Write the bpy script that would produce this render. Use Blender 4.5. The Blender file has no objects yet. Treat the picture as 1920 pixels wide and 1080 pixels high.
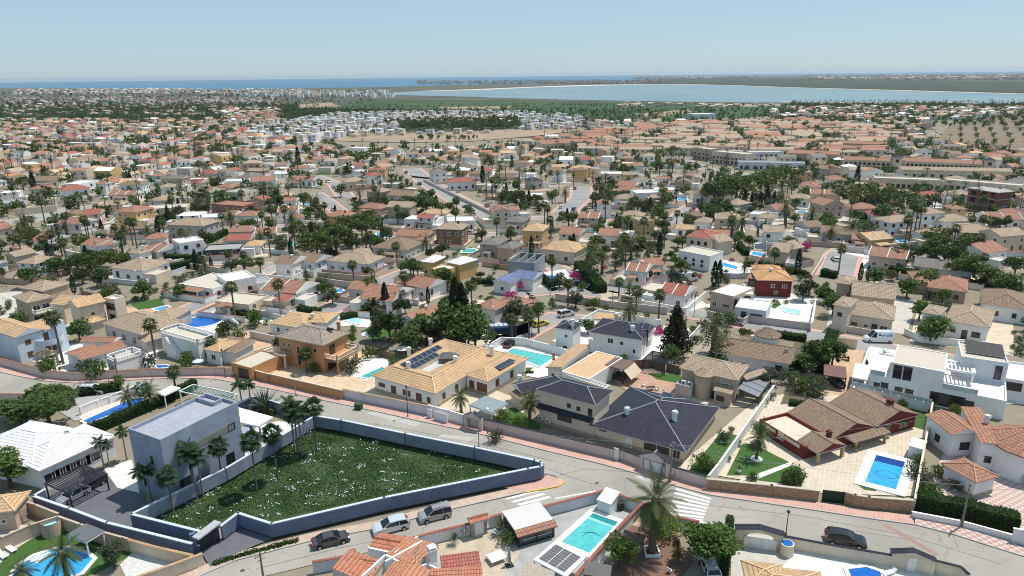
import bpy, math, random
import numpy as np
from mathutils import Vector, Matrix
R=math.radians; PI=math.pi
HAZE=0.000042
random.seed(7); rng=np.random.default_rng(7)
S=bpy.context.scene; COL=S.collection
# ------------------------------------------------------------ camera, world, sun, exposure
F=1300.; CX,CY=960.,540.; ROLL=R(0.63); HZ=139.5; PITCH=math.atan((CY-HZ)/F); H=57.
cam=bpy.data.cameras.new('camera'); co=bpy.data.objects.new('camera',cam); COL.objects.link(co); S.camera=co
cam.sensor_width=36; cam.lens=36*F/1920; cam.clip_start=1; cam.clip_end=400000
co.matrix_world=Matrix.Translation((0,0,H))@Matrix.Rotation(PI/2-PITCH,4,'X')@Matrix.Rotation(-ROLL,4,'Z')
SUN_AZ=math.atan2(0.86,0.50); SUN_EL=R(66)        # azimuth from +Y (away from camera) towards +X
w=bpy.data.worlds.new('World'); S.world=w; w.use_nodes=True
nt=w.node_tree; bg=nt.nodes['Background']; sk=nt.nodes.new('ShaderNodeTexSky'); sk.sky_type='NISHITA'; sk.sun_disc=False
sk.sun_elevation=SUN_EL; sk.sun_rotation=SUN_AZ; sk.altitude=0; sk.air_density=1.0; sk.dust_density=0.25; sk.ozone_density=2.2
mx=nt.nodes.new('ShaderNodeMix'); mx.data_type='RGBA'; mx.inputs[0].default_value=.62; mx.inputs[7].default_value=(3.5,5.5,7.2,1)
nt.links.new(sk.outputs[0],mx.inputs[6]); nt.links.new(mx.outputs[2],bg.inputs[0]); bg.inputs[1].default_value=0.098
sl=bpy.data.lights.new('sun','SUN'); sl.energy=4.3; sl.angle=R(0.5); sl.color=(1,.95,.87)
so=bpy.data.objects.new('sun',sl); COL.objects.link(so); so.location=(60,40,120)
sd=Vector((math.sin(SUN_AZ)*math.cos(SUN_EL),math.cos(SUN_AZ)*math.cos(SUN_EL),math.sin(SUN_EL)))
so.rotation_euler=(-sd).to_track_quat('-Z','Y').to_euler()
S.render.engine='CYCLES'; S.view_settings.view_transform='Standard'; S.view_settings.look='None'
S.view_settings.exposure=0.15; S.view_settings.gamma=1
try:
    S.cycles.filter_width=1.0; S.cycles.max_bounces=5; S.cycles.diffuse_bounces=3; S.cycles.glossy_bounces=2; S.cycles.transmission_bounces=3; S.cycles.volume_bounces=0; S.cycles.transparent_max_bounces=4
except Exception: pass
# ------------------------------------------------------------ pixel <-> world
def G(p,z=0.):
    dx,dy=(p[0]-CX)/F,-(p[1]-CY)/F
    c,s=math.cos(ROLL),math.sin(ROLL); X=dx*c+dy*s; Y=-dx*s+dy*c
    cp,sp=math.cos(PITCH),math.sin(PITCH); t=(z-H)/(-sp+cp*Y)
    return Vector((X*t,(cp+sp*Y)*t,z))
def P(v):
    cp,sp=math.cos(PITCH),math.sin(PITCH); dz=v[2]-H; f=cp*v[1]-sp*dz; u=sp*v[1]+cp*dz
    if f<1: return (-9999,-9999)
    X,Y=v[0]/f,u/f; c,s=math.cos(ROLL),math.sin(ROLL)
    return (CX+(X*c-Y*s)*F, CY-(X*s+Y*c)*F)
# ------------------------------------------------------------ materials
MATS={}
def nodes(name):
    m=bpy.data.materials.new(name); m.use_nodes=True; t=m.node_tree; return m,t,t.nodes['Principled BSDF']
def N(t,typ,**k):
    n=t.nodes.new(typ)
    for a,b in k.items():
        if a in('operation','blend_type','data_type','feature','noise_dimensions','distance'): setattr(n,a,b)
        else: n.inputs[a].default_value=b
    return n
def L(t,a,b): t.links.new(a,b)
def mixc(t,fac,a,b,bt='MIX'):
    n=t.nodes.new('ShaderNodeMix'); n.data_type='RGBA'; n.blend_type=bt
    for i,x in ((0,fac),(6,a),(7,b)):
        if hasattr(x,'is_output'): L(t,x,n.inputs[i])
        else: n.inputs[i].default_value=x if i==0 else (*x,1)
    return n.outputs[2]
def noise(t,scale,detail=3,src=None):
    n=N(t,'ShaderNodeTexNoise',Scale=scale,Detail=detail)
    if src is None: src=N(t,'ShaderNodeNewGeometry').outputs['Position']
    L(t,src,n.inputs['Vector']); return n.outputs[0]
def ramp(t,x,a,b):
    n=t.nodes.new('ShaderNodeMapRange'); n.inputs[1].default_value=a; n.inputs[2].default_value=b; L(t,x,n.inputs[0]); return n.outputs[0]
def mth(t,op,a,b=None):
    n=t.nodes.new('ShaderNodeMath'); n.operation=op
    for i,x in ((0,a),(1,b)):
        if x is None: continue
        if hasattr(x,'is_output'): L(t,x,n.inputs[i])
        else: n.inputs[i].default_value=x
    return n.outputs[0]
def k3(c,f): return tuple(min(1,x*f) for x in c)
def plain(name,c,rough=.8,var=.12,scale=1.2,metal=0,c2=None,spec=.3,fine=0,bump=0):
    if name in MATS: return MATS[name]
    m,t,b=nodes(name); b.inputs['Roughness'].default_value=rough; b.inputs['Metallic'].default_value=metal
    b.inputs['Specular IOR Level'].default_value=spec
    f=ramp(t,noise(t,scale,5),.3,.7)
    col=mixc(t,f,k3(c,1-var),c2 or k3(c,1+var))
    if fine:
        g=noise(t,fine,3); col=mixc(t,ramp(t,g,.35,.65),col,k3(c,.62)) if bump<0 else mixc(t,mth(t,'MULTIPLY',ramp(t,g,.35,.75),.45),col,k3(c,.55))
    L(t,col,b.inputs['Base Color'])
    if bump>0:
        bn=N(t,'ShaderNodeBump',Strength=bump,Distance=.05); L(t,noise(t,9,3),bn.inputs['Height']); L(t,bn.outputs[0],b.inputs['Normal'])
    MATS[name]=m; return m
def tile(name,c1,c2,weather=(.25,.2,.15),wamt=.35,su=.34,sv=.52):
    if name in MATS: return MATS[name]
    m,t,b=nodes(name); b.inputs['Roughness'].default_value=.78; b.inputs['Specular IOR Level'].default_value=.25
    uv=N(t,'ShaderNodeUVMap').outputs[0]; sp=N(t,'ShaderNodeSeparateXYZ'); L(t,uv,sp.inputs[0])
    uu=mth(t,'DIVIDE',sp.outputs[0],su); vv=mth(t,'DIVIDE',sp.outputs[1],sv)
    cb=N(t,'ShaderNodeCombineXYZ'); L(t,mth(t,'FLOOR',uu),cb.inputs[0]); L(t,mth(t,'FLOOR',vv),cb.inputs[1])
    wn=t.nodes.new('ShaderNodeTexWhiteNoise'); L(t,cb.outputs[0],wn.inputs['Vector'])
    col=mixc(t,wn.outputs['Value'],c1,c2)
    col=mixc(t,mth(t,'MULTIPLY',ramp(t,noise(t,.45,5),.42,.68),wamt),col,weather)
    col=mixc(t,mth(t,'MULTIPLY',ramp(t,noise(t,2.6,3),.5,.75),.3),col,k3(c2,1.25))
    fv=mth(t,'FRACT',vv); line=ramp(t,fv,.24,.14); fu=mth(t,'FRACT',uu)
    col=mixc(t,mth(t,'MULTIPLY',line,.75),col,k3(c1,.32))
    col=mixc(t,mth(t,'MULTIPLY',ramp(t,fu,.26,.12),.55),col,k3(c1,.38))
    L(t,col,b.inputs['Base Color'])
    hgt=mth(t,'ADD',mth(t,'ABSOLUTE',mth(t,'SINE',mth(t,'MULTIPLY',uu,PI))),mth(t,'MULTIPLY',fv,-.6))
    bn=N(t,'ShaderNodeBump',Strength=.5,Distance=.06); L(t,hgt,bn.inputs['Height']); L(t,bn.outputs[0],b.inputs['Normal'])
    MATS[name]=m; return m
def leaf(name,c,c2,trans=.36,scale=.9):
    if name in MATS: return MATS[name]
    m,t,b=nodes(name); b.inputs['Roughness'].default_value=.6; b.inputs['Specular IOR Level'].default_value=.25
    oi=t.nodes.new('ShaderNodeObjectInfo'); tc=t.nodes.new('ShaderNodeTexCoord')
    col=mixc(t,ramp(t,noise(t,scale,3,tc.outputs['Object']),.35,.65),c,c2)
    col=mixc(t,mth(t,'MULTIPLY',oi.outputs['Random'],.4),col,(c2[0]*1.25,c2[1]*1.02,c2[2]*.8))
    L(t,col,b.inputs['Base Color'])
    tr=t.nodes.new('ShaderNodeBsdfTranslucent'); L(t,col,tr.inputs[0]); ms=t.nodes.new('ShaderNodeMixShader'); ms.inputs[0].default_value=trans
    L(t,b.outputs[0],ms.inputs[1]); L(t,tr.outputs[0],ms.inputs[2]); L(t,ms.outputs[0],t.nodes['Material Output'].inputs[0])
    MATS[name]=m; return m
def glass(name='window_glass',c=(.02,.026,.032),rough=.08):
    if name in MATS: return MATS[name]
    m,t,b=nodes(name); b.inputs['Base Color'].default_value=(*c,1); b.inputs['Roughness'].default_value=rough; b.inputs['Specular IOR Level'].default_value=.6; MATS[name]=m; return m
def water(name,c,c2,scale=1.6,rough=.06,bump=.25,dist=.05,line=None):
    if name in MATS: return MATS[name]
    m,t,b=nodes(name); b.inputs['Roughness'].default_value=rough; b.inputs['IOR'].default_value=1.33
    L(t,mixc(t,ramp(t,noise(t,scale,4),.3,.7),c,c2),b.inputs['Base Color'])
    bn=N(t,'ShaderNodeBump',Strength=bump,Distance=dist); L(t,noise(t,scale*2.5,3),bn.inputs['Height']); L(t,bn.outputs[0],b.inputs['Normal'])
    MATS[name]=m; return m
def lined(name,c,c2,period,axis=0,frac=.12,rough=.6,ang=0,metal=0):
    "boards, corrugation, slabs: joints every period metres along a world axis turned by ang, or along UV when ang is None"
    if name in MATS: return MATS[name]
    m,t,b=nodes(name); b.inputs['Roughness'].default_value=rough; b.inputs['Metallic'].default_value=metal
    if ang is None: src=N(t,'ShaderNodeUVMap').outputs[0]
    else:
        mp=t.nodes.new('ShaderNodeMapping'); mp.inputs['Rotation'].default_value=(0,0,ang); L(t,N(t,'ShaderNodeNewGeometry').outputs['Position'],mp.inputs[0]); src=mp.outputs[0]
    sp=N(t,'ShaderNodeSeparateXYZ'); L(t,src,sp.inputs[0])
    col=mixc(t,ramp(t,noise(t,.7,5),.3,.7),k3(c,.88),k3(c,1.1)); fac=None
    for ax in ((0,1) if axis==2 else (axis,)):
        f=ramp(t,mth(t,'FRACT',mth(t,'DIVIDE',sp.outputs[ax],period)),frac*1.3,frac*.7); fac=f if fac is None else mth(t,'MAXIMUM',fac,f)
    col=mixc(t,fac,col,c2); L(t,col,b.inputs['Base Color'])
    bn=N(t,'ShaderNodeBump',Strength=.4,Distance=.04); L(t,mth(t,'MULTIPLY',fac,-1),bn.inputs['Height']); L(t,bn.outputs[0],b.inputs['Normal'])
    MATS[name]=m; return m
def checker(name,c,c2,s,ang):
    if name in MATS: return MATS[name]
    m,t,b=nodes(name); b.inputs['Roughness'].default_value=.8
    mp=t.nodes.new('ShaderNodeMapping'); mp.inputs['Rotation'].default_value=(0,0,ang); L(t,N(t,'ShaderNodeNewGeometry').outputs['Position'],mp.inputs[0])
    ck=N(t,'ShaderNodeTexChecker',Scale=1/s); L(t,mp.outputs[0],ck.inputs[0]); ck.inputs[1].default_value=(*c,1); ck.inputs[2].default_value=(*c2,1)
    L(t,mixc(t,mth(t,'MULTIPLY',ramp(t,noise(t,.6,4),.3,.7),.35),ck.outputs[0],k3(c,.75)),b.inputs['Base Color']); MATS[name]=m; return m
def stone(name,c,c2,joint,scale=4):
    if name in MATS: return MATS[name]
    m,t,b=nodes(name); b.inputs['Roughness'].default_value=.85; pos=N(t,'ShaderNodeNewGeometry').outputs['Position']
    v=N(t,'ShaderNodeTexVoronoi',Scale=scale); L(t,pos,v.inputs['Vector']); sp=N(t,'ShaderNodeSeparateColor'); L(t,v.outputs['Color'],sp.inputs[0])
    v2=N(t,'ShaderNodeTexVoronoi',Scale=scale,feature='DISTANCE_TO_EDGE'); L(t,pos,v2.inputs['Vector'])
    L(t,mixc(t,ramp(t,v2.outputs['Distance'],.06,.02),mixc(t,sp.outputs[0],c,c2),joint),b.inputs['Base Color'])
    bn=N(t,'ShaderNodeBump',Strength=.7,Distance=.05); L(t,v2.outputs['Distance'],bn.inputs['Height']); L(t,bn.outputs[0],b.inputs['Normal']); MATS[name]=m; return m
WALL={'w':((.78,.77,.74),'white'),'c':((.66,.56,.43),'cream'),'p':((.60,.50,.45),'pink'),'y':((.60,.40,.17),'ochre'),'g':((.46,.43,.40),'grey'),
 'r':((.165,.03,.025),'dark red'),'o':((.50,.265,.125),'orange'),'l':((.56,.63,.70),'pale blue'),'b':((.48,.37,.28),'beige'),'k':((.07,.065,.065),'charcoal'),
 'm':((.28,.12,.09),'brick pink'),'n':((.20,.13,.09),'brown'),'u':((.34,.37,.40),'blue grey'),'h':((.27,.36,.58),'blue'),'s':((.62,.62,.64),'pale grey')}
def wallm(k):
    if isinstance(k,str):
        c,n=WALL[k]; nm=n.replace(' ','_')+'_stucco'
        if nm in MATS: return MATS[nm]
        m,t,b=nodes(nm); b.inputs['Roughness'].default_value=.85; b.inputs['Specular IOR Level'].default_value=.3
        sc=t.nodes.new('ShaderNodeVectorMath'); sc.operation='MULTIPLY'; sc.inputs[1].default_value=(2.2,2.2,.16); L(t,N(t,'ShaderNodeNewGeometry').outputs['Position'],sc.inputs[0])
        col=mixc(t,ramp(t,noise(t,.4,5),.3,.7),k3(c,.9),k3(c,1.06)); col=mixc(t,mth(t,'MULTIPLY',ramp(t,noise(t,1.,4,sc.outputs[0]),.55,.78),.38),col,k3((c[0],c[1]*.96,c[2]*.9),.6)); col=mixc(t,mth(t,'MULTIPLY',ramp(t,noise(t,.9,4),.58,.75),.25),col,k3(c,.72))
        L(t,col,b.inputs['Base Color']); MATS[nm]=m; return m
    return k
ROOF={'o':((.53,.335,.175),(.62,.42,.245),'orange'),'t':((.34,.25,.17),(.46,.35,.25),'tan'),'r':((.32,.085,.06),(.42,.14,.10),'red'),
 'b':((.31,.14,.09),(.43,.22,.15),'terracotta'),'n':((.215,.14,.09),(.315,.215,.145),'brown'),'g':((.15,.14,.13),(.25,.225,.20),'taupe'),
 'k':((.024,.027,.041),(.043,.046,.066),'black'),'w':((.72,.72,.73),(.82,.82,.82),'white'),'l':((.12,.16,.28),(.17,.22,.36),'blue'),'f':((.32,.14,.085),(.46,.235,.15),'rusty')}
def roofm(k):
    if isinstance(k,str):
        if k in ROOF:
            c1,c2,n=ROOF[k]; return tile(n.replace(' ','_')+'_roof_tile',c1,c2,k3(c1,.7) if k in'kwl' else (.25,.2,.15),.2 if k in 'kwl' else .38,*((.26,.4) if k in 'nk' else (.34,.52)))
        return {'Y':lambda:plain('sand_flat_roof',(.56,.50,.41),.9,.1,.5,fine=.5),'X':lambda:plain('grey_flat_roof',(.33,.32,.31),.9,.1,.5,fine=.5),'W':lambda:plain('white_flat_roof',(.74,.72,.69),.8,.08,.5)}[k]()
    return k
RW={**{k:v[2] for k,v in ROOF.items()},'Y':'sand flat','X':'grey flat','W':'white flat'}
CAPM={'w':(.8,.8,.8),'k':(.3,.3,.32),'l':(.3,.36,.5),'g':(.3,.27,.24),'n':(.28,.2,.15)}
def capm(k):
    c=CAPM.get(k) if isinstance(k,str) else None
    if isinstance(k,str) and c is None: c=k3(ROOF[k][1],1.12) if k in ROOF else (.6,.6,.6)
    return plain('ridge_cap_%s'%{'w':'white','k':'slate','l':'blue','g':'grey','n':'brown','o':'orange','t':'sand','r':'red','b':'terracotta','f':'worn'}.get(k,'plain'),c or (.55,.45,.36),.8,.1,2)
# ------------------------------------------------------------ objects
LABELS=set(); REG=[]; LM=[]
def tag(o,label=None,cat=None,group=None,kind=None):
    if label: o['label']=label; LABELS.add(label)
    if cat: o['category']=cat
    if group: o['group']=group
    if kind: o['kind']=kind
    return o
def thing(name,label,cat,loc=(0,0,0),group=None):
    o=bpy.data.objects.new(name,None); COL.objects.link(o); o.location=loc; o.empty_display_size=.3; return tag(o,label,cat,group)
def auto(o,cat,look,group,pos): o['category']=cat; o['group']=group; REG.append((o,cat,look,P(pos))); return o
class MB:
    def __init__(s): s.v=[];s.f=[];s.m=[];s.uv=[]
    def poly(s,ps,mi=0,uv=None):
        i=len(s.v); s.v+= [tuple(p) for p in ps]; s.f.append(tuple(range(i,i+len(ps)))); s.m.append(mi)
        if uv is None:
            a=Vector(ps[0]); e=(Vector(ps[1])-a); e=e.normalized() if e.length>1e-6 else Vector((1,0,0)); n=Vector((0,0,0))
            for k in range(1,len(ps)-1): n+=(Vector(ps[k])-a).cross(Vector(ps[k+1])-a)
            q=n.cross(e); q=q.normalized() if q.length>1e-9 else Vector((0,1,0)); uv=[((Vector(p)-a).dot(e),(Vector(p)-a).dot(q)) for p in ps]
        s.uv+=uv
    def prism(s,pts,z0,z1,mi=0,top=None,bottom=True):
        n=len(pts); ar=sum(pts[i][0]*pts[(i+1)%n][1]-pts[(i+1)%n][0]*pts[i][1] for i in range(n))
        if ar<0: pts=pts[::-1]
        t=[(p[0],p[1],z1) for p in pts]; b=[(p[0],p[1],z0) for p in pts]
        s.poly(t,mi if top is None else top)
        if bottom: s.poly(b[::-1],mi)
        for i in range(n): j=(i+1)%n; s.poly([b[i],b[j],t[j],t[i]],mi)
    def box(s,c,sz,yaw=0,mi=0,top=None):
        ca,sa=math.cos(yaw),math.sin(yaw); x,y=sz[0]/2,sz[1]/2
        s.prism([(c[0]+a*ca-b*sa,c[1]+a*sa+b*ca) for a,b in((-x,-y),(x,-y),(x,y),(-x,y))],c[2],c[2]+sz[2],mi,top)
    def tube(s,p,q,r1,r2=None,n=8,mi=0,caps=True):
        p,q=Vector(p),Vector(q); r2=r1 if r2 is None else r2; d=(q-p).normalized(); a=d.orthogonal().normalized(); b=d.cross(a)
        A=[p+(a*math.cos(2*PI*i/n)+b*math.sin(2*PI*i/n))*r1 for i in range(n)]; B=[q+(a*math.cos(2*PI*i/n)+b*math.sin(2*PI*i/n))*r2 for i in range(n)]
        for i in range(n): j=(i+1)%n; s.poly([A[i],A[j],B[j],B[i]],mi)
        if caps: s.poly(A[::-1],mi); s.poly(B,mi)
    def ball(s,c,r,mi=0,n=10,k=6,sz=1.):
        c=Vector(c); pt=lambda i,j:c+Vector((r*math.sin(PI*j/k)*math.cos(2*PI*i/n),r*math.sin(PI*j/k)*math.sin(2*PI*i/n),r*sz*math.cos(PI*j/k)))
        for j in range(k):
            for i in range(n):
                q=[pt(i,j),pt(i,j+1),pt(i+1,j+1),pt(i+1,j)]
                if j==0: q=[q[0],q[1],q[2]]
                elif j==k-1: q=[q[0],q[1],q[3]]
                s.poly(q,mi)
    def build(s,name,mats,parent=None,loc=None,link=True):
        me=bpy.data.meshes.new(name); l=Vector(loc) if loc is not None else (parent.location if parent else Vector((0,0,0)))
        if parent is not None and parent.parent is not None and loc is None: l=parent.parent.location+parent.location
        v=np.array(s.v,dtype=np.float64)-np.array(l); me.from_pydata(v.tolist(),[],s.f)
        me.polygons.foreach_set('material_index',s.m); u=me.uv_layers.new(); u.data.foreach_set('uv',np.array(s.uv,dtype=np.float32).ravel())
        for m in (mats if isinstance(mats,(list,tuple)) else [mats]): me.materials.append(m)
        o=bpy.data.objects.new(name,me)
        if link: COL.objects.link(o)
        if parent is not None: o.parent=parent
        else: o.location=l
        return o
SHEETS=[]
def sheet(name,pts,z,m,kind='structure',label=None,cat=None):
    if name in('paving','driveway','terrace','road','pavement','checked_paving','garden_path','lawn'): SHEETS.append(pts)
    "flat ground sheet, traced outline in pixels"
    b=MB(); q=[G(p) for p in pts]; n=len(q)
    if sum(q[i].x*q[(i+1)%n].y-q[(i+1)%n].x*q[i].y for i in range(n))<0: q=q[::-1]
    b.poly([(p.x,p.y,z) for p in q]); o=b.build(name,m); o['kind']=kind
    if label: tag(o,label,cat)
    return o
class Rect:
    "rectangle: front-left corner o, u along the front, n to the back"
    def __init__(s,o,u,w,d,side=1): s.o=Vector((o[0],o[1])); s.u=Vector((u[0],u[1])).normalized(); s.n=Vector((-s.u.y,s.u.x))*side; s.w=w; s.d=d
    def at(s,a,b,z=None):
        q=s.o+s.u*a+s.n*b; return (q.x,q.y) if z is None else Vector((q.x,q.y,z))
    def c(s,z=0): return s.at(s.w/2,s.d/2,z)
    def inset(s,k): return Rect(s.at(k,k),s.u,s.w-2*k,s.d-2*k,1 if s.n.dot(Vector((-s.u.y,s.u.x)))>0 else -1)
    def sub(s,a0,a1,b0,b1): return Rect(s.at(a0*s.w,b0*s.d),s.u,s.w*(a1-a0),s.d*(b1-b0))
    def pts(s): return [s.at(0,0),s.at(s.w,0),s.at(s.w,s.d),s.at(0,s.d)]
    @property
    def yaw(s): return math.atan2(s.u.y,s.u.x)
def RP(A,B,C,z):
    "front corners A,B and a back corner C (pixels, or a depth in metres) on the plane z"
    a,b=G(A,z),G(B,z); u=(b-a); r=Rect(a,u,u.length,1)
    if isinstance(C,(int,float)): r.d=C
    else:
        k=(G(C,z)-b).to_2d().dot(r.n)
        if k<0: r=Rect(b,-u,u.length,1); k=-k
        r.d=k
    return r
def hipcaps(b,segs,mi,r=.11):
    for p,q in segs:
        p,q=Vector(p),Vector(q); b.tube(p+Vector((0,0,.02)),q+Vector((0,0,.02)),r,r,5,mi)
def roof(root,r,h,kind,rc,pitch=.36,th=.14,caps=True,wc=None,name='roof',label=None):
    b=MB(); m=roofm(rc); w,d=r.w,r.d; A,B,C,D=[r.at(x,y,h) for x,y in((0,0),(w,0),(w,d),(0,d))]; segs=[]
    if kind=='hip':
        rise=min(w,d)/2*pitch
        if w>=d: e1,e2=r.at(d/2,d/2,h+rise),r.at(w-d/2,d/2,h+rise)
        else: e1,e2=r.at(w/2,w/2,h+rise),r.at(w/2,d-w/2,h+rise)
        if w>=d+.05: fs=[[A,B,e2,e1],[B,C,e2],[C,D,e1,e2],[D,A,e1]]; segs=[(e1,e2),(A,e1),(D,e1),(B,e2),(C,e2)]
        elif d>=w+.05: fs=[[A,B,e1],[B,C,e2,e1],[C,D,e2],[D,A,e1,e2]]; segs=[(e1,e2),(A,e1),(B,e1),(C,e2),(D,e2)]
        else: fs=[[A,B,e1],[B,C,e1],[C,D,e1],[D,A,e1]]; segs=[(A,e1),(B,e1),(C,e1),(D,e1)]
    elif kind=='pyr':
        e=r.at(w/2,d/2,h+min(w,d)/2*pitch); fs=[[A,B,e],[B,C,e],[C,D,e],[D,A,e]]; segs=[(p,e) for p in(A,B,C,D)]
    elif kind in('gw','gd'):
        if kind=='gw': rise=d/2*pitch; e1,e2=r.at(0,d/2,h+rise),r.at(w,d/2,h+rise); fs=[[A,B,e2,e1],[C,D,e1,e2]]; tri=[[B,C,e2],[D,A,e1]]
        else: rise=w/2*pitch; e1,e2=r.at(w/2,0,h+rise),r.at(w/2,d,h+rise); fs=[[B,C,e2,e1],[D,A,e1,e2]]; tri=[[A,B,e1],[C,D,e2]]
        segs=[(e1,e2)]
        for t in tri:
            g=MB(); g.poly(t)
            if root is not None: g.build('gable_wall',wallm(wc or 'w'),root)
    elif kind in('shed','shedr','shedl'):
        if kind=='shed': rise=d*pitch; up=[0,0,rise,rise]
        elif kind=='shedr': rise=w*pitch; up=[0,rise,rise,0]
        else: rise=w*pitch; up=[rise,0,0,rise]
        q=[Vector(p)+Vector((0,0,k)) for p,k in zip((A,B,C,D),up)]
        if kind=='shed': fs=[q]
        elif kind=='shedr': fs=[[q[3],q[0],q[1],q[2]]]
        else: fs=[[q[1],q[2],q[3],q[0]]]
        base=[Vector((p.x,p.y,h-th)) for p in (A,B,C,D)]; b.poly(base[::-1],2)
        for i in range(4): j=(i+1)%4; b.poly([base[i],base[j],q[j],q[i]],2)
    for f in fs: b.poly(f,0)
    if kind in('hip','pyr','gw','gd'):
        lo=[Vector((p.x,p.y,h-th)) for p in(A,B,C,D)]; b.poly(lo[::-1],2); hi=[A,B,C,D]
        for i in range(4): j=(i+1)%4; b.poly([lo[i],lo[j],hi[j],hi[i]],2)
    if caps: hipcaps(b,segs,1)
    o=b.build(name,[m,capm(rc) if isinstance(rc,str) else m,plain('eave_board',(.55,.5,.44),.8,.1)],root)
    if label: o['label']=label
    return o
WM={}
FRAME={'w':(.75,.75,.74),'d':(.05,.04,.035),'n':(.16,.07,.04),'c':(.6,.5,.38)}
def window(root,r,face,u,z,w,h,fr='w',kind='window',shut=False):
    "face f/r/b/l of rectangle r (the wall rectangle), u = fraction along the face"
    key=(round(w,2),round(h,2),fr,kind,shut)
    if key not in WM:
        b=MB(); t=.09
        for c,s in(((0,0,-h/2),(w+2*t,.1,t)),((0,0,h/2-t),(w+2*t,.1,t)),((-w/2,0,-h/2+t),(t,.1,h-2*t)),((w/2,0,-h/2+t),(t,.1,h-2*t))): b.box(c,s)
        if w>1.0 and kind=='window': b.box((0,.0,-h/2+t),(.06,.08,h-2*t))
        g=MB(); g.box((0,.0,-h/2+t-.003),(w-t+.004,.05,h-2*t+.006))
        fm=plain({'w':'white','d':'dark','n':'brown','c':'cream'}[fr]+'_frame',FRAME[fr],.5,.05)
        gm=fm if kind in('door','garage_door') and fr!='w' else (plain('white_panel',(.7,.7,.7),.5,.05) if kind in('door','garage_door') else (plain('brown_shutter',(.12,.06,.04),.6,.1) if shut else glass()))
        fo=b.build('window',fm,link=False).data; go=g.build('pane',gm,link=False).data; WM[key]=(fo,go)
    fm,gm=WM[key]; yaw=r.yaw
    if face=='f': p=r.at(u*r.w,0); a=yaw
    elif face=='b': p=r.at(u*r.w,r.d); a=yaw+PI
    elif face=='r': p=r.at(r.w,u*r.d); a=yaw+PI/2
    else: p=r.at(0,u*r.d); a=yaw-PI/2
    o=bpy.data.objects.new(kind,fm); COL.objects.link(o); o.parent=root; o.location=Vector((p[0],p[1],z+h/2))-root.location; o.rotation_euler=(0,0,a)
    q=bpy.data.objects.new('panel' if kind!='window' else 'pane',gm); COL.objects.link(q); q.parent=o; return o
def walls(root,r,z0,z1,wc,plinth=None,name='wall'):
    b=MB(); b.prism(r.pts(),z0,z1); o=b.build(name,wallm(wc),root)
    if plinth is not None:
        b=MB(); b.prism(r.inset(-.04).pts(),z0,z0+.7); b.build('plinth',plinth,root)
    return o
def flatroof(root,r,h,rc,wc,par=.45,t=.22):
    b=MB(); q=r.inset(t)
    o_,i_=r.pts(),q.pts()
    for k in range(4):
        j=(k+1)%4; O=[Vector((*o_[k],h)),Vector((*o_[j],h))]; I=[Vector((*i_[k],h)),Vector((*i_[j],h))]
        b.poly([O[0],O[1],I[1],I[0]],1); dn=Vector((0,0,par))
        b.poly([I[0],I[1],I[1]-dn,I[0]-dn],1); b.poly([O[0]-dn,O[1]-dn,O[1],O[0]],1)
    b.poly([(*p,h-par+.02) for p in i_],0)
    return b.build('roof',[roofm(rc),wallm(wc)],root)
def vol(root,r,h,kind,rc,wc,z0=0,pitch=.36,over=.4,par=.45,plinth=None,caps=True):
    if kind=='flat':
        walls(root,r,z0,h-par,wc,plinth); flatroof(root,r,h,rc,wc,par); return r
    q=r.inset(over); walls(root,q,z0,h-.13,wc,plinth); roof(root,r,h,kind,rc,pitch,wc=wc,caps=caps); return q
def wins(root,q,spec):
    for s in spec: window(root,q,*s)
def chimney(root,p,z,h=1.3,wc='w',s=.6,yaw=.5):
    b=MB(); b.box((p[0],p[1],z),(s,s,h),yaw); b.box((p[0],p[1],z+h),(s+.2,s+.2,.12),yaw); b.box((p[0],p[1],z+h+.3),(s+.1,s+.1,.1),yaw)
    for a in(-1,1): b.box((p[0]+a*s*.35*math.cos(yaw),p[1]+a*s*.35*math.sin(yaw),z+h+.12),(.1,s*.8,.2),yaw)
    return b.build('chimney',wallm(wc),root)
def panels(root,r,nu,nv,z0,z1,name='solar_panel',fm=None,gm=None):
    "tilted array: corners r at heights z0 front, z1 back"
    b=MB(); gm=gm or glass('solar_cell',(.02,.025,.04),.15)
    for i in range(nu):
        for j in range(nv):
            g=.03/max(r.w/nu,r.d/nv)
            c=[((i+a)/nu*r.w,(j+e)/nv*r.d) for a,e in((.03,.03),(.97,.03),(.97,.97),(.03,.97))]
            f=lambda y:z0+(z1-z0)*y/r.d
            b.poly([r.at(x,y,f(y)+.06) for x,y in c],0)
    P4=[r.at(x,y,(z0 if y==0 else z1)+.05) for x,y in((0,0),(r.w,0),(r.w,r.d),(0,r.d))]; Q=[p-Vector((0,0,.05)) for p in P4]
    b.poly(P4,1); b.poly(Q[::-1],1)
    for i in range(4): j=(i+1)%4; b.poly([Q[i],Q[j],P4[j],P4[i]],1)
    return b.build(name,[gm,fm or plain('panel_frame',(.4,.42,.45),.4,.05,metal=.5)],root)
def balus(root,pts,z,h=.9,m=None,name='balustrade',step=.3):
    b=MB(); m=m or wallm('w')
    for p,q in zip(pts,pts[1:]):
        p,q=Vector((p[0],p[1])),Vector((q[0],q[1])); l=(q-p).length; yaw=math.atan2(q.y-p.y,q.x-p.x); c=(p+q)/2
        b.box((c.x,c.y,z),(l,.22,.14),yaw); b.box((c.x,c.y,z+h-.13),(l,.24,.13),yaw); n=max(1,int(l/step))
        for i in range(n):
            e=p+(q-p)*((i+.5)/n); b.tube((e.x,e.y,z+.14),(e.x,e.y,z+h-.13),.06,.06,5,caps=False)
        for e in(p,q): b.box((e.x,e.y,z),(.3,.3,h+.08),yaw)
    return b.build(name,m,root)
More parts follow.
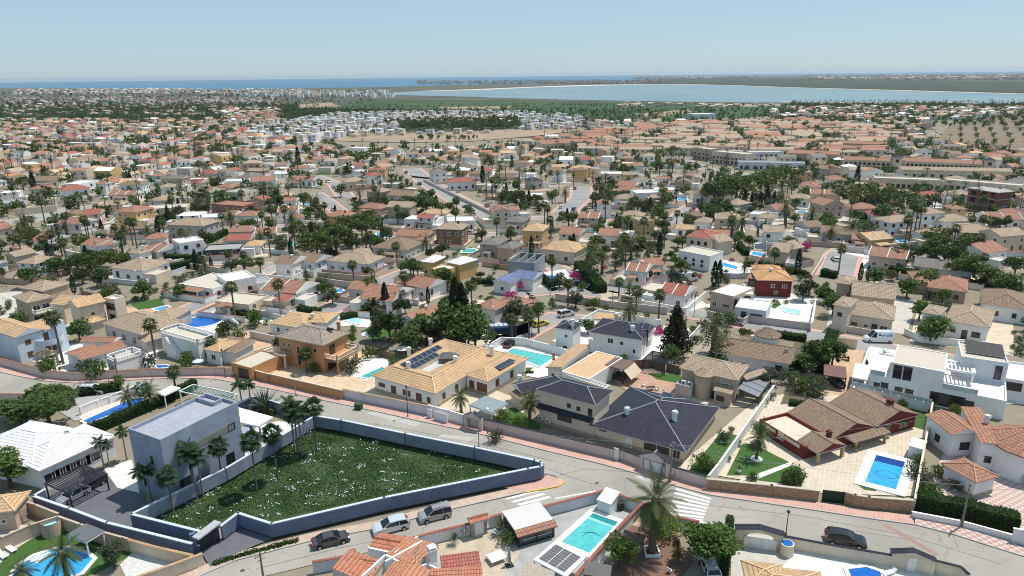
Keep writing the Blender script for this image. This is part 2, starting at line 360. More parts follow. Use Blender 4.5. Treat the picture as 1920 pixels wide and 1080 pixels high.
def aircon(root,p,z,yaw):
    b=MB(); b.box((p[0],p[1],z),(.85,.35,.65),yaw); c,s=math.cos(yaw),math.sin(yaw); e=(p[0]+s*.18,p[1]-c*.18)
    b.tube((e[0],e[1],z+.32),(e[0]+s*.03,e[1]-c*.03,z+.32),.24,.24,10,1); return b.build('air_conditioner',[plain('white_metal',(.7,.7,.7),.4,.05),plain('dark_grille',(.1,.1,.1),.6,.1)],root)
def bwall(label,pts,h=1.9,wc='p',t=.22,cap=None,cat='boundary wall',name='boundary_wall',ztop=True,gates=(),piers=0,capm_=None,z0=0,close=False,wm=None,group=None):
    "garden wall; pts are pixels along its top edge (or world vectors); cap = roof code of a tiled coping"
    q=[G(p,h) if len(p)==2 and not isinstance(p,Vector) else Vector(p) for p in pts]
    if close: q=q+[q[0]]
    c=sum((Vector((p.x,p.y,0)) for p in q),Vector())/len(q); root=thing(name,label,cat,c,group); b=MB(); k=MB()
    for i,(p,e) in enumerate(zip(q,q[1:])):
        d=Vector((e.x-p.x,e.y-p.y,0)); l=d.length; yaw=math.atan2(d.y,d.x); m=(p+e)/2
        b.box((m.x,m.y,z0),(l+.0,t,h-.12-z0),yaw)
        if cap:
            for sgn in(-1,1):
                nv=Vector((-d.y,d.x,0)).normalized()*sgn*(t*.5+.14); lo=h-.12
                pts4=[Vector((p.x,p.y,0))+nv+Vector((0,0,lo)),Vector((e.x,e.y,0))+nv+Vector((0,0,lo)),Vector((e.x,e.y,h+.04)),Vector((p.x,p.y,h+.04))]
                k.poly(pts4 if sgn<0 else pts4[::-1] if False else pts4)
            nv=Vector((-d.y,d.x,0)).normalized()*(t*.5+.14); k.poly([Vector((x.x,x.y,h-.122))+s*nv for x,s in((p,1),(e,1),(e,-1),(p,-1))])
        else: k.box((m.x,m.y,h-.12),(l+t*.9,t+.08,.12),yaw)
        if i and not cap: b.tube((p.x,p.y,z0),(p.x,p.y,h-.121),t*.52,t*.52,8)
        if piers:
            for s in range(int(l/piers)+1):
                e2=p+(e-p)*(s*piers/l); b.box((e2.x,e2.y,z0),(.4,t+.14,h-.14-z0),yaw)
    b.build('wall_body',wm or wallm(wc),root); k.build('coping',capm_ or (roofm(cap) if cap else wallm(wc)),root)
    for g in gates: gate(root,*g)
    return root
def gate(root,pa,pb,h,kind='panel',c=(.7,.7,.7),off=0):
    a,b_=G(pa),G(pb); d=b_-a; yaw=math.atan2(d.y,d.x); m=(a+b_)/2; b=MB(); l=d.length; nrm=Vector((d.y,-d.x,0)).normalized()*(.16+off); m=m+nrm
    if kind=='panel':
        b.box((m.x,m.y,.06),(l,.08,h-.06),yaw)
        for i in range(max(2,int(l/.5))+1):
            e=a+nrm+d*(i/max(2,int(l/.5))); b.box((e.x,e.y,.06),(.06,.13,h-.03),yaw)
        for z in(.08,h-.12): b.box((m.x,m.y,z),(l+.03,.125,.1),yaw)
    else:
        n=int(l/.13)
        for i in range(n+1): e=a+nrm+d*(i/n); b.tube((e.x,e.y,.06),(e.x,e.y,h-.02+(.4*math.sin(PI*i/n) if kind=='arch' else 0)),.02,.02,5)
        for z in(.15,h*.55,h-.1): b.box((m.x,m.y,z),(l,.05,.05),yaw)
    return b.build('gate',plain('gate_%02d%02d%02d'%tuple(int(x*99) for x in c),c,.5,.06),root)
# ------------------------------------------------------------ vegetation
def qmesh(name,q,mat,n=4):
    q=np.asarray(q,dtype=np.float32).reshape(-1,n,3); k=len(q); me=bpy.data.meshes.new(name)
    me.vertices.add(k*n); me.vertices.foreach_set('co',q.ravel()); me.loops.add(k*n); me.loops.foreach_set('vertex_index',np.arange(k*n,dtype=np.int32))
    me.polygons.add(k); me.polygons.foreach_set('loop_start',np.arange(0,k*n,n,dtype=np.int32)); me.update(); me.materials.append(mat); return me
def cards(c,s,asp=.6,up=0.3):
    "randomly turned leaf quads at centres c with sizes s"
    n=len(c); d=rng.normal(size=(n,3)); d/=np.linalg.norm(d,axis=1)[:,None]; e=rng.normal(size=(n,3)); e[:,2]*=.6; e-=d*(e*d).sum(1)[:,None]; e/=np.linalg.norm(e,axis=1)[:,None]
    s=np.broadcast_to(np.asarray(s),(n,))[:,None]; d=d*s; e=e*s*asp; return np.stack([c-d,c-e*.9,c+d,c+e*.9],1)
def clumps(cs,rs,per,size,flat=.8,asp=.55):
    out=[]
    for c,r in zip(cs,rs):
        n=int(per*r*r); v=rng.normal(size=(n,3)); v/=np.linalg.norm(v,axis=1)[:,None]; rr=r*(.62+.42*rng.random(n)); p=np.array(c)+v*rr[:,None]*np.array([1,1,flat]); out.append(cards(p,size*(.6+.8*rng.random(n)),asp))
    return np.concatenate(out)
LEAF=dict(green=((.055,.10,.026),(.10,.165,.042)),dark=((.028,.055,.02),(.055,.095,.03)),pine=((.045,.082,.018),(.095,.145,.035)),olive=((.06,.085,.05),(.11,.14,.085)),bright=((.06,.12,.02),(.11,.18,.04)),
 palm=((.04,.07,.02),(.09,.125,.04)),royal=((.018,.045,.02),(.04,.085,.03)),cypress=((.02,.04,.018),(.04,.068,.027)),hedge=((.026,.065,.012),(.05,.11,.02)),pink=((.35,.02,.16),(.5,.05,.28)),gold=((.026,.036,.014),(.065,.07,.026)),lime=((.12,.2,.03),(.2,.3,.06)))
def lm(k,sc=.9): return leaf(k+'_leaves',*LEAF[k],scale=sc)
def bark(k='b'): return plain({'b':'brown_bark','p':'palm_bark','g':'grey_bark'}[k],{'b':(.09,.065,.045),'p':(.15,.115,.08),'g':(.2,.19,.16)}[k],.9,.25,3)
def limb(b,pts,r0,r1,n=7):
    k=len(pts)-1
    for i in range(k): b.tube(pts[i],pts[i+1],r0+(r1-r0)*i/k,r0+(r1-r0)*(i+1)/k,n,0,caps=(i==k-1))
PROTO={}
def proto(kind,v,lod):
    key=(kind,v,lod)
    if key in PROTO: return PROTO[key]
    dn=(1,.32,.1)[lod]; sz=(1,1.7,2.9)[lod]; b=MB(); nt=8 if lod==0 else 5
    if kind in('broad','olive','bright','dark'):       # unit: total height 1 -> built at 5 m then scaled
        Ht=5.; limb(b,[(0,0,0),(.1,.05,.9),(.05,0,1.7)],.17,.12,nt); cs=[];rs=[]
        for i in range(9 if lod<2 else 6):
            a=i*2.4+v; rr=.4+1.15*rng.random(); z=2.2+2.0*rng.random(); c=(rr*math.cos(a),rr*math.sin(a),z); cs.append(c); rs.append(.65+.5*rng.random())
            if lod<2: limb(b,[(.05,0,1.6),(c[0]*.5,c[1]*.5,(1.7+z)/2),c],.08,.03,5)
        cs.append((0,0,3.9)); rs.append(1.0); mk={'broad':'green','olive':'olive','bright':'bright','dark':'dark'}[kind]
        cr=qmesh('crown',clumps(cs,rs,260*dn,.17*sz),lm(mk))
    elif kind=='pine':
        limb(b,[(0,0,0),(.15,.1,2),(.3,.0,4.2)],.22,.13,nt); cs=[];rs=[]
        for i in range(13 if lod<2 else 8):
            a=i*2.4+v; rr=.5+2.0*math.sqrt(rng.random()); z=4.2+1.9*rng.random()-rr*.35; c=(rr*math.cos(a),rr*math.sin(a),z); cs.append(c); rs.append(.75+.55*rng.random())
            if lod<2: limb(b,[(.2,0,2.6+.5*rng.random()),(c[0]*.6,c[1]*.6,z-.7),c],.09,.03,5)
        cr=qmesh('crown',clumps(cs,rs,300*dn,.16*sz,.7),lm('pine'))
    elif kind=='cypress':
        limb(b,[(0,0,0),(0,0,1.2)],.14,.1,nt); n=int(2600*dn); z=rng.random(n)**.8; rad=(.95*np.sin(PI*np.clip(z*.93+.06,0,1))**.6*(1-.45*z))*(.82+.25*rng.random(n)); a=rng.random(n)*2*PI+v
        wob=1+.12*np.sin(a*3+z*9+v); p=np.stack([rad*wob*np.cos(a),rad*wob*np.sin(a),.35+z*6.4],1); q=cards(p,.16*sz*(.6+.8*rng.random(n)),.45); cr=qmesh('crown',q,lm('cypress'))
    elif kind=='conifer':
        limb(b,[(0,0,0),(0,0,5),(0,0,8.6)],.2,.04,nt); out=[]
        for i in range(15):
            z=.9+i*.52; L_=2.55*(1-i/16)+.15
            for j in range(9):
                a=j*.698+i*1.3+v; n=int(95*dn*(1-i/22)); t=rng.random(n)**.7; p=np.stack([np.cos(a)*L_*t,np.sin(a)*L_*t,z+.25*t*L_-.05*rng.random(n)],1)+rng.normal(size=(n,3))*.13; out.append(cards(p,.18*sz*(.6+.7*rng.random(n)),.5))
        cr=qmesh('crown',np.concatenate(out),lm('gold'))
    elif kind=='araucaria':
        limb(b,[(0,0,0),(0,0,6),(0,0,11)],.2,.04,nt); out=[]
        for i in range(16):
            z=1.4+i*.6; L_=2.2*(1-i/18)+.1
            for j in range(6):
                a=j*1.047+i*.5+v; n=int(30*dn); t=np.linspace(.1,1,max(n,2)); p=np.stack([np.cos(a)*L_*t,np.sin(a)*L_*t,z+.15*t],1)+rng.normal(size=(len(t),3))*.06; out.append(cards(p,.16*sz,.5))
        cr=qmesh('crown',np.concatenate(out),lm('dark'))
    elif kind in('bush','bougain','flower'):
        cs=[];rs=[]
        for i in range(7): a=i*2.4+v; rr=.55*math.sqrt(rng.random()); cs.append((rr*math.cos(a),rr*math.sin(a),.45+.35*rng.random())); rs.append(.42+.2*rng.random())
        limb(b,[(0,0,0),(0,0,.5)],.06,.04,5); cr=qmesh('crown',clumps(cs,rs,420*dn,.085*sz,.85),lm({'bush':('green','bright','olive')[v%3],'bougain':'pink','flower':'lime'}[kind]))
    elif kind in('washi','fan','royal','date','yucca'):
        fan=kind=='fan'; kind='washi' if fan else kind
        q=[]; tr=lambda pts: q.append(np.array(pts))
        if kind=='washi': Ht,nl,Lp,sag=8.,26,1.35,1.
        elif kind=='royal': Ht,nl,Lp,sag=5.,14,1.35,1.
        elif kind=='yucca': Ht,nl,Lp,sag=.35,34,.9,.3
        else: Ht,nl,Lp,sag=4.2,36,2.9,1.
        lean=(rng.random()-.5)*.5*(0 if kind=='yucca' else 1); pts=[(lean*t*t,0,Ht*t) for t in(0,.25,.5,.75,1)]
        r0,r1={'washi':(.13,.10) if fan else (.26,.16),'royal':(.12,.07),'date':(.36,.26),'yucca':(.12,.1)}[kind]; limb(b,[(0,0,0)]+pts[1:],r0,r1,nt)
        if kind in('date','washi') and lod<2: b.ball((lean,0,Ht-.12),r1*1.75,0,8,5,1.2)
        top=np.array([lean,0,Ht]); nl=nl if lod<2 else int(nl*.6)
        for i in range(nl):
            a=i*2.39996+v; el=R(78)-R(128 if kind!='royal' else 95)*(i/(nl-1))**.8+rng.normal()*.07
            if kind=='yucca': el=R(82)-R(75)*(i/(nl-1))
            if kind=='washi':
                d=np.array([math.cos(a)*math.cos(el),math.sin(a)*math.cos(el),math.sin(el)]); hub=top+d*Lp*(.55+.2*rng.random()); side=np.cross(d,[0,0,1.]); side/=np.linalg.norm(side)+1e-6; nn=np.cross(side,d)
                ps=top-d*0; wv=side*.03; tr([ps-wv,ps+wv,hub+wv,hub-wv]); nf=(13,7,5)[lod]
                for j in range(nf):
                    th=R(-100)+R(200)*j/(nf-1); l=1.0*(.75+.25*math.cos(th)); dd=d*math.cos(th)+side*math.sin(th)-nn*.16-np.array([0,0,.2]); wv=np.cross(dd,nn); wv=wv/np.linalg.norm(wv)*(.085*(1,1.6,2.3)[lod]); tip=hub+dd*l-np.array([0,0,.22*l]); mid=hub+dd*l*.55
                    tr([hub,mid-wv,tip,mid+wv])
            elif kind=='yucca':
                d=np.array([math.cos(a)*math.cos(el),math.sin(a)*math.cos(el),math.sin(el)]); side=np.cross(d,[0,0,1.]); side/=np.linalg.norm(side)+1e-6; tr([top-side*.04,top+d*.4+side*.05,top+d*Lp,top+d*.4-side*.05])
            else:
                ns=(18,8,5)[lod]; l=Lp*(.82+.3*rng.random()); prev=top.copy(); dirv=np.array([math.cos(a)*math.cos(el),math.sin(a)*math.cos(el),math.sin(el)]); ll=(.46 if kind=='date' else .42)
                for j in range(ns):
                    dirv=dirv+np.array([0,0,-(.062 if kind=='date' else .085)*15/ns*(1-.3*j/ns)]); dirv/=np.linalg.norm(dirv); nx=prev+dirv*l/ns; side=np.cross(dirv,[0,0,1.]); side/=np.linalg.norm(side)+1e-6; upv=np.cross(side,dirv); wd=.03
                    tr([prev-side*wd,prev+side*wd,nx+side*wd*.8,nx-side*wd*.8])
                    if j>=ns*.12:
                        s=ll*math.sin(PI*min(1,(j+2.2)/(ns+2.)))**.7
                        for sg in(-1,1):
                            for h_ in (0,.5) if lod==0 else (0,):
                                o0=prev+(nx-prev)*h_; tip=o0+side*sg*s+dirv*s*.55+upv*.12*s-np.array([0,0,.28*s if kind=='royal' else .1*s]); e=dirv*(.042*(1,2.6,4.4)[lod] if kind=='date' else .036*(1,2.6,4.4)[lod]); tr([o0-e*.5,o0+e,tip+e*.2,tip-e*.1])
                    prev=nx
        if kind=='washi' and lod<2 and not fan:        # dry skirt
            for i in range(14):
                a=i*2.4; p0=top-np.array([0,0,.25]); d=np.array([math.cos(a),math.sin(a),0]); t=np.array([-d[1],d[0],0])*.16; tr([p0+d*.1-t,p0+d*.34-t-np.array([0,0,.75]),p0+d*.34+t-np.array([0,0,.85]),p0+d*.1+t])
        cr=qmesh('crown',np.array(q),lm('royal' if kind=='royal' or fan else ('olive' if kind=='yucca' else 'palm'),2.))
    elif kind=='agave':
        cr=None
    trunk=b.build('trunk',bark({'washi':'p','date':'p','royal':'g','fan':'b'}.get(kind,'b')),link=False).data if b.v else None
    PROTO[key]=(trunk,cr); return PROTO[key]
NAME={'broad':'leafy_tree','olive':'olive_tree','bright':'leafy_tree','dark':'leafy_tree','pine':'pine_tree','cypress':'cypress_tree','conifer':'conifer_tree','araucaria':'conifer_tree','bush':'bush','bougain':'flowering_bush','flower':'bush','washi':'fan_palm','fan':'fan_palm','royal':'feather_palm','date':'date_palm','yucca':'yucca_plant'}
BASEH={'broad':4.9,'olive':4.9,'bright':4.9,'dark':4.9,'pine':6.6,'cypress':6.75,'conifer':8.6,'araucaria':11,'bush':1.15,'bougain':1.15,'flower':1.15,'washi':8.9,'fan':8.9,'royal':6.2,'date':5.9,'yucca':1.25}
CAT={'broad':'tree','olive':'tree','bright':'tree','dark':'tree','pine':'pine','cypress':'cypress','conifer':'conifer','araucaria':'conifer','bush':'bush','bougain':'bush','flower':'bush','washi':'palm','fan':'palm','royal':'palm','date':'palm','yucca':'plant'}
LOOK={'broad':'green leafy tree','olive':'grey green tree','bright':'bright green tree','dark':'dark green tree','pine':'broad dark pine','cypress':'narrow dark cypress','conifer':'dense cone shaped conifer','araucaria':'tall tiered conifer','bush':'rounded green bush','bougain':'pink flowering bush','flower':'lime green bush','washi':'tall fan palm','fan':'dark fan palm','royal':'slender feather palm','date':'bushy feather palm','yucca':'spiky rosette plant'}
def plant(kind,p,h,wd=1.,label=None,group=None,z=0):
    "p world (x,y); h total height in metres; wd = width factor relative to height scaling"
    dist=math.hypot(p[0],p[1]); lod=0 if dist<135 else (1 if dist<330 else 2); v=rng.integers(0,3)
    t,c=proto(kind,int(v),lod); s=h/BASEH[kind]; wd*=.66 if kind in('bush','flower') else 1; rt=bpy.data.objects.new(NAME[kind],None); COL.objects.link(rt); rt.location=(p[0],p[1],z); rt.rotation_euler=(0,0,rng.random()*6.28); rt.empty_display_size=.3
    if kind in('washi','fan'):      # trunk stretches, crown keeps its own size
        cs=wd*min(1.25,max(.7,.75+h/30)); st=(h-.9*cs)/8.
        for nm,me in(('trunk',t),('crown',c)):
            o=bpy.data.objects.new(nm,me); COL.objects.link(o); o.parent=rt
            if nm=='trunk': o.scale=(min(1.2,.8+h/40),min(1.2,.8+h/40),st)
            else: o.scale=(cs,cs,cs); o.location=(0,0,8*st-8*cs)
        o.location.x+= 0
    else:
        for nm,me in(('trunk',t),('crown',c)):
            if me is None: continue
            o=bpy.data.objects.new(nm,me); COL.objects.link(o); o.parent=rt; o.scale=(s*wd,s*wd,s)
    if label: tag(rt,label,CAT[kind],group)
    else: auto(rt,CAT[kind],LOOK[kind],group or {'palm':'palms among the houses','cypress':'cypresses in the gardens','bush':'bushes in the gardens','pine':'pines in the gardens'}.get(CAT[kind],'trees in the gardens'),(p[0],p[1],z+h*.6))
    return rt
def plantpx(kind,base,top,wd=1.,label=None,group=None):
    "base pixel on the ground, y pixel of the top of the crown"
    g=G(base); lo,hi=.2,40.
    for _ in range(30):
        m=(lo+hi)/2
        if P((g.x,g.y,m))[1]>top: lo=m
        else: hi=m
    return plant(kind,(g.x,g.y),m,wd,label,group)
def hedge(label,pts,h=1.6,t=1.,col='hedge',group=None,world=False):
    q=[G(p) for p in pts]; out=[]; b=MB()
    for p,e in zip(q,q[1:]):
        d=e-p; l=d.length; u=d/l; nn=Vector((-u.y,u.x,0)); dist=p.length; dens=(75 if dist<140 else 26 if dist<330 else 9); sz=.13 if dist<140 else .22 if dist<330 else .4
        yaw=math.atan2(d.y,d.x); m=(p+e)/2; b.box((m.x,m.y,0),(l-.1,t-.2,h-.12),yaw)
        n=int(dens*(l*(t+2*h)+2*t*h)); r=rng.random((n,3)); k=rng.random(n); A=l*t; B=l*h; C=t*h; tot=A+2*B+2*C; x=r[:,0]*l; y=r[:,1]*t-t/2; z=r[:,2]*h
        s=k*tot; z=np.where(s<A,h,z); f=(s>=A)&(s<A+B); y=np.where(f,-t/2,y); f=(s>=A+B)&(s<A+2*B); y=np.where(f,t/2,y); f=(s>=A+2*B)&(s<A+2*B+C); x=np.where(f,0,x); x=np.where(s>=A+2*B+C,l,x)
        wv=.1*np.sin(x*1.7)+.07*np.sin(x*.63+2); z=np.clip(z*(1+.5*wv),.05,None)
        pp=np.stack([p.x+u.x*x+nn.x*y,p.y+u.y*x+nn.y*y,z],1)+rng.normal(size=(n,3))*.07; out.append(cards(pp,sz*(.6+.8*rng.random(n)),.6))
    c=sum(q,Vector())/len(q); qq=np.concatenate(out)-np.array([c.x,c.y,0]); o=bpy.data.objects.new('hedge',qmesh('hedge',qq,lm(col))); COL.objects.link(o); o.location=(c.x,c.y,0)
    k=b.build('hedge_core',plain('hedge_core',(.012,.022,.008),.9,.2),o)
    if label: tag(o,label,'hedge',group)
    else: auto(o,'hedge','clipped green hedge',group or 'hedges along the gardens',(c.x,c.y,h))
    return o
# ------------------------------------------------------------ vehicles
def carpaint(n,c,metal=.3):
    m=plain(n,c,.28,.02,metal=metal,spec=.6); m.node_tree.nodes['Principled BSDF'].inputs['Coat Weight'].default_value=.7; return m
CARP={'sedan':dict(l=4.7,w=1.82,body=[(-2.35,.35),(-2.33,.75),(-2.2,.95),(-1.6,1.0),(.95,.98),(1.9,.86),(2.3,.7),(2.35,.4),(2.3,.25),(-2.3,.25)],roof=[(-1.75,.98),(-.95,1.4),(-.3,1.46),(.35,1.42),(1.15,.96)]),
 'suv':dict(l=4.8,w=1.92,body=[(-2.4,.4),(-2.4,.95),(-2.3,1.05),(1.0,1.08),(2.0,.98),(2.35,.8),(2.4,.45),(2.33,.3),(-2.33,.3)],roof=[(-2.28,1.04),(-1.95,1.6),(-.9,1.7),(.2,1.64),(1.2,1.05)]),
 'van':dict(l=4.4,w=1.85,body=[(-2.2,.35),(-2.2,1.05),(-2.15,1.1),(1.05,1.12),(1.85,1.0),(2.15,.8),(2.2,.4),(2.1,.28),(-2.1,.28)],roof=[(-2.17,1.08),(-2.05,1.76),(-1.2,1.84),(.3,1.76),(1.25,1.08)]),
 'hatch':dict(l=4.2,w=1.78,body=[(-2.1,.35),(-2.1,.85),(-2.0,.98),(1.0,.98),(1.7,.86),(2.05,.7),(2.1,.4),(2.05,.26),(-2.05,.26)],roof=[(-2.0,.96),(-1.6,1.38),(-.7,1.5),(.2,1.44),(1.1,.96)]),
 'bigvan':dict(l=5.9,w=2.05,body=[(-2.95,.4),(-2.95,1.3),(-2.9,1.35),(1.9,1.35),(2.6,1.15),(2.92,.95),(2.95,.45),(2.9,.3),(-2.9,.3)],roof=[(-2.92,1.33),(-2.88,2.45),(-2.4,2.6),(1.0,2.55),(2.1,1.3)])}
def car(label,p,yaw,kind='hatch',c=(.5,.5,.5),group='cars parked along the streets',parts=True,paint=None,boards=False,z=0):
    D_=CARP[kind]; hw=D_['w']/2; r=thing('parked_car' if kind!='bigvan' else 'delivery_van',label,'car' if kind!='bigvan' else 'van',(p[0],p[1],z),group) if label else thing('parked_car' if kind!='bigvan' else 'delivery_van',None,'car' if kind!='bigvan' else 'van',(p[0],p[1],z),group)
    if not label: auto(r,'car','%s parked car'%(paint or 'small'),group,(p[0],p[1],1))
    r.rotation_euler=(0,0,yaw); pm=carpaint('car_paint_%02d%02d%02d'%tuple(int(x*99) for x in c),c); O=Vector((p[0],p[1],z))
    def ext(b,prof,w0,w1f,mi=0):
        n=len(prof); Lh=[];Rh=[]
        for x,zz in prof: y=w1f(x,zz); Lh.append(O+Vector((x,y,zz))); Rh.append(O+Vector((x,-y,zz)))
        b.poly(Lh[::-1] if False else Lh,mi); b.poly(Rh[::-1],mi)
        for i in range(n): j=(i+1)%n; b.poly([Lh[j],Lh[i],Rh[i],Rh[j]],mi)
    wx=(D_['l']/2-.9,-D_['l']/2+.85)
    b=MB(); wd=lambda x,zz:hw*(1-.10*max(0,(abs(x)-D_['l']/2+.55)/.55)**2)*(1-.06*max(0,zz-.75))*(.94 if zz<.36 else 1); ext(b,D_['body'],hw,wd); bo=b.build('body',pm,r)
    zb=D_['roof'][0][1]; zt=max(z_ for _,z_ in D_['roof']); gh=lambda x,zz: hw*.94*(1-.2*(zz-zb)/(zt-zb))
    b=MB(); ext(b,D_['roof'],hw,gh); b.build('windows',glass('car_glass',(.012,.015,.018),.05),r)
    b=MB(); top=[(x,zz) for x,zz in D_['roof'] if zz>zt-.22]; x0,x1=top[0][0],top[-1][0]
    pr=[(x,zz+.035) for x,zz in top]+[(x,zz-.06) for x,zz in top[::-1]]; ext(b,pr,hw,lambda x,zz:gh(x,zz)+.02)
    for sg in(-1,1):
        for f in(0,-1):
            a=D_['roof'][f]; e=top[f]; b.tube(O+Vector((a[0],sg*(gh(*a)+.0),a[1])),O+Vector((e[0],sg*gh(*e),e[1])),.05,.05,5)
        xm=(x0+x1)/2-.1; b.tube(O+Vector((xm,sg*(gh(xm,zb)+.012),zb)),O+Vector((xm,sg*(gh(xm,zt)+.012),zt-.06)),.045,.045,5)
    b.build('roof',pm,r)
    if kind=='bigvan':
        b=MB(); ext(b,[(-2.93,1.32),(-2.89,2.45),(-2.4,2.6),(.7,2.56),(.7,1.32)],hw,lambda x,zz:gh(x,zz)+.015); b.build('cargo_panel',pm,r)
        b=MB(); f=lambda x,zz:O+Vector((x,gh(x,zz)+.03,zz))
        for x0,x1,z0,z1,k in((-2.6,-1.2,1.5,2.1,1),(-2.3,-1.7,2.12,2.3,1),(-1.0,-.85,1.75,2.1,0),(-.78,-.5,1.75,1.98,0),(-.42,-.2,1.75,1.98,0),(-.1,.35,1.7,2.2,0),(-1.0,-.2,1.55,1.63,0)): b.poly([f(x1,z0),f(x0,z0),f(x0,z1),f(x1,z1)],k)
        b.build('side_lettering',[plain('lettering_navy',(.04,.08,.2),.5),plain('lettering_blue',(.2,.42,.65),.5)],r)
    if kind=='van':
        b=MB()
        for sg in(-.55,.55): b.tube(O+Vector((-1.6,sg,1.9)),O+Vector((.2,sg,1.88)),.03,.03,6)
        b.build('roof_rails',plain('dark_rail',(.03,.03,.03),.5,.1),r)
    if parts:
        tm=plain('tyre_rubber',(.018,.018,.018),.85,.1); rm=plain('wheel_rim',(.4,.4,.42),.35,.1,metal=.6)
        for x in wx:
            for sg in(-1,1):
                b=MB(); b.tube(O+Vector((x,sg*(hw-.24),.33)),O+Vector((x,sg*(hw+.015),.33)),.34,.34,16); t=b.build('wheel',tm,r)
                b=MB(); b.tube(O+Vector((x,sg*(hw+.0),.33)),O+Vector((x,sg*(hw+.03),.33)),.22,.19,10); me=b.build('rim',rm,t)
        for x,nm,cc in((D_['l']/2-.17,'headlight',(.7,.72,.75)),(-D_['l']/2+.06,'tail_light',(.35,.02,.02))):
            for sg in(-1,1):
                b=MB(); zz=.7 if nm=='headlight' else (.85 if kind in('sedan','hatch') else 1.0); b.box(O+Vector((x,sg*(hw-.3),zz-.08)),(.2,.4,.16)); b.build(nm,plain(nm+'_lens',cc,.15,.02,spec=.6),r)
        for sg in(-1,1): b=MB(); b.box(O+Vector((D_['roof'][-1][0]-.25,sg*(hw+.08),zb+.02)),(.16,.2,.15)); b.build('wing_mirror',pm,r)
        b=MB(); b.box(O+Vector((-D_['l']/2-.005,0,.62)),(.02,.5,.11)); b.build('number_plate',plain('plate_white',(.7,.7,.68),.5,.02),r)
    return r
# ------------------------------------------------------------ street furniture, pools, garden things
def lamp(label,base,top,kind='arm',dirv=(-1,.3),group='street lamps'):
    g=G(base); h=hgt(base,top); r=thing('street_lamp',label,'street lamp',g,group); m=plain('grey_steel' if kind!='dark' else 'dark_steel',(.32,.33,.34) if kind!='dark' else (.03,.03,.032),.5,.1,metal=.4)
    b=MB(); b.tube(g,g+Vector((0,0,h-.3)),.075,.05,8); b.tube(g,g+Vector((0,0,.5)),.13,.11,8)
    d=Vector((dirv[0],dirv[1],0)).normalized()
    if kind=='arm': b.tube(g+Vector((0,0,h-.3)),g+Vector((0,0,h))+d*1.3,.05,.04,8)
    b.build('pole',m,r); b=MB()
    if kind=='arm': b.ball(g+Vector((0,0,h+.03))+d*1.55,.26,0,10,5,.45); b.build('lamp_head',plain('lamp_white',(.75,.75,.72),.4,.05),r)
    else:
        b.ball(g+Vector((0,0,h-.1)),.24,0,10,6,.9); b.build('lamp_head',plain('dark_globe',(.05,.055,.07),.3,.05),r)
    return r
def hgt(base,top):
    g=G(base); lo,hi=.05,40.
    for _ in range(40):
        m=(lo+hi)/2
        if P((g.x,g.y,m))[1]>top: lo=m
        else: hi=m
    return m
POLES=[]
def pole(label,base,top,concrete=False):
    g=G(base); h=hgt(base,top); r=thing('utility_pole',label,'utility pole',g,'utility poles along the street'); b=MB(); b.tube(g,g+Vector((0,0,h)),.16,.1,8)
    if concrete:
        for i in range(9): b.box((g.x,g.y,.6+i*h/10),(.34,.2,.1))
    b.build('pole',plain('weathered_pole',(.2,.18,.16),.9,.15),r); b=MB(); b.box((g.x,g.y,h-.5),(1.5,.1,.1),.9); b.box((g.x,g.y,h-1.1),(1.0,.08,.08),.9); b.build('crossarm',plain('weathered_pole',(.2,.18,.16)),r)
    b=MB()
    for i in(-.6,.0,.6): b.tube((g.x+i*.62,g.y+i*.78,h-.4),(g.x+i*.62,g.y+i*.78,h-.2),.05,.05,6)
    b.build('insulator',plain('insulator_grey',(.4,.4,.4),.4),r); POLES.append(g+Vector((0,0,h-.25))); return r
def wire(label,p,q,sag=.8,rad=.018):
    b=MB(); n=14; pt=lambda t:p+(q-p)*t-Vector((0,0,sag*4*t*(1-t)))
    for i in range(n): b.tube(pt(i/n),pt((i+1)/n),rad,rad,4,caps=False)
    o=b.build('overhead_wire',plain('wire_grey',(.3,.3,.3),.6),None,loc=(p+q)/2); return tag(o,label,'cable','overhead wires')
POOLC={'aqua':((.07,.40,.41),(.11,.50,.49)),'sky':((.03,.30,.62),(.05,.38,.70)),'blue':((.012,.10,.40),(.02,.15,.50)),'teal':((.03,.32,.32),(.05,.40,.38)),'pale':((.3,.6,.66),(.38,.68,.74))}
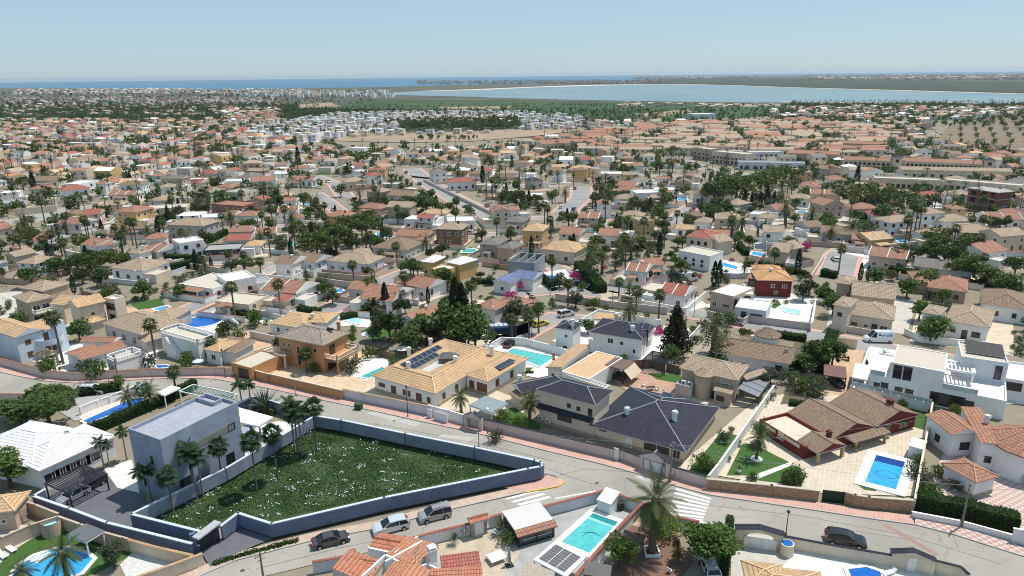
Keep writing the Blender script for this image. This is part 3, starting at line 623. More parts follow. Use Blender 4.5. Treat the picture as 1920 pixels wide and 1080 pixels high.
def pool(label,pts,col='sky',cop=.6,copm=None,z=.0,deep=None,group='swimming pools'):
    q=[G(p,z+.12) for p in pts] if not isinstance(pts[0],Vector) else [p.copy() for p in pts]; n=len(q); c=sum(q,Vector())/n; c.z=0
    if sum(q[i].x*q[(i+1)%n].y-q[(i+1)%n].x*q[i].y for i in range(n))<0: q=q[::-1]
    r=thing('swimming_pool',label,'pool',(c.x,c.y,z),group) if label else thing('swimming_pool',None,'pool',(c.x,c.y,z),group)
    if not label: auto(r,'pool',{'aqua':'turquoise','sky':'bright blue','blue':'deep blue','teal':'teal green','pale':'pale blue'}[col]+' garden pool',group,c)
    off=[]
    for i in range(n):
        a,b_,d=q[i-1],q[i],q[(i+1)%n]; e1=(b_-a).to_2d().normalized(); e2=(d-b_).to_2d().normalized(); n1=Vector((e1.y,-e1.x)); n2=Vector((e2.y,-e2.x)); m=(n1+n2); m=m/max(.35,m.length_squared/2)*cop/1.; off.append(Vector((b_.x+m.x,b_.y+m.y)))
    b=MB()
    for i in range(n):
        j=(i+1)%n; I0,I1,O0,O1=q[i],q[j],off[i],off[j]; t=z+.14
        b.poly([(I0.x,I0.y,t),(O0.x,O0.y,t),(O1.x,O1.y,t),(I1.x,I1.y,t)]); b.poly([(O0.x,O0.y,z),(O1.x,O1.y,z),(O1.x,O1.y,t),(O0.x,O0.y,t)]); b.poly([(I0.x,I0.y,t),(I1.x,I1.y,t),(I1.x,I1.y,z+.02),(I0.x,I0.y,z+.02)])
    b.build('coping',copm or plain('white_coping',(.74,.72,.69),.7,.05,1.5),r)
    b=MB(); b.poly([(p.x,p.y,z+.07) for p in q]); b.build('water',water('pool_water_'+col,*POOLC[col],scale=1.4,bump=.45,dist=.08),r); return r
def lounger(label,p,yaw,c=(.75,.75,.73),group='sun loungers by the pools'):
    g=Vector((p[0],p[1],0)); r=thing('sun_lounger',label,'sun lounger',g,group); r.rotation_euler=(0,0,yaw); m=plain('lounger_%02d%02d%02d'%tuple(int(x*99) for x in c),c,.6,.05); b=MB(); b.box(g+Vector((-.2,0,.32)),(1.35,.65,.08)); b.build('seat',m,r)
    b=MB(); A=[g+Vector((x,y,z)) for x,y,z in((.48,-.32,.34),(.48,.32,.34),(1.0,.32,.75),(1.0,-.32,.75))]; b.poly(A); b.poly([p_-Vector((0,0,.07)) for p_ in A][::-1])
    for i in range(4): j=(i+1)%4; b.poly([A[i]-Vector((0,0,.07)),A[j]-Vector((0,0,.07)),A[j],A[i]])
    b.build('backrest',m,r)
    for x in(-.75,.4):
        for y in(-.27,.27): b=MB(); b.box(g+Vector((x,y,0)),(.06,.06,.32)); b.build('leg',plain('white_frame',FRAME['w'],.5),r)
    return r
def pergola(label,A,B,C,h,slats,m,name='pergola',cat='pergola',solid=False,posts=True,pm=None,along='w',th=.1):
    r=RP(A,B,C,h); c=r.c(0); rt=thing(name,label,cat,c); b=MB(); pm=pm or m
    if posts:
        for i,(x,y) in enumerate(((.1,.1),(r.w-.1,.1),(r.w-.1,r.d-.1),(.1,r.d-.1))):
            q=MB(); p=r.at(x,y); q.box((*p,0),(.16,.16,h-.15),r.yaw); q.build('post',pm,rt)
    f=MB()
    for a0,a1 in(((0,0),(r.w,0)),((0,r.d),(r.w,r.d)),((0,0),(0,r.d)),((r.w,0),(r.w,r.d))):
        p,q=Vector(r.at(*a0)),Vector(r.at(*a1)); d=q-p; m_=(p+q)/2; f.box((m_.x,m_.y,h-.16),(d.length+(.14 if a0[1]==a1[1] else -.15),.14,.17),math.atan2(d.y,d.x))
    f.build('frame',pm,rt)
    if solid:
        b.prism(r.inset(-.05).pts(),h+.015,h+.015+th); b.build('roof_panel',m,rt)
    else:
        n=slats
        for i in range(n):
            if along=='w': p=r.at(r.w/2,(i+.5)/n*r.d); b.box((*p,h-.1),(r.w-.15,.12,.09),r.yaw)
            else: p=r.at((i+.5)/n*r.w,r.d/2); b.box((*p,h-.1),(.12,r.d-.15,.09),r.yaw)
        b.build('slats',m,rt)
    return rt
def parasol(label,p,c,h=2.4,rad=1.4,group='garden parasols'):
    g=Vector((p[0],p[1],0)); r=thing('parasol',label,'parasol',g,group); b=MB(); b.tube(g,g+Vector((0,0,h)),.03,.03,6); b.tube(g,g+Vector((0,0,.12)),.3,.25,10); b.build('pole',plain('grey_steel',(.32,.33,.34),.5),r)
    b=MB(); n=8; ring=[g+Vector((rad*math.cos(2*PI*i/n),rad*math.sin(2*PI*i/n),h-.45)) for i in range(n)]; t=g+Vector((0,0,h+.05))
    for i in range(n): b.poly([ring[i],ring[(i+1)%n],t],i%2 if isinstance(c[0],tuple) else 0); b.poly([ring[(i+1)%n]-Vector((0,0,.03)),ring[i]-Vector((0,0,.03)),t-Vector((0,0,.04))],0)
    cs=c if isinstance(c[0],tuple) else (c,c); b.build('canopy',[plain('canopy_%02d%02d%02d'%tuple(int(x*99) for x in k),k,.8,.05) for k in cs],r); return r
def table(label,p,yaw,l,w_,c=(.75,.75,.75),h=.74):
    g=Vector((p[0],p[1],0)); r=thing('garden_table',label,'table',g); r.rotation_euler=(0,0,yaw); m=plain('table_%02d%02d%02d'%tuple(int(x*99) for x in c),c,.5,.04); b=MB(); b.box(g+Vector((0,0,h-.06)),(l,w_,.06)); b.box(g+Vector((0,0,h-.002)),(l,.03,.006),0); b.build('tabletop',m,r)
    for x in(-1,1):
        for y in(-1,1): b=MB(); b.box(g+Vector((x*(l/2-.06),y*(w_/2-.06),0)),(.07,.07,h-.06)); b.build('leg',plain('grey_steel',(.32,.33,.34),.5),r)
    return r
def chair(label,p,yaw,c=(.75,.75,.75),group='garden chairs'):
    g=Vector((p[0],p[1],0)); r=thing('garden_chair',label,'chair',g,group); r.rotation_euler=(0,0,yaw); m=plain('chair_%02d%02d%02d'%tuple(int(x*99) for x in c),c,.6,.05); b=MB(); b.box(g+Vector((0,0,.41)),(.5,.5,.06)); b.build('seat',m,r); b=MB(); b.box(g+Vector((-.24,0,.47)),(.06,.5,.45)); b.build('backrest',m,r)
    for x in(-1,1):
        for y in(-1,1): b=MB(); b.box(g+Vector((x*.21,y*.21,0)),(.05,.05,.41)); b.build('leg',m,r)
    return r
def pot(label,p,kind='bush',h=1.1,c=(.6,.58,.55),pr=.3,ph=.5,group='potted plants'):
    g=Vector((p[0],p[1],0)); r=thing('potted_plant',label,'potted plant',g,group); b=MB(); b.tube(g,g+Vector((0,0,ph)),pr*.75,pr,12); b.tube(g+Vector((0,0,ph-.08)),g+Vector((0,0,ph+.01)),pr*1.1,pr*1.1,12); b.build('pot',plain('pot_%02d%02d%02d'%tuple(int(x*99) for x in c),c,.8,.1),r)
    t,cr=proto(kind,0,0); s=h/BASEH[kind]; o=bpy.data.objects.new('foliage',cr); COL.objects.link(o); o.parent=r; o.scale=(s,s,s); o.location=(0,0,ph-.1); return r
# ------------------------------------------------------------ the setting: ground, water, fields, roads
def roadmat(name,c):
    m,t,b=nodes(name); b.inputs['Roughness'].default_value=.9; pos=N(t,'ShaderNodeNewGeometry').outputs['Position']
    col=mixc(t,ramp(t,noise(t,.09,6),.35,.65),k3(c,.84),k3(c,1.1)); col=mixc(t,mth(t,'MULTIPLY',ramp(t,noise(t,.8,6),.55,.75),.45),col,k3(c,.62)); col=mixc(t,mth(t,'MULTIPLY',ramp(t,noise(t,2.2,4),.6,.8),.35),col,k3(c,1.3)); col=mixc(t,mth(t,'MULTIPLY',ramp(t,noise(t,16,2),.4,.7),.35),col,k3(c,.7))
    ds=t.nodes.new('ShaderNodeMix'); ds.data_type='VECTOR'; ds.inputs[0].default_value=.12; nz=N(t,'ShaderNodeTexNoise',Scale=.6,Detail=4); L(t,pos,nz.inputs['Vector']); sc=t.nodes.new('ShaderNodeVectorMath'); sc.operation='SCALE'; sc.inputs['Scale'].default_value=9; L(t,nz.outputs['Color'],sc.inputs[0]); L(t,pos,ds.inputs[4]); L(t,sc.outputs[0],ds.inputs[5])
    v=N(t,'ShaderNodeTexVoronoi',Scale=.17,feature='DISTANCE_TO_EDGE'); L(t,ds.outputs[1],v.inputs['Vector']); cr=mth(t,'MULTIPLY',ramp(t,v.outputs['Distance'],.012,.004),ramp(t,noise(t,.13,3),.5,.6)); col=mixc(t,mth(t,'MULTIPLY',cr,.45),col,k3(c,.4))
    L(t,col,b.inputs['Base Color']); MATS[name]=m; return m
asphalt=roadmat('asphalt_pale',(.34,.31,.27)); asph2=roadmat('asphalt_grey',(.29,.28,.265))
dirt=plain('dry_ground',(.33,.275,.21),.95,.2,.12,c2=(.235,.21,.14),fine=.6); dirt2=plain('dry_field',(.34,.25,.17),.95,.12,.02,fine=.05)
pinkpave=lined('pink_paving',(.55,.33,.265),(.38,.25,.21),.5,2,.06,.85,.42); white=plain('road_paint',(.72,.72,.70),.7,.06,3,fine=5); yellowp=plain('kerb_yellow',(.6,.42,.06),.7,.1)
kerbm=plain('kerb_concrete',(.42,.39,.35),.85,.1,1); beige=lined('beige_paving',(.58,.49,.38),(.44,.36,.28),.6,2,.07,.85,.5); whitep=plain('white_paving',(.68,.66,.62),.8,.06,.4,fine=1.)
greyp=plain('grey_stamped_paving',(.38,.38,.37),.8,.16,.7,fine=1.4); ochrep=plain('ochre_paving',(.55,.38,.24),.85,.1,.5,fine=1); turf=plain('artificial_turf',(.05,.115,.022),.9,.12,1.2,fine=7); gravel=plain('white_gravel',(.62,.6,.57),.95,.15,3,fine=9)
deckm=lined('red_brown_deck',(.18,.09,.06),(.09,.045,.03),.3,0,.1,.7,.9); shadem=plain('shade_strip_dark',(.035,.03,.022),.95,.2,2); drive=lined('driveway_blocks',(.13,.135,.15),(.09,.09,.1),.35,2,.1,.85,.4)  # last but one: near black for the painted shadow under the blue wall
b=MB(); n=96; RAD=22000
b.poly([(RAD*math.cos(2*PI*i/n),RAD*math.sin(2*PI*i/n),-6) for i in range(n)]); tag(b.build('sea',water('sea_water',(.012,.115,.21),(.016,.125,.225),.02,.35,.12,.5)),kind='structure')
coast=[(-900,172),(0,165),(200,166),(350,168),(480,168),(560,165),(700,163.5),(800,161),(900,158.5),(1000,157),(1100,153.5),(1190,151),(1240,147),(1300,144.5),(1500,141.8),(1700,139.8),(1920,137.5),(2600,131.5)]
b=MB(); q=[G(p,0) for p in coast]; q=q+[Vector((3500,-80,0)),Vector((-2500,-80,0))]; q=q if sum(q[i].x*q[(i+1)%len(q)].y-q[(i+1)%len(q)].x*q[i].y for i in range(len(q)))>0 else q[::-1]
b.poly(q); far=plain('far_land',(.07,.08,.05),.95,.3,.004,c2=(.13,.12,.08),fine=.02); tag(b.build('terrain',far),kind='structure')
FZ=[0]
def farsheet(nm,pts,z,m): FZ[0]+=1; return sheet(nm,pts,z+.02*FZ[0] if z>.1 else z,m)
farsheet('town_ground',[(-400,300),(-300,236),(0,220),(300,222),(430,262),(800,250),(1050,262),(1240,228),(1500,215),(1700,210),(2100,222),(2300,300),(3200,1300),(-1300,1300)],.02,dirt)
lag=[(690,177),(800,170),(900,167.5),(1000,163.5),(1060,161.5),(1110,160),(1200,159),(1290,159),(1380,161),(1500,165.5),(1700,171),(1920,177.5),(2200,184),(2200,203),(1920,195),(1700,193.5),(1500,193),(1350,192.5),(1200,190),(1050,187),(950,184.5),(880,182),(800,180)]
farsheet('lagoon',lag,.5,water('lagoon_water',(.135,.205,.225),(.195,.27,.28),.004,.4,.05,.3))
farsheet('lagoon_shore',[(780,171.5),(900,167.3),(1000,163),(1100,159.5),(1200,158.3),(1290,158.3),(1380,160.3),(1500,164.8),(1700,170),(1920,176.5),(2200,183),(2200,184),(1920,177.5),(1700,171),(1500,165.5),(1380,161),(1290,159),(1200,159),(1000,164.5),(900,169.5)],.9,plain('salt_shore',(.55,.5,.42),.9,.1,.01))
farsheet('scrubland',[(1080,158.5),(1180,152),(1300,146),(1500,147),(1700,150),(1920,153),(2300,157),(2300,181),(1920,174),(1700,168.5),(1500,163.5),(1380,159.5),(1290,157.5),(1200,157.8)],.6,plain('scrub_green',(.03,.05,.024),.95,.25,.006,c2=(.055,.07,.038),fine=.03))
fg=plain('citrus_grove',(.028,.06,.018),.95,.25,.01,c2=(.055,.10,.03),fine=.12); fg2=plain('green_field',(.045,.08,.024),.95,.2,.012,fine=.05)
for nm,pts,m in(('field',[(560,205),(700,188),(950,188),(1050,190),(1350,195),(1500,195),(2000,198),(2000,211),(1700,207),(1480,212),(1300,231),(1180,236),(1120,222),(900,207)],fg),('field',[(1290,202),(1480,198),(1440,214),(1290,232),(1120,238)],fg2),('field',[(730,192),(940,189),(960,199),(760,200)],fg2),('field',[(560,262),(690,251),(860,248),(1060,238),(1130,240),(1000,256),(880,266),(730,268)],dirt2),('field',[(540,178),(640,172),(690,172),(640,180)],dirt2),('field',[(530,198),(620,193),(640,200),(560,203)],dirt2),
  ('field',[(1340,196),(1470,195),(1460,200),(1330,201)],dirt2),('orchard_ground',[(1790,222),(1990,212),(1990,296),(1850,276),(1760,262)],plain('orchard_soil',(.21,.165,.11),.95,.15,.05,fine=.2)),('field',[(1480,199),(1600,197),(1640,203),(1500,206)],fg2),('field',[(1660,197),(1800,198),(1790,204),(1650,203)],dirt2),('field',[(1820,199),(1960,201),(1960,207),(1840,205)],fg2),('field',[(1000,206),(1180,203),(1200,209),(1020,213)],fg2),('field',[(1190,214),(1290,206),(1300,212),(1210,222)],dirt2),('field',[(820,201),(960,200),(950,204),(830,205)],dirt2),('field',[(0,196),(200,190),(330,196),(200,206),(0,210)],fg)): farsheet(nm,pts,.3,m)
# roads (traced kerb lines, metres above the ground sheet)
def road(nm,pts,z=.1,m=asphalt): return sheet(nm,pts,z,m)
kerb=[(-60,680),(0,699),(31,706),(83,716),(150,720),(230,715),(330,710),(400,712),(485,726),(556,741),(610,753),(682,768),(786,791),(894,814),(1020,846),(1128,872),(1191,889),(1255,910),(1330,930),(1480,952),(1542,961),(1640,976),(1715,986),(1790,1005),(1840,1021),(1920,1046),(2000,1075)]
near=[(2000,1180),(1930,1140),(1800,1075),(1660,1050),(1500,1024),(1360,1004),(1290,985),(1140,935),(1000,950),(800,1012),(585,1060),(440,1095),(330,1120),(300,1120),(387,1077),(443,1053),(589,1015),(702,994),(845,957),(1007,921),(1050,912),(1058,905),(1040,893),(1020,889),(900,862),(760,832),(640,805),(560,788),(478,765),(420,742),(330,733),(250,733),(146,736),(60,741),(-60,742)]
road('road',kerb+near)
def strip(nm,line,wpx,z0,z1,m,kb=True,wm=1.7,kc=kerbm):
    "raised pavement behind a kerb line, wm metres wide to the far side"
    q=[G(p) for p in line]; b=MB(); off=[]
    for i,p in enumerate(q):
        a=q[max(0,i-1)]; e=q[min(len(q)-1,i+1)]; d=(e-a).normalized(); off.append(p+Vector((-d.y,d.x,0))*wm)
    for i in range(len(q)-1):
        A,B,C,D=q[i],q[i+1],off[i+1],off[i]; d=(B-A).normalized(); nn=Vector((-d.y,d.x,0))*.16*(1 if wm>0 else -1); Z=Vector((0,0,z1)); z_=Vector((0,0,z0)); up=(lambda L_:L_) if wm>0 else (lambda L_:L_[::-1])
        b.poly(up([A+nn+Z,B+nn+Z,C+Z,D+Z]),0); b.poly(up([A+Z,B+Z,B+nn+Z,A+nn+Z]),1); b.poly(up([A+z_,B+z_,B+Z,A+Z]),1)
    o=b.build(nm,[m,kc]); o['kind']='structure'; return o
strip('pavement',kerb[:23],0,.1,.24,pinkpave,wm=2.0); strip('pavement',kerb[22:],0,.1,.24,checker('checked_pavement',(.56,.44,.40),(.40,.22,.18),.55,.45),wm=2.2)
low=[(300,1120),(387,1077),(443,1053),(589,1015),(702,994),(845,957),(985,925)]
strip('pavement',low,0,.1,.24,plain('sandy_pavement',(.52,.39,.31),.9,.12,.8,fine=2),wm=1.6)
sheet('pavement',[(985,925),(1007,921),(1046,914),(1057,907),(1050,900),(1026,893),(1018,900),(940,916)],.247,pinkpave)
b=MB(); yl=[G(p) for p in[(985,925.5),(1007,921.5),(1047,914),(1058,907),(1051,900)]]
for p,q_ in zip(yl,yl[1:]): m_=(p+q_)/2; d=q_-p; b.box((m_.x,m_.y,.1),(d.length,.16,.15),math.atan2(d.y,d.x))
tag(b.build('kerb',yellowp),kind='structure')
b=MB()
for x0,y0,x1,y1,x2,y2,x3,y3 in((946,936,1007,919.5,1011,922.5,953,937.5),(957,941.5,1018,925,1023,928.5,965,943.5),(968,946.5,1029,931,1034,934,976,949)): b.poly([(*G(p).to_2d(),.106) for p in((x0,y0),(x3,y3),(x2,y2),(x1,y1))])
for i in range(8):
    t=i/7; l=(1268-12*t-6*t,916+53*t); r_=(1334-17*t,935+40*t); a=G(l); c_=G(r_); d=(c_-a).normalized(); nn=Vector((d.y,-d.x,0))*.5; b.poly([(*(p_).to_2d(),.106) for p_ in(a,a+nn,c_+nn,c_)])
a=[G(p) for p in((1040,935),(1116,921),(1118,923),(1040,937))]; b.poly([(p.x,p.y,.106) for p in a])
o=b.build('road_markings',white); o['kind']='structure'
sheet('road_markings',[(1655,986),(1662,984),(1760,1040),(1752,1043)],.105,plain('trench_patch',(.30,.20,.15),.9,.1))
patch=plain('concrete_patch',(.46,.43,.39),.9,.08,.5,fine=2)
for pts in([(685,776),(700,772),(790,795),(780,801)],[(1190,895),(1200,888),(1250,905),(1235,915)],[(830,815),(890,822),(880,828),(820,820)]): sheet('road_patch',pts,.105,patch)
for i,(x,y) in enumerate(((455,1071),(1119,907))):
    g=G((x,y)); b=MB(); b.tube((g.x,g.y,.09),(g.x,g.y,.112),.42,.42,16); b.tube((g.x,g.y,.1),(g.x,g.y,.118),.33,.33,16,1); tag(b.build('manhole_cover',[patch,plain('cast_iron',(.10,.09,.085),.6,.2,6)],None,loc=g),['round iron manhole cover in the lower road near the bottom edge','round manhole cover in the asphalt right of the pointed blue wall corner'][i],'manhole cover')
crack=plain('tar_seam',(.19,.18,.165),.9,.1)
def seam(pts,w_=.07):
    b=MB(); q=[G(p) for p in pts]
    for p,e in zip(q,q[1:]): d=(e-p).normalized(); nn=Vector((-d.y,d.x,0))*w_; b.poly([(*(x).to_2d(),.104) for x in(p-nn,e-nn,e+nn,p+nn)])
    o=b.build('road_seam',crack); o['kind']='structure'
for s_ in([(1050,892),(1100,880),(1180,886)],[(1000,868),(1060,893),(1130,914)],[(700,795),(880,828),(1040,866)],[(1300,945),(1500,968),(1700,1005),(1880,1060)],[(480,1068),(640,1028),(760,1005)],[(300,716),(420,728),(560,758)],[(1560,990),(1700,1012)]): seam(s_)
# mid-distance streets
def street(pts,w_,m=asph2,z=.09,pave=True):
    q=[G(p) for p in pts]; b=MB()
    for k,(ww,zz,mi) in enumerate(((w_+2.6,z-.03,1),(w_,z,0)) if pave else((w_,z,0),)):
        L_=[];R_=[]
        for i,p in enumerate(q):
            d=(q[min(len(q)-1,i+1)]-q[max(0,i-1)]).normalized(); nn=Vector((-d.y,d.x,0))*ww/2; L_.append(p+nn); R_.append(p-nn)
        for i in range(len(q)-1): b.poly([(*x.to_2d(),zz) for x in(R_[i],R_[i+1],L_[i+1],L_[i])],mi)
    o=b.build('street',[m,pinkpave]); o['kind']='structure'; OCCL.append((q,w_/2+(5 if w_==10 else 2.5))); return o
OCCL=[]
OCCL.append(([G(p) for p in kerb],6)); 
ST=[([(905,668),(985,620),(1040,596),(1120,604)],6.5),([(985,548),(1060,542),(1140,552),(1240,575),(1320,592),(1500,625),(1660,655),(1920,702)],6.5),([(985,548),(960,556)],5),([(1120,545),(1040,500),(1020,495)],5),([(1140,545),(1240,538),(1300,540)],6),
 ([(1565,520),(1580,480),(1592,460),(1490,445),(1400,420)],9),([(1592,462),(1700,487),(1920,500)],6),([(600,590),(690,540),(760,512),(800,500)],6),([(400,555),(560,500),(300,485),(180,475)],5),([(960,424),(925,408),(860,376),(800,341),(772,316)],10),([(650,372),(630,345),(590,330)],7),([(640,400),(610,375),(590,362)],6),
 ([(1055,400),(1090,370),(1090,350)],9),([(1260,420),(1285,395),(1320,375),(1320,360)],6),([(0,420),(60,412),(100,398),(180,390)],16),([(230,428),(420,420),(700,430),(930,440)],5),([(930,410),(1040,408),(1260,410)],5),([(1480,405),(1600,430),(1760,455),(1920,470)],6),([(1280,300),(1330,318),(1420,330)],8),([(1200,330),(1340,332)],8),([(760,330),(900,345),(1060,350)],5),([(1590,345),(1750,358),(1920,372)],6),([(430,545),(330,590)],5),([(1750,250),(1790,262),(1880,235)],6)]
for p,w_ in ST: street(p,w_,asph2 if w_!=16 else asphalt)
# ------------------------------------------------------------ yards
for nm,pts,m,z in(('lawn',[(246,966),(423,882),(590,785),(1012,872),(509,985),(446,965),(414,990),(373,999)],plain('wild_grass',(.025,.075,.018),.95,.35,.35,c2=(.07,.095,.04),fine=3),.05),
 ('driveway',[(64,940),(83,925),(150,890),(220,875),(246,905),(275,930),(260,960),(246,975),(373,1012),(412,1016),(385,1040),(358,1036),(200,990)],drive,.05),('paving',[(195,880),(247,862),(262,925),(220,915)],whitep,.07),  # small white sheet by the house colours in the sunlit driveway edge
 ('paving',[(330,870),(415,815),(520,790),(575,795),(420,885),(330,925)],whitep,.05),('driveway',[(380,1042),(415,1020),(448,990),(512,1012),(440,1042),(395,1066)],drive,.26),
 ('paving',[(60,742),(150,735),(330,732),(345,742),(100,800),(140,790)],greyp,.13),('paving',[(146,778),(155,790),(250,758),(340,738),(320,730),(250,745)],lined('pink_terrace',(.62,.46,.38),(.7,.66,.6),.9,2,.3,.8,.3),.15),
 ('lawn',[(0,1020),(80,1000),(130,990),(250,1040),(180,1075),(100,1100),(-60,1100)],turf,.06),('paving',[(-60,1010),(40,985),(100,985),(30,1030),(-30,1085)],plain('light_concrete',(.5,.47,.42),.9,.08,.5,fine=1),.08),('gravel_bed',[(225,1060),(260,1025),(320,1040),(330,1060),(240,1090)],gravel,.075),
 ('pavement',[(240,1100),(330,1060),(380,1062),(330,1110)],pinkpave,.2),
 ('paving',[(830,1010),(905,985),(940,990),(1060,940),(1140,920),(1205,948),(1130,1060),(1040,1100),(900,1100),(780,1060)],greyp,.13),('paving',[(800,1020),(905,995),(960,1010),(975,1040),(940,1090),(880,1080),(830,1050)],plain('beige_concrete',(.50,.41,.31),.9,.12,.4,fine=1.2),.136),
 ('paving',[(1205,950),(1330,985),(1320,1000),(1250,1010),(1180,985)],plain('pink_gravel',(.45,.3,.23),.9,.15,1,fine=5),.13),('terrace',[(1180,985),(1260,1005),(1300,1050),(1260,1110),(1130,1110)],deckm,.135),('paving',[(1370,1000),(1500,1010),(1480,1050),(1420,1110),(1370,1100)],plain('pale_concrete',(.52,.49,.43),.9,.08,.5,fine=1),.13),('paving',[(1470,1015),(1660,1045),(1800,1075),(1850,1120),(1400,1120)],whitep,.128),
 ('paving',[(1345,893),(1440,745),(1500,735),(1745,760),(1712,932),(1530,925)],beige,.13),('lawn',[(1362,893),(1392,833),(1412,834),(1480,868),(1410,893)],turf,.137),('lawn',[(1405,900),(1482,872),(1503,880),(1500,912),(1440,905)],turf,.137),('lawn',[(1683,765),(1738,770),(1733,808),(1680,792)],turf,.14),('lawn',[(1600,905),(1610,888),(1640,912),(1643,923),(1620,920)],turf,.141),
 ('garden_path',[(1385,903),(1480,868),(1486,873),(1400,908)],whitep,.143),('dry_lawn',[(1463,760),(1475,728),(1530,733),(1550,742),(1500,755)],plain('scrubby_lawn',(.13,.11,.07),.95,.25,1.2,fine=3),.137),
 ('paving',[(1240,905),(1290,860),(1395,770),(1445,735),(1440,745),(1340,895),(1300,890)],beige,.128),('lawn',[(1285,892),(1352,812),(1385,818),(1330,893)],turf,.134),
 ('checked_paving',[(1715,985),(1745,900),(1780,830),(1800,815),(1960,860),(1990,1000),(1900,1000),(1830,960)],checker('checked_yard',(.58,.46,.41),(.42,.26,.22),.55,.3),.12),
 ('paving',[(650,735),(820,690),(1000,760),(950,800),(860,790),(700,760)],plain('cream_paving',(.6,.5,.38),.85,.08,.5,fine=1),.12),('lawn',[(935,770),(965,765),(1015,800),(1000,822),(950,805)],turf,.125),('paving',[(905,660),(960,635),(1090,670),(1060,720),(985,705),(930,680)],whitep,.122),('lawn',[(970,690),(1000,690),(985,705)],turf,.126),
 ('paving',[(430,700),(520,660),(700,660),(770,690),(690,745),(640,748),(540,730)],plain('peach_paving',(.60,.45,.31),.85,.1,.4,fine=1),.11),('paving',[(640,700),(700,668),(740,680),(690,715)],whitep,.115),
 ('terrace',[(1150,715),(1190,690),(1290,715),(1270,765),(1190,745)],lined('terracotta_terrace',(.45,.27,.19),(.36,.22,.16),.4,2,.08,.8,.3),.12),('lawn',[(1215,700),(1275,703),(1285,722),(1230,712)],turf,.13),
 ('driveway',[(1530,745),(1565,650),(1620,660),(1602,745)],ochrep,.12),('driveway',[(1270,695),(1330,610),(1350,615),(1330,690)],plain('old_driveway',(.36,.30,.24),.9,.15,.3,fine=1),.115),('lawn',[(1310,675),(1350,655),(1350,685)],turf,.12),
 ('paving',[(1595,740),(1632,650),(1700,660),(1920,700),(1920,760)],whitep,.118),('paving',[(1440,600),(1455,570),(1530,572),(1525,605)],whitep,.13),('lawn',[(1445,575),(1460,565),(1465,572),(1452,580)],turf,.135),('paving',[(1340,510),(1345,485),(1440,505),(1400,515)],whitep,.11),
 ('paving',[(330,625),(345,590),(430,590),(440,615),(380,630)],whitep,.11),('paving',[(400,635),(470,620),(525,645),(460,665)],ochrep,.115),('paving',[(620,610),(640,590),(700,600),(690,615)],whitep,.11),('lawn',[(690,625),(735,612),(745,625),(700,640)],turf,.1),('paving',[(140,560),(230,575),(300,582),(250,600),(100,610)],ochrep,.1),('lawn',[(245,570),(300,560),(310,572),(260,582)],turf,.11),
 ('dry_ground',[(1125,545),(1180,555),(1290,580),(1260,590),(1130,568)],plain('sandy_lot',(.5,.41,.29),.95,.12,.3,fine=1),.1),('paving',[(925,525),(1060,505),(1075,525),(985,545)],whitep,.1),('terrace',[(1560,470),(1660,470),(1650,490)],whitep,.1),
 ('yard',[(1035,640),(1100,602),(1250,612),(1300,618),(1250,690),(1180,682)],whitep,.113),('yard',[(1550,615),(1700,627),(1720,565),(1560,545)],MATS['pale_concrete'],.09),('yard',[(1705,640),(1900,668),(1900,590),(1720,580)],MATS['cream_paving'],.092),('yard',[(850,662),(990,625),(1010,580),(880,560)],MATS['cream_paving'],.09),('yard',[(95,700),(290,690),(300,645),(110,645)],whitep,.091),('yard',[(-20,655),(100,690),(110,640),(0,600)],MATS['pale_concrete'],.093),('yard',[(1320,575),(1450,612),(1545,565),(1400,530)],whitep,.094),('yard',[(1275,760),(1400,765),(1450,715),(1280,690)],MATS['cream_paving'],.095),('yard',[(700,640),(870,660),(880,600),(730,590)],MATS['scrubby_lawn'],.089),('yard',[(470,600),(560,625),(640,600),(560,575)],whitep,.096),('yard',[(0,600),(110,640),(190,600),(90,540),(0,550)],MATS['pale_concrete'],.088),('yard',[(1480,700),(1540,700),(1560,655),(1490,640)],MATS['scrubby_lawn'],.087),
 ('lawn',[(852,468),(870,460),(895,468),(870,480)],turf,.1),('paving',[(1180,560),(1310,560),(1330,575),(1290,585)],whitep,.112)): sheet(nm,pts,z,m)
# ------------------------------------------------------------ NEAR: blue walled plot and the grey blue house
hp=plain('blue_paint',(.13,.165,.255),.8,.14,.35,fine=.9); hcap=plain('sunlit_blue_coping',(.52,.57,.66),.8,.05)  # coping of the blue walls paler: sunlit tops put into the colour
lawnwall=[(373,995),(246,963),(422,878),(590,779),(640,787),(760,812),(890,838),(1002,862),(1013,865.5),(1018.5,870),(1013,874),(990,878),(720,932),(509,981),(446,961),(414,985)]
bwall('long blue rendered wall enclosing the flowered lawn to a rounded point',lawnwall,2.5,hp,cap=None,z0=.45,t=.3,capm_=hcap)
b=MB(); q=[G(p,2.5) for p in lawnwall]; ar=sum(a.x*c.y-c.x*a.y for a,c in zip(q,q[1:]+q[:1])); pg=plain('lit_wall_tone',(.25,.275,.335),.8,.12,.4,fine=.9)  # lighter copy of the wall paint, carries the lit inner faces on an added skin
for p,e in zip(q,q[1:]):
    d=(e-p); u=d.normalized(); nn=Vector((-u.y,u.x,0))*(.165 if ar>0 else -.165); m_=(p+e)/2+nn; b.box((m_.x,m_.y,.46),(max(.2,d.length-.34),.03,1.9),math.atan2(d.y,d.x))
tag(b.build('lit_wall_skin',pg,None,loc=(0,80,0)),'added paler skin inside the long blue wall, its lit side put into colour','wall skin')
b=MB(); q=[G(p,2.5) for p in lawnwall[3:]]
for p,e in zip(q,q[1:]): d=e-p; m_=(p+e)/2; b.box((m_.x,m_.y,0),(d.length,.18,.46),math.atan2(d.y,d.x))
tag(b.build('wall_shade_strip',shadem,None,loc=(0,80,0)),'dark strip standing for the shadow under the long blue lawn wall','shade strip')  # added dark strip, puts the black shadow below the wall into colour
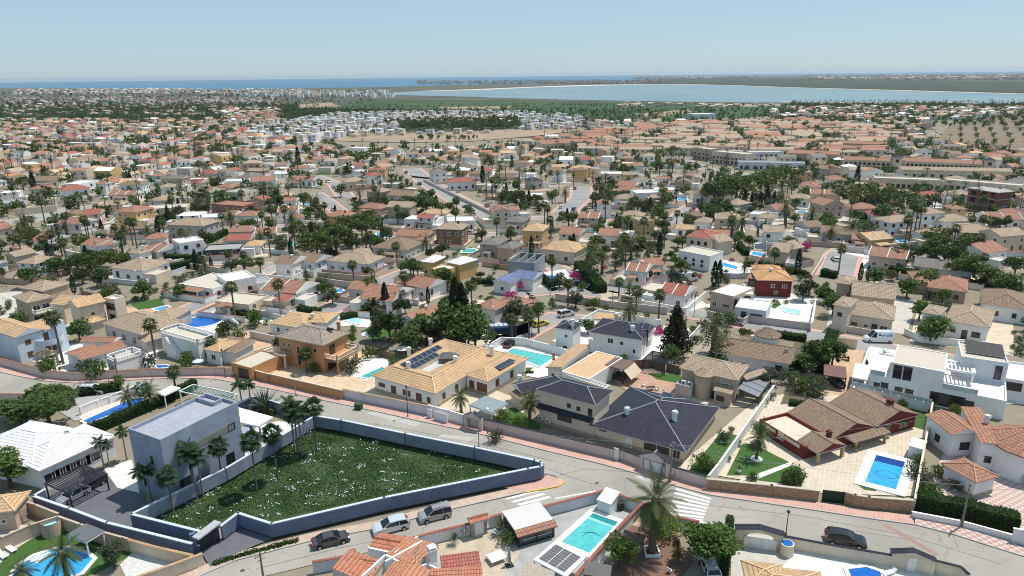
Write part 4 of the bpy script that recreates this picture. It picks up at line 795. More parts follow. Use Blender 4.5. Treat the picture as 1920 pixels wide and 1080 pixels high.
bwall('blue outer driveway wall on the left, behind the tan scalloped garden wall',[(83,917),(62,929),(129,952),(200,979),(358,1018)],2.4,hp,t=.3,capm_=hcap)
h2=hgt((240,918),803); r2=RP((240,803),(300,825),(441,752),h2); c=r2.c()
t=thing('modern_house','two storey blue grey modern house with a flat parapet roof','house',c); LM.append((330,800,'the modern blue house'))
bw=plain('pale_blue_render',(.31,.35,.44),.8,.07,.4,fine=.7); vol(t,r2,h2,'flat',plain('grey_roof_felt',(.36,.37,.42),.9,.06,.6,fine=2),bw,par=.55)
b=MB(); q=r2.sub(.0,.62,.82,1.0).inset(.35); 
for k in range(4):
    A_,B_=Vector(q.pts()[k]),Vector(q.pts()[(k+1)%4]); d=B_-A_; m_=(A_+B_)/2; b.box((m_.x,m_.y,h2-.52),(d.length,.22,.6),math.atan2(d.y,d.x))
b.build('roof_stair_head',bw,t)
g=plain('taupe_panel',(.26,.24,.22),.7,.08); b=MB(); p0=r2.at(r2.w+.005,r2.d*.22); p1=r2.at(r2.w+.005,r2.d*.9); d=Vector(p1)-Vector(p0); m_=(Vector(p0)+Vector(p1))/2; b.box((m_.x,m_.y,h2*.60),(d.length,.05,1.1),math.atan2(d.y,d.x)); b.build('recessed_strip',g,t)
wins(t,r2,[('r',.24,h2*.6,1.0,1.1,'d'),('r',.87,h2*.6,1.2,1.1,'d'),('r',.2,1.2,1.6,1.4,'d'),('f',.62,h2*.55,.5,1.2,'d'),('f',.25,1.2,.5,1.3,'d'),('r',.8,.3,1.4,2.2,'d')])
b=MB(); q=[G(p,3.4) for p in((441,762),(512,781.5),(485,799),(443,790))]; b.prism([(p.x,p.y) for p in q],3.1,3.4); b.build('terrace_canopy',plain('white_slab',(.75,.76,.8),.7,.04),t)
b=MB(); q=[G(p,2.9) for p in((430,806),(466,797),(471,811),(425,834))]; b.prism([(p.x,p.y) for p in q],0,2.9); b.build('annexe',bw,t)
b=MB()
for px in((486,797),(470,783)): p=G(px,3.2); b.box((p.x,p.y,0),(.25,.25,3.1),.5)
b.build('canopy_post',bw,t)
# entrance canopy, gate
t=thing('gate_canopy','concrete slab canopy over the dark entrance gate of the blue plot','canopy',G((385,1030))); q=[G(p,2.95) for p in((360,1006),(402,975),(415,979),(372,1011))]; b=MB(); b.prism([(p.x,p.y) for p in q],2.75,2.95); b.build('slab',plain('board_concrete',(.42,.42,.43),.85,.1,2,fine=3),t)
b=MB(); g=G((366,1034)); b.box((g.x,g.y,0),(.7,.5,2.7),.6); b.build('pillar',hp,t); b=MB(); g=G((410,1012)); b.box((g.x,g.y,0),(.35,.35,2.74),.6); b.build('pillar',hp,t)
a,e=G((377,1034)),G((411,1014)); d=e-a; m_=(a+e)/2; b=MB(); b.box((m_.x,m_.y,.06),(d.length,.07,2.1),math.atan2(d.y,d.x)); b.build('gate',plain('anthracite_gate',(.03,.035,.05),.5,.08),t)
pergola('black louvred double carport roof over two cars on the grey driveway',(83,906),(129,925),(198,887),2.75,20,plain('black_aluminium',(.02,.02,.023),.4,.1),along='w',name='carport',cat='carport')
ya=math.atan2((G((154,871))-G((83,906))).y,(G((154,871))-G((83,906))).x)
car('white hatchback parked under the black louvred carport',G((139,935)),ya+PI,'hatch',(.72,.72,.74)); car('dark grey car parked under the black louvred carport, beside the white hatchback',G((172,915)),ya+PI,'hatch',(.03,.032,.04))
# white lawn flowers: one mass
n=900; pp=[]
poly=[G(p) for p in((262,963),(423,888),(590,795),(985,872),(509,975),(446,960),(373,993))]
def inside(x,y,pl):
    c_=False; j=len(pl)-1
    for i in range(len(pl)):
        if (pl[i].y>y)!=(pl[j].y>y) and x<(pl[j].x-pl[i].x)*(y-pl[i].y)/(pl[j].y-pl[i].y)+pl[i].x: c_=not c_
        j=i
    return c_
xs=[p.x for p in poly]; ys=[p.y for p in poly]; q=[]; gq=[]
while len(pp)<115:
    x,y=random.uniform(min(xs),max(xs)),random.uniform(min(ys),max(ys))
    if inside(x,y,poly): pp.append((x,y)); k=random.choice((1,1,2,3,5)); q.append(cards(np.array([[x+random.gauss(0,.05+.13*k),y+random.gauss(0,.05+.06*k),.14+.1*random.random()] for _ in range(1+k*3)]),.12,.8))
fl=bpy.data.objects.new('lawn_flowers',qmesh('lawn_flowers',np.concatenate(q),plain('white_petals',(.78,.77,.83),.7,.05))); COL.objects.link(fl); fl['kind']='stuff'
c_=[]
while len(c_)<22000:
    x,y=random.uniform(min(xs),max(xs)),random.uniform(min(ys),max(ys))
    if math.sin(x*.55+1.3*math.sin(y*.4))*math.sin(y*.47+x*.15)>.35 and random.random()<.7: continue
    if inside(x,y,poly): c_.append((x,y,.05+.1*random.random()))
gl=bpy.data.objects.new('lawn_grass',qmesh('lawn_grass',cards(np.array(c_),.12+.1*rng.random(len(c_)),.45),leaf('wild_grass_blades',(.026,.076,.017),(.06,.125,.032),.25,.22))); COL.objects.link(gl); gl['kind']='stuff'
# plants of the plot
for base,top,lb in(((594,848),752,'fan palm beside the back corner of the flowered lawn'),((521,900),800,'fan palm on the flowered lawn, second from its back corner'),((483,925),815,'fan palm on the flowered lawn between two other palms, by the white annexe'),((417,905),826,'fan palm in front of the grey blue house at the lawn wall'),((325,960),880,'low fan palm with bright green fronds near the driveway wall')): plantpx('fan',base,top,1.0,lb,'fan palms around the lawn')
for base,top,lb in(((559,850),750,'slender palm of the clump left of the lawn corner palm'),((553,846),738,'tallest slender palm of the clump at the lawn back wall'),((567,855),752,'rightmost slender palm of the clump at the lawn back wall'),((370,935),830,'slender palm in front of the long window of the blue house'),((381,932),838,'second slender palm in front of the long window of the blue house'),((365,930),822,'third slender palm in front of the blue house window'),((272,945),870,'slender palm at the front corner of the blue house'),((285,940),868,'slender palm leaning beside the front corner of the blue house'),((196,880),815,'slender palm behind the carport, beside the white roofed house'),((206,876),823,'shorter slender palm behind the carport, beside the white roofed house'),((238,862),795,'slender palm between the white roofed house and the blue house')): plantpx('royal',base,top,1.0,lb,'slender palms around the blue house')
for base,top,k,lb in(((472,768),708,'royal','leafy palm at the back corner of the blue plot, by the road'),((456,772),708,'royal','palm beside the road at the back of the blue house'),((498,775),730,'yucca','spiky bush behind the back wall of the blue plot'),((470,812),786,'yucca','spiky plant beside the white annexe of the blue house'),((565,812),780,'yucca','spiky plant inside the back garden of the blue plot')): plantpx(k,base,top,1.2,lb)
for i,(x,y) in enumerate(((480,775),(494,773),(510,778),(545,788))): plantpx('bush',(x,y),y-14,1,'dark shrub %s along the back wall of the blue plot'%['nearest the terrace','second from the terrace','third from the terrace','farthest from the terrace'][i],'shrubs at the back wall')
hedge('low dark shrubs along the foot of the blue wall, by the lower road',[(400,1062),(450,1045),(560,1016)],.5,.6)
b=MB(); 
bwall('blue rendered wall of the back garden beside the main road',[(443,757),(477,742),(530,757),(590,779)],2.4,hp,t=.26,capm_=hcap)
# ------------------------------------------------------------ NEAR houses
FOOT=[]
def house(label,px,name='villa',cat='house',lmk=None):
    g=G(px); t=thing(name,label,cat,(g.x,g.y,0))
    if lmk: LM.append((px[0],px[1],lmk))
    return t
def V(t,A,B,C,h,kind,rc,wc,wn=(),pitch=.36,over=.4,z0=0,par=.45,plinth=None):
    r=RP(A,B,C,h); q=vol(t,r,h,kind,rc,wc,z0,pitch,over,par,plinth); wins(t,q,wn); FOOT.append(r); return r
plst=plain('stone_plinth',(.38,.31,.23),.85,.2,3)
def auto_w(n,z,fr='w',f='f',w=1.1,h=1.2,a=.1,b=.9,shut=False): return [(f,a+(b-a)*(i+.5)/n,z,w,h,fr,'window',shut) for i in range(n)]
# white roofed villa, left
t=house('low white villa with a white tiled roof beside the black carport',(90,880),lmk='the white roofed villa')
r=V(t,(73,884),(219,817),(168,790),3.6,'hip','w','w',auto_w(5,.9,'w',w=2.2,h=1.6,a=.05,b=.75)); chimney(t,r.at(r.w*.6,r.d*.55),4.4,.9)
V(t,(-70,850),(60,878),(98,795),3.5,'hip','w','w',auto_w(2,1,w=1))
V(t,(0,815),(60,790),(100,781),3.7,'hip','w','w')
# solar villa
t=house('big single storey white villa with orange hipped tile roof, courtyard skylight and solar panels',(800,760),lmk='the solar panel villa')
hL=3.3; rL=RP((695,704),(816,739),(987,671),hL); rL.d=max(rL.d,1); W_=rL.w; D_=rL.d
def ringroof(t,r,h,k1,rise,k2,drop,rc):
    o=[Vector((*p,h)) for p in r.pts()]; m=[Vector((*p,h+rise)) for p in r.inset(k1).pts()]; i_=[Vector((*p,h+rise-drop)) for p in r.inset(k2).pts()]; b=MB()
    for k in range(4): j=(k+1)%4; b.poly([o[k],o[j],m[j],m[k]]); b.poly([m[k],m[j],i_[j],i_[k]]); b.poly([i_[k],i_[j],i_[j]-Vector((0,0,.6)),i_[k]-Vector((0,0,.6))],2)
    b.poly([p-Vector((0,0,.5)) for p in i_],3); b.poly([p-Vector((0,0,.14)) for p in o][::-1],2)
    for k in range(4): j=(k+1)%4; b.poly([o[k]-Vector((0,0,.14)),o[j]-Vector((0,0,.14)),o[j],o[k]],2)
    hipcaps(b,[(o[k],m[k]) for k in range(4)]+[(m[k],m[(k+1)%4]) for k in range(4)],1,.13)
    return b.build('roof',[roofm(rc),capm('o'),plain('eave_board',(.55,.5,.44)),plain('courtyard_floor',(.5,.48,.44),.8,.1)],t)
ringroof(t,rL,hL,W_*.2,1.35,W_*.41,.95,'o'); q=rL.inset(.5); walls(t,q,0,hL-.13,'w',plst)
wins(t,q,[('f',.12,1.3,1.5,.8,'n','window',True),('f',.32,.7,1.1,1.5,'n','window',True),('f',.5,1,.6,1.1,'n','window',True),('f',.58,1,.6,1.1,'n','window',True),('f',.74,.7,1.2,1.5,'n','window',True),('f',.9,.9,.7,1.1,'n','window',True),('r',.12,1,.7,1.2,'n','window',True),('r',.3,.9,.8,1.4,'n','window',True)]); FOOT.append(rL)
c_=rL.at(W_*.52,D_*.60); b=MB(); e=Vector((*c_,hL+1.75)); k=[Vector((c_[0]+x*1.5,c_[1]+y*1.5,hL+.95)) for x,y in((-1,-1),(1,-1),(1,1),(-1,1))]
for i in range(4): b.poly([k[i],k[(i+1)%4],e])
b.prism([(p.x,p.y) for p in k],hL+.1,hL+.94); b.build('skylight',plain('lead_skylight',(.11,.10,.095),.5,.1),t)

panels(t,Rect(rL.at(W_*.22,D_*.2),rL.n,D_*.52,W_*.085,-1),8,1,hL+1.34,hL+.96); panels(t,Rect(rL.at(W_*.31,D_*.24),rL.n,D_*.36,W_*.085,-1),6,1,hL+.94,hL+.56)
rr=V(t,(868,702),(914,716),(987,670),3.3,'hip','o','w',[('f',.75,.1,2.3,2.3,'n','garage_door',True),('f',.25,.2,1.1,2.1,'n','window',True),('r',.25,.9,1,1.5,'n','window',True),('r',.62,.9,1,1.5,'n','window',True)],.34,.5,plinth=plst)
panels(t,rr.sub(.62,.9,.35,.72),1,5,3.95,3.95)
for a,d in((.06,.45),(.1,.72),(.36,.2),(.75,.5),(.95,.85)): chimney(t,rL.at(W_*a,D_*d),hL+.5,1.5)
# orange villa
t=house('two storey orange villa with a brown hipped tile roof and a balustraded balcony',(600,700),lmk='the tall orange villa')
ho=hgt((610,703),648); r=V(t,(515,630),(605,648),(658,622),ho,'hip',tile('grey_brown_roof_tile',(.26,.20,.16),(.42,.34,.28),(.2,.17,.14),.3),'o',auto_w(2,ho-2.2,'c',a=.05,b=.3,w=.8,h=1)+auto_w(2,ho-2.2,'c',a=.58,b=.9,w=.7,h=1)+[('f',.76,1,.9,1.1,'c'),('f',.44,.6,.9,4.2,'c'),('r',.35,ho/2+.1,1.6,2.1,'n'),('r',.3,.3,2.4,2,'n')],.34,.5)
q=r.inset(.5); s=Rect(q.at(q.w+.02,q.d*.06),q.u,3.0,q.d*.85); b=MB(); b.prism(s.pts(),ho/2-.25,ho/2); b.build('balcony',wallm('o'),t); balus(t,[s.at(0,0),s.at(3,0),s.at(3,s.d),s.at(0,s.d)],ho/2,.95,wallm('c'))
for y in(.05,.5,.95): b=MB(); p=s.at(2.8,s.d*y); b.box((*p,0),(.4,.4,ho/2-.25),r.yaw); b.build('column',wallm('o'),t)
sk=MB(); p=[s.at(-.02,-.3),s.at(3.35,-.3),s.at(3.35,s.d+.3),s.at(-.02,s.d+.3)]; sk.prism(p,ho/2-.40,ho/2-.26); sk.build('eave_slab',roofm('t'),t)
st=MB()
for i in range(7): p=s.at(3.2+i*.3,s.d*.45); st.box((*p,0),(.3,1.8,1.15-i*.16),r.yaw)
st.build('steps',wallm('c'),t); chimney(t,r.at(r.w*.85,r.d*.85),ho+.6,1.3,'o')
p=Rect(q.at(q.w*.02,-2.0),q.u,q.w*.26,2.0); vol(t,p,3.0,'hip','t','o',2.5,.4,.2)
for x in(.1,.9): b=MB(); e=p.at(p.w*x,.2); b.box((*e,0),(.35,.35,2.6),r.yaw); b.build('column',wallm('c'),t)
b=MB(); b.tube((*r.at(r.w*.75,r.d*.62),ho+1.35),(*r.at(r.w*.86,r.d*.62),ho+1.3),.28,.28,10); b.build('water_tank',plain('dark_tank',(.03,.03,.035),.4),t)
t=house('sand coloured garage block with a flat roof beside the orange villa, at the road',(460,705),'garage','garage')
r=V(t,(433,680),(470,690),(528,665),2.9,'flat','Y','o',[('f',.6,.05,2.7,2.3,'d','garage_door')],par=.25)
# brown hipped house with round pool; tan house behind orange villa etc.
t=house('large low villa with a sandy brown hipped roof beside the round blue pool',(270,640),lmk='the brown hipped villa'); r=V(t,(190,606),(265,628),(343,601),3.8,'hip','t','g',auto_w(3,1,'d',w=1,h=1.3),.4); V(t,(255,634),(272,642),(345,612),2.7,'hip','t','g',(),.3); V(t,(270,598),(322,600),(363,578),3.6,'hip','t','g',())
panels(t,r.sub(.5,.6,.55,.62),1,1,4.6,4.6,'roof_window'); panels(t,r.sub(.68,.78,.5,.57),1,1,4.8,4.8,'roof_window')
t=house('cream villa with a tan fan shaped tile roof directly behind the orange villa',(560,612)); V(t,(501,605),(572,617),(608,592),3.0,'hip','o','w',auto_w(3,1,w=.9),.3); r=RP((572,604),(610,608),(618,588),3.4); V(t,(560,603),(612,606),(622,586),3.5,'pyr','o','w',())
chimney(t,G((586,600),3.5),3.7,1)
t=house('pale blue two storey house with orange gable roofs and a curved balcony',(60,670),lmk='the curved balcony house')
r=V(t,(-35,612),(27,633),(60,609),6.2,'gw','o','l',[('r',.4,3.8,1,1,'n','window',True),('r',.4,.9,1,1.3,'n','window',True)]); r=V(t,(46,629),(106,613),(90,598),5.9,'gw','o','l',[('f',.25,3.3,.6,1.1,'n'),('f',.62,3.2,1.4,2,'n','window',True),('f',.62,.3,1.4,2,'n','window',True),('f',.9,.8,1,1.4,'n','window',True)])
c_=r.at(r.w*.72,.35); b=MB(); pts=[(c_[0]+2.6*math.cos(a),c_[1]+2.6*math.sin(a)) for a in [r.yaw-PI+PI*i/14 for i in range(15)]]; b.prism(pts,2.9,3.15); 
for p,e in zip(pts,pts[1:]): m_=((p[0]+e[0])/2,(p[1]+e[1])/2); b.box((*m_,3.151),(math.dist(p,e)+.03,.14,.95),math.atan2(e[1]-p[1],e[0]-p[0]))
b.build('balcony',wallm('l'),t); V(t,(102,606),(120,600),(126,590),7.0,'flat','W','l',())
t=house('small open gazebo with an orange pyramid roof in front of the pale blue house',(85,680),'gazebo','gazebo'); r=RP((61,664),(82,670),(108,660),2.8); roof(t,r,2.8,'pyr','o',.5)
for x,y in((0,0),(1,0),(1,1),(0,1)): p=r.inset(.35).at((r.w-.7)*x,(r.d-.7)*y); b=MB(); b.box((*p,0),(.35,.35,2.68),r.yaw); b.build('column',wallm('c'),t)
t=house('low white house with dark red tile gables and a roof terrace by the road bend',(190,690),lmk='the road bend house')
V(t,(133,666),(152,676),(228,645),3.2,'gd','b','w',auto_w(1,1)); V(t,(120,662),(135,668),(165,645),2.9,'gd','b','w',()); r=V(t,(148,641),(212,642),(236,632),3.4,'gw','b','w'); r=V(t,(200,672),(218,680),(262,662),3.2,'flat','Y','w',auto_w(1,1),par=.35); balus(t,r.pts()+[r.pts()[0]],3.2,.8)
t=house('cream two storey house with a tan gable roof and an arched open porch',(200,600),lmk='the arched porch house')
r=V(t,(125,566),(144,577),(190,560),6.3,'gd','o','c',[('r',.5,3.6,.6,.6,'d')]); V(t,(195,558),(214,561),(222,553),6.8,'flat','W','c',[('f',.5,3.9,2.6,1.7,'d'),('f',.55,.6,1.6,2.2,'d')]); V(t,(92,570),(118,572),(145,553),5.2,'gw','o','c'); V(t,(152,600),(172,606),(195,597),2.9,'hip','o','c',[('f',.6,.9,1,1,'w')])
t=house('tan two storey house with stepped brown hip roofs and two white balconies',(60,595),lmk='the tan balcony house')
r=V(t,(23,556),(50,568),(92,553),5.9,'hip','t','b',[('f',.4,3.4,1,1.2,'w'),('r',.3,3.4,1.5,1.3,'w'),('r',.7,3.4,1.5,1.3,'w'),('r',.35,.4,2.6,2,'w')]); V(t,(35,540),(80,546),(124,530),7.0,'hip','t','b'); q=r.inset(.4); s=Rect(q.at(q.w+.02,q.d*.1),q.u,1.6,q.d*.85); b=MB(); b.prism(s.pts(),2.7,2.95); b.build('balcony',wallm('c'),t); balus(t,[s.at(0,0),s.at(1.6,0),s.at(1.6,s.d),s.at(0,s.d)],2.95,.9)
t=house('white house with a flat balustraded roof terrace and outside stair',(370,690),lmk='the roof terrace house')
r=V(t,(301,624),(371,644),(400,630),4.6,'flat','Y','w',[('r',.4,1,1,1,'d')],par=.2); balus(t,r.pts()+[r.pts()[0]],4.6,.85); V(t,(380,655),(412,660),(450,640),3.2,'hip','o','w',auto_w(1,1)); V(t,(395,655),(440,662),(452,638),2.8,'shed','n','w',(),.1)
st=MB()
for i in range(12): p=Vector(r.at(r.w*.25+i*.42,-.6)); st.box((p.x,p.y,0),(.42,1,4.4-i*.36),r.yaw)
st.build('stair',wallm('w'),t)
# white villa with black roof, small tower
t=house('tall white house with black tiled hip roof and a black stove pipe',(1180,670),lmk='the black roofed house')
hk=hgt((1204,674),637); r=V(t,(1103,622),(1206,638),(1236,612),hk,'hip','k','w',[('f',.4,hk-2,1.2,1.2,'w'),('f',.62,hk-2,.8,.9,'w'),('f',.86,1,.6,1,'w'),('r',.3,hk-2,.9,1,'d'),('r',.7,1,1,1,'d')],.36,.35)
chimney(t,r.at(r.w*.75,r.d*.25),hk+.3,1.3); chimney(t,r.at(r.w*.3,r.d*.85),hk+.5,1.3); panels(t,r.sub(.72,.98,.5,.78),2,1,hk+.5,hk+1.1); b=MB(); p=r.at(r.w+.1,r.d*.3); b.tube((*p,2),(*p,hk+1.4),.14,.14,8); b.build('stove_pipe',plain('black_pipe',(.02,.02,.02),.5),t)
t=house('narrow white tower house with a black pyramid roof beside the white pool terrace',(1065,650)); r=V(t,(1039,614),(1076,620),(1097,607),5.6,'hip','k','w',[('f',.6,3.6,.7,.8,'w'),('f',.55,.9,1,.9,'w')],.4,.3); chimney(t,r.at(r.w*.8,r.d*.3),5.9,1.2)
pergola('small tan roofed open shelter behind the tall white black roofed house',(1112,598),(1160,603),(1163,590),2.9,4,roofm('o'),name='garden_shelter',cat='shelter',solid=True,pm=wallm('w'))
# black roofed villa
t=house('long cream villa with dark slate tiled roofs and a two storey left wing',(1150,830),'villa',lmk='the slate roofed villa')
hu=hgt((1012,802),738); rU=V(t,(1005,730),(1117,760),(1155,733),hu,'hip','k','c',[('f',.55,hu-2.1,.8,1.0,'c'),('f',.72,hu-2.2,.8,1.0,'c'),('f',.93,hu-2.6,.9,1.6,'c'),('f',.47,1.6,2.6,1.3,'d')],.36,.45,plinth=plst)
q=rU.inset(.4); b=MB(); z=hu*.52; a_=[Vector(q.at(-.1,-.9,z)),Vector(q.at(q.w+.1,-.9,z)),Vector(q.at(q.w+.1,-.01,z+.5)),Vector(q.at(-.1,-.01,z+.5))]; b.poly(a_); b.poly([p-Vector((0,0,.12)) for p in a_][::-1]); b.poly([a_[0]-Vector((0,0,.12)),a_[1]-Vector((0,0,.12)),a_[1],a_[0]]); b.build('skirt_roof',roofm('k'),t); aircon(t,q.at(.5,-.25),.9,q.yaw); aircon(t,q.at(1.9,-.25),.7,q.yaw)
hb=hgt((1282,872),846); rA=V(t,(1103,797),(1286,848),(1356,766),hb,'hip','k','c',[('f',.12,1.7,1.2,.8,'d'),('f',.42,.2,1,2.1,'w','door'),('f',.72,.1,4.2,2.2,'c'),('f',.93,.3,1.1,2,'c'),('r',.2,1,1,1.2,'w'),('r',.5,1,1.6,1.2,'w')],.34,.5,plinth=plst); chimney(t,rA.at(rA.w*.3,rA.d*.25),hb+.7,1.5); chimney(t,rA.at(rA.w*.75,rA.d*.36),hb+1.1,1.6)
V(t,(1190,778),(1262,792),(1300,752),hb+.9,'hip','k','c',()); panels(t,rA.sub(.42,.55,.62,.92),1,1,hb+1.6,hb+1.2,'roof_sheet')
t=house('small dark tiled outbuilding with an open porch left of the long slate roofed villa',(975,750),'outbuilding','outbuilding'); r=V(t,(958,719),(978,737),(1034,712),3.2,'gd','k','w'); V(t,(953,737),(975,750),(1003,740),2.4,'shed','n','c',(),.15); chimney(t,r.at(.6,r.d*.2),3.4,1)
t=house('wide house with a pale orange flat roof and tile gable behind the slate roofed villa',(1080,705),lmk='the flat orange roof')
V(t,(1053,696),(1104,711),(1158,668),3.2,'flat',plain('pale_orange_felt',(.60,.40,.23),.9,.08,.4,fine=2),'w',(),par=.12); V(t,(1022,688),(1053,695),(1110,652),3.2,'shedr','o','w',[('f',.4,.9,.7,1.2,'w')],.22); chimney(t,G((1107,655),3),3.4,1.6)
t=house('brown roofed timber pavilion with tan roll down awnings on the terracotta terrace',(1165,715),'pavilion','pavilion'); r=RP((1133,685),(1170,694),(1188,678),3.1); b=MB(); b.prism(r.pts(),3.0,3.15); b.build('roof',lined('brown_sheet',(.15,.09,.07),(.08,.05,.04),.5,0,.1,.7,.4),t)
for x,y in((0,0),(1,0),(1,1),(0,1)): p=r.inset(.2).at((r.w-.4)*x,(r.d-.4)*y); b=MB(); b.box((*p,0),(.2,.2,3.0),r.yaw); b.build('post',plain('dark_timber',(.06,.04,.03),.8,.2),t)
aw=plain('tan_awning',(.55,.44,.31),.85,.06); 
for P4 in([r.at(r.w,0,3),r.at(r.w,r.d,3),r.at(r.w+1.6,r.d,1.5),r.at(r.w+1.6,0,1.5)],[r.at(-.1,.1,2.9),r.at(-3.2,.1,2.3),r.at(-3.2,r.d*.9,2.3),r.at(-.1,r.d*.9,2.9)]): b=MB(); b.poly(P4); b.poly([p-Vector((0,0,.05)) for p in P4][::-1]); b.build('awning',aw,t)
b=MB(); b.box((*r.c(),0),(r.w*.6,r.d*.5,1),r.yaw); b.build('bar_counter',plain('dark_timber',(.06,.04,.03)),t)
pergola('white awning over the lower terrace at the left end of the modern villa',(1598,708),(1626,713),(1630,686),2.7,4,wallm('w'),name='awning',cat='awning',solid=True)
pergola('white beam pergola along the back of the slate roofed villa',(1062,702),(1135,727),(1141,722),2.9,14,wallm('w'),along='d')
# beige house with turret
t=house('two storey beige house with a round corner turret under a brown tile roof',(1350,745),lmk='the beige turret house')
ht=hgt((1384,758),713); r=V(t,(1274,690),(1384,714),(1428,690),ht,'hip','t','b',[('f',.82,ht-2.3,1.2,1.1,'w'),('r',.2,ht-2.3,.9,1.2,'w'),('r',.55,1,1.6,2,'d')],.36,.4)
def turret(t,c,rad,h,rc,wc,top,slit=True):
    b=MB(); b.tube((*c,0),(*c,h),rad,rad,20); b.build('turret_wall',wallm(wc),t); b=MB(); n=16
    for i in range(n):
        p=[Vector((c[0]+(rad+.35)*math.cos(2*PI*k/n),c[1]+(rad+.35)*math.sin(2*PI*k/n),h-.02)) for k in(i,i+1)]; e=Vector((*c,h+top)); b.poly([p[0],p[1],e]); b.poly([p[1]-Vector((0,0,.12)),p[0]-Vector((0,0,.12)),e-Vector((0,0,.3))]); b.poly([p[0]-Vector((0,0,.12)),p[1]-Vector((0,0,.12)),p[1],p[0]])
        if i%2==0: hipcaps(b,[(p[0],e)],1,.08)
    b.build('turret_roof',[roofm(rc),capm(rc)],t)
q=r.inset(.4); turret(t,q.at(q.w*.42,-.1),1.6,ht-.1,'t','b',1.2); b=MB(); p=q.at(q.w*.55,-1.15); 
r2_=Rect(q.at(q.w*.66,-2.2),q.u,q.w*.33,2.2); vol(t,r2_,2.7,'shed','t','b',0,.25,.2); wins(t,r2_.inset(.2),[('f',.4,.8,1.3,1,'d')])
r3=Rect(q.at(-.3,-2.4),q.u,q.w*.3,2.3); vol(t,r3,2.4,'flat','X','g',par=.3); aircon(t,r3.at(1.2,1.),2.2,q.yaw); aircon(t,r3.at(2.4,1.),2.2,q.yaw)
V(t,(1384,705),(1400,712),(1430,694),ht-1.2,'gd','t','b',()); b=MB()
for k in range(3):
    s=Rect(r.at(r.w+.05,r.d*(.05+.3*k)),r.u,3.6,r.d*.27); P4=[s.at(0,0,3.1),s.at(s.w,0,2.3),s.at(s.w,s.d,2.3),s.at(0,s.d,3.1)]; b.poly(P4); b.poly([p-Vector((0,0,.05)) for p in P4][::-1])
b.build('awning',plain('grey_awning',(.20,.21,.23),.85,.06),t)
# grey roofed house with cone tower
t=house('grey white house with a dark brown tile roof and a small cone roofed round tower',(1420,690),lmk='the cone tower house')
hg=hgt((1484,712),683); r=V(t,(1336,660),(1483,683),(1503,655),hg,'gw','n','s',[('f',.23,hg-2.2,.6,.7,'d'),('f',.4,hg-2.2,.6,.7,'d'),('f',.88,.3,1.2,2.1,'d'),('f',.8,.8,.5,1,'d')],.4,.5); turret(t,r.at(r.w*.64,r.d*.85),2.3,hg+2.7,'n','w',1.5); V(t,(1385,650),(1470,660),(1490,640),hg-.5,'hip','n','s',()); chimney(t,r.at(r.w*.45,r.d*.75),hg+.9,1.0)
b=MB(); p=r.at(r.w*.9,r.d*.35,hg+1.3)
for i in range(10):
    for j in range(3):
        f=lambda u,v:Vector((p.x+.55*v/3*math.cos(u*.628),p.y-.25-.12*(v/3)**2,p.z+.55*v/3*math.sin(u*.628))); b.poly([f(i,j),f(i,j+1),f(i+1,j+1),f(i+1,j)] if j else [f(i,0),f(i,1),f(i+1,1)])
b.tube(p-Vector((0,0,.9)),p,.04,.04,6); b.build('satellite_dish',plain('dish_grey',(.45,.45,.45),.6),t)
# red walled house
t=house('low dark red walled house with brown gabled tile roofs beside the rectangular pool',(1510,860),lmk='the red walled house')
hr=hgt((1509,858),836)+.2; R0=RP((1424,786),(1509,838),(1677,758),hr); R0.w=max(R0.w,8)
s=R0.sub(0,1,.0,.24); vol(t,s,hr,'flat',plain('sand_terrace',(.60,.52,.41),.85,.08),'r',par=.5); b=MB()
for a0,a1,w_ in((.08,.38,0),(.45,.9,0)): p,e=Vector(s.at(s.w*a0,-.03)),Vector(s.at(s.w*a1,-.03)); d=e-p; m_=(p+e)/2; b.box((m_.x,m_.y,hr-.75),(d.length,.05,.6),math.atan2(d.y,d.x))
b.build('terrace_panel',wallm('c'),t); wins(t,s,[('f',.5,1.0,1.1,1.2,'w')])
m1=R0.sub(.0,1,.24,.62); vol(t,m1,hr,'gw','n','r',0,.36,.3); m2=R0.sub(.05,1.03,.6,1.0); vol(t,m2,hr+.3,'gw','n','r',0,.36,.4); wins(t,m2.inset(.4),[('r',.3,.8,1.4,1.3,'d'),('r',.7,.3,2.2,2.1,'d')]); m3=R0.sub(.2,.95,.10,.3); 
V(t,(1530,834),(1551,826),(1562,808),hr-.4,'gd','n','r',()); po=R0.sub(.78,1.22,.02,.26); roof(t,po,hr-.15,'gw','n',.36,wc='r')
for y in(.08,.92): p=po.at(po.w-.35,po.d*y); b=MB(); b.box((*p,0),(.42,.42,hr-.3),R0.yaw); b.build('porch_column',stone('ochre_stone',(.42,.28,.17),(.55,.40,.26),(.3,.22,.15),5),t)
po2=R0.sub(.9,1.18,.34,.66); roof(t,po2,hr-.3,'shedl','n',.2,wc='r')
for y in(.1,.9): p=po2.at(po2.w-.3,po2.d*y); b=MB(); b.box((*p,0),(.36,.36,hr-.45),R0.yaw); b.build('porch_column',MATS['ochre_stone'],t)
V(t,(1462,778),(1476,785),(1520,756),hr-.5,'shed',tile('orange_roof_tile',(.5,.16,.07),(.6,.25,.13)),'r',(),.1); chimney(t,m2.at(m2.w*.75,m2.d*.55),hr+1.0,1.5,'r',.8,R0.yaw); chimney(t,s.at(s.w*.95,s.d*.9),hr-.2,1.2,'r'); FOOT.append(R0)
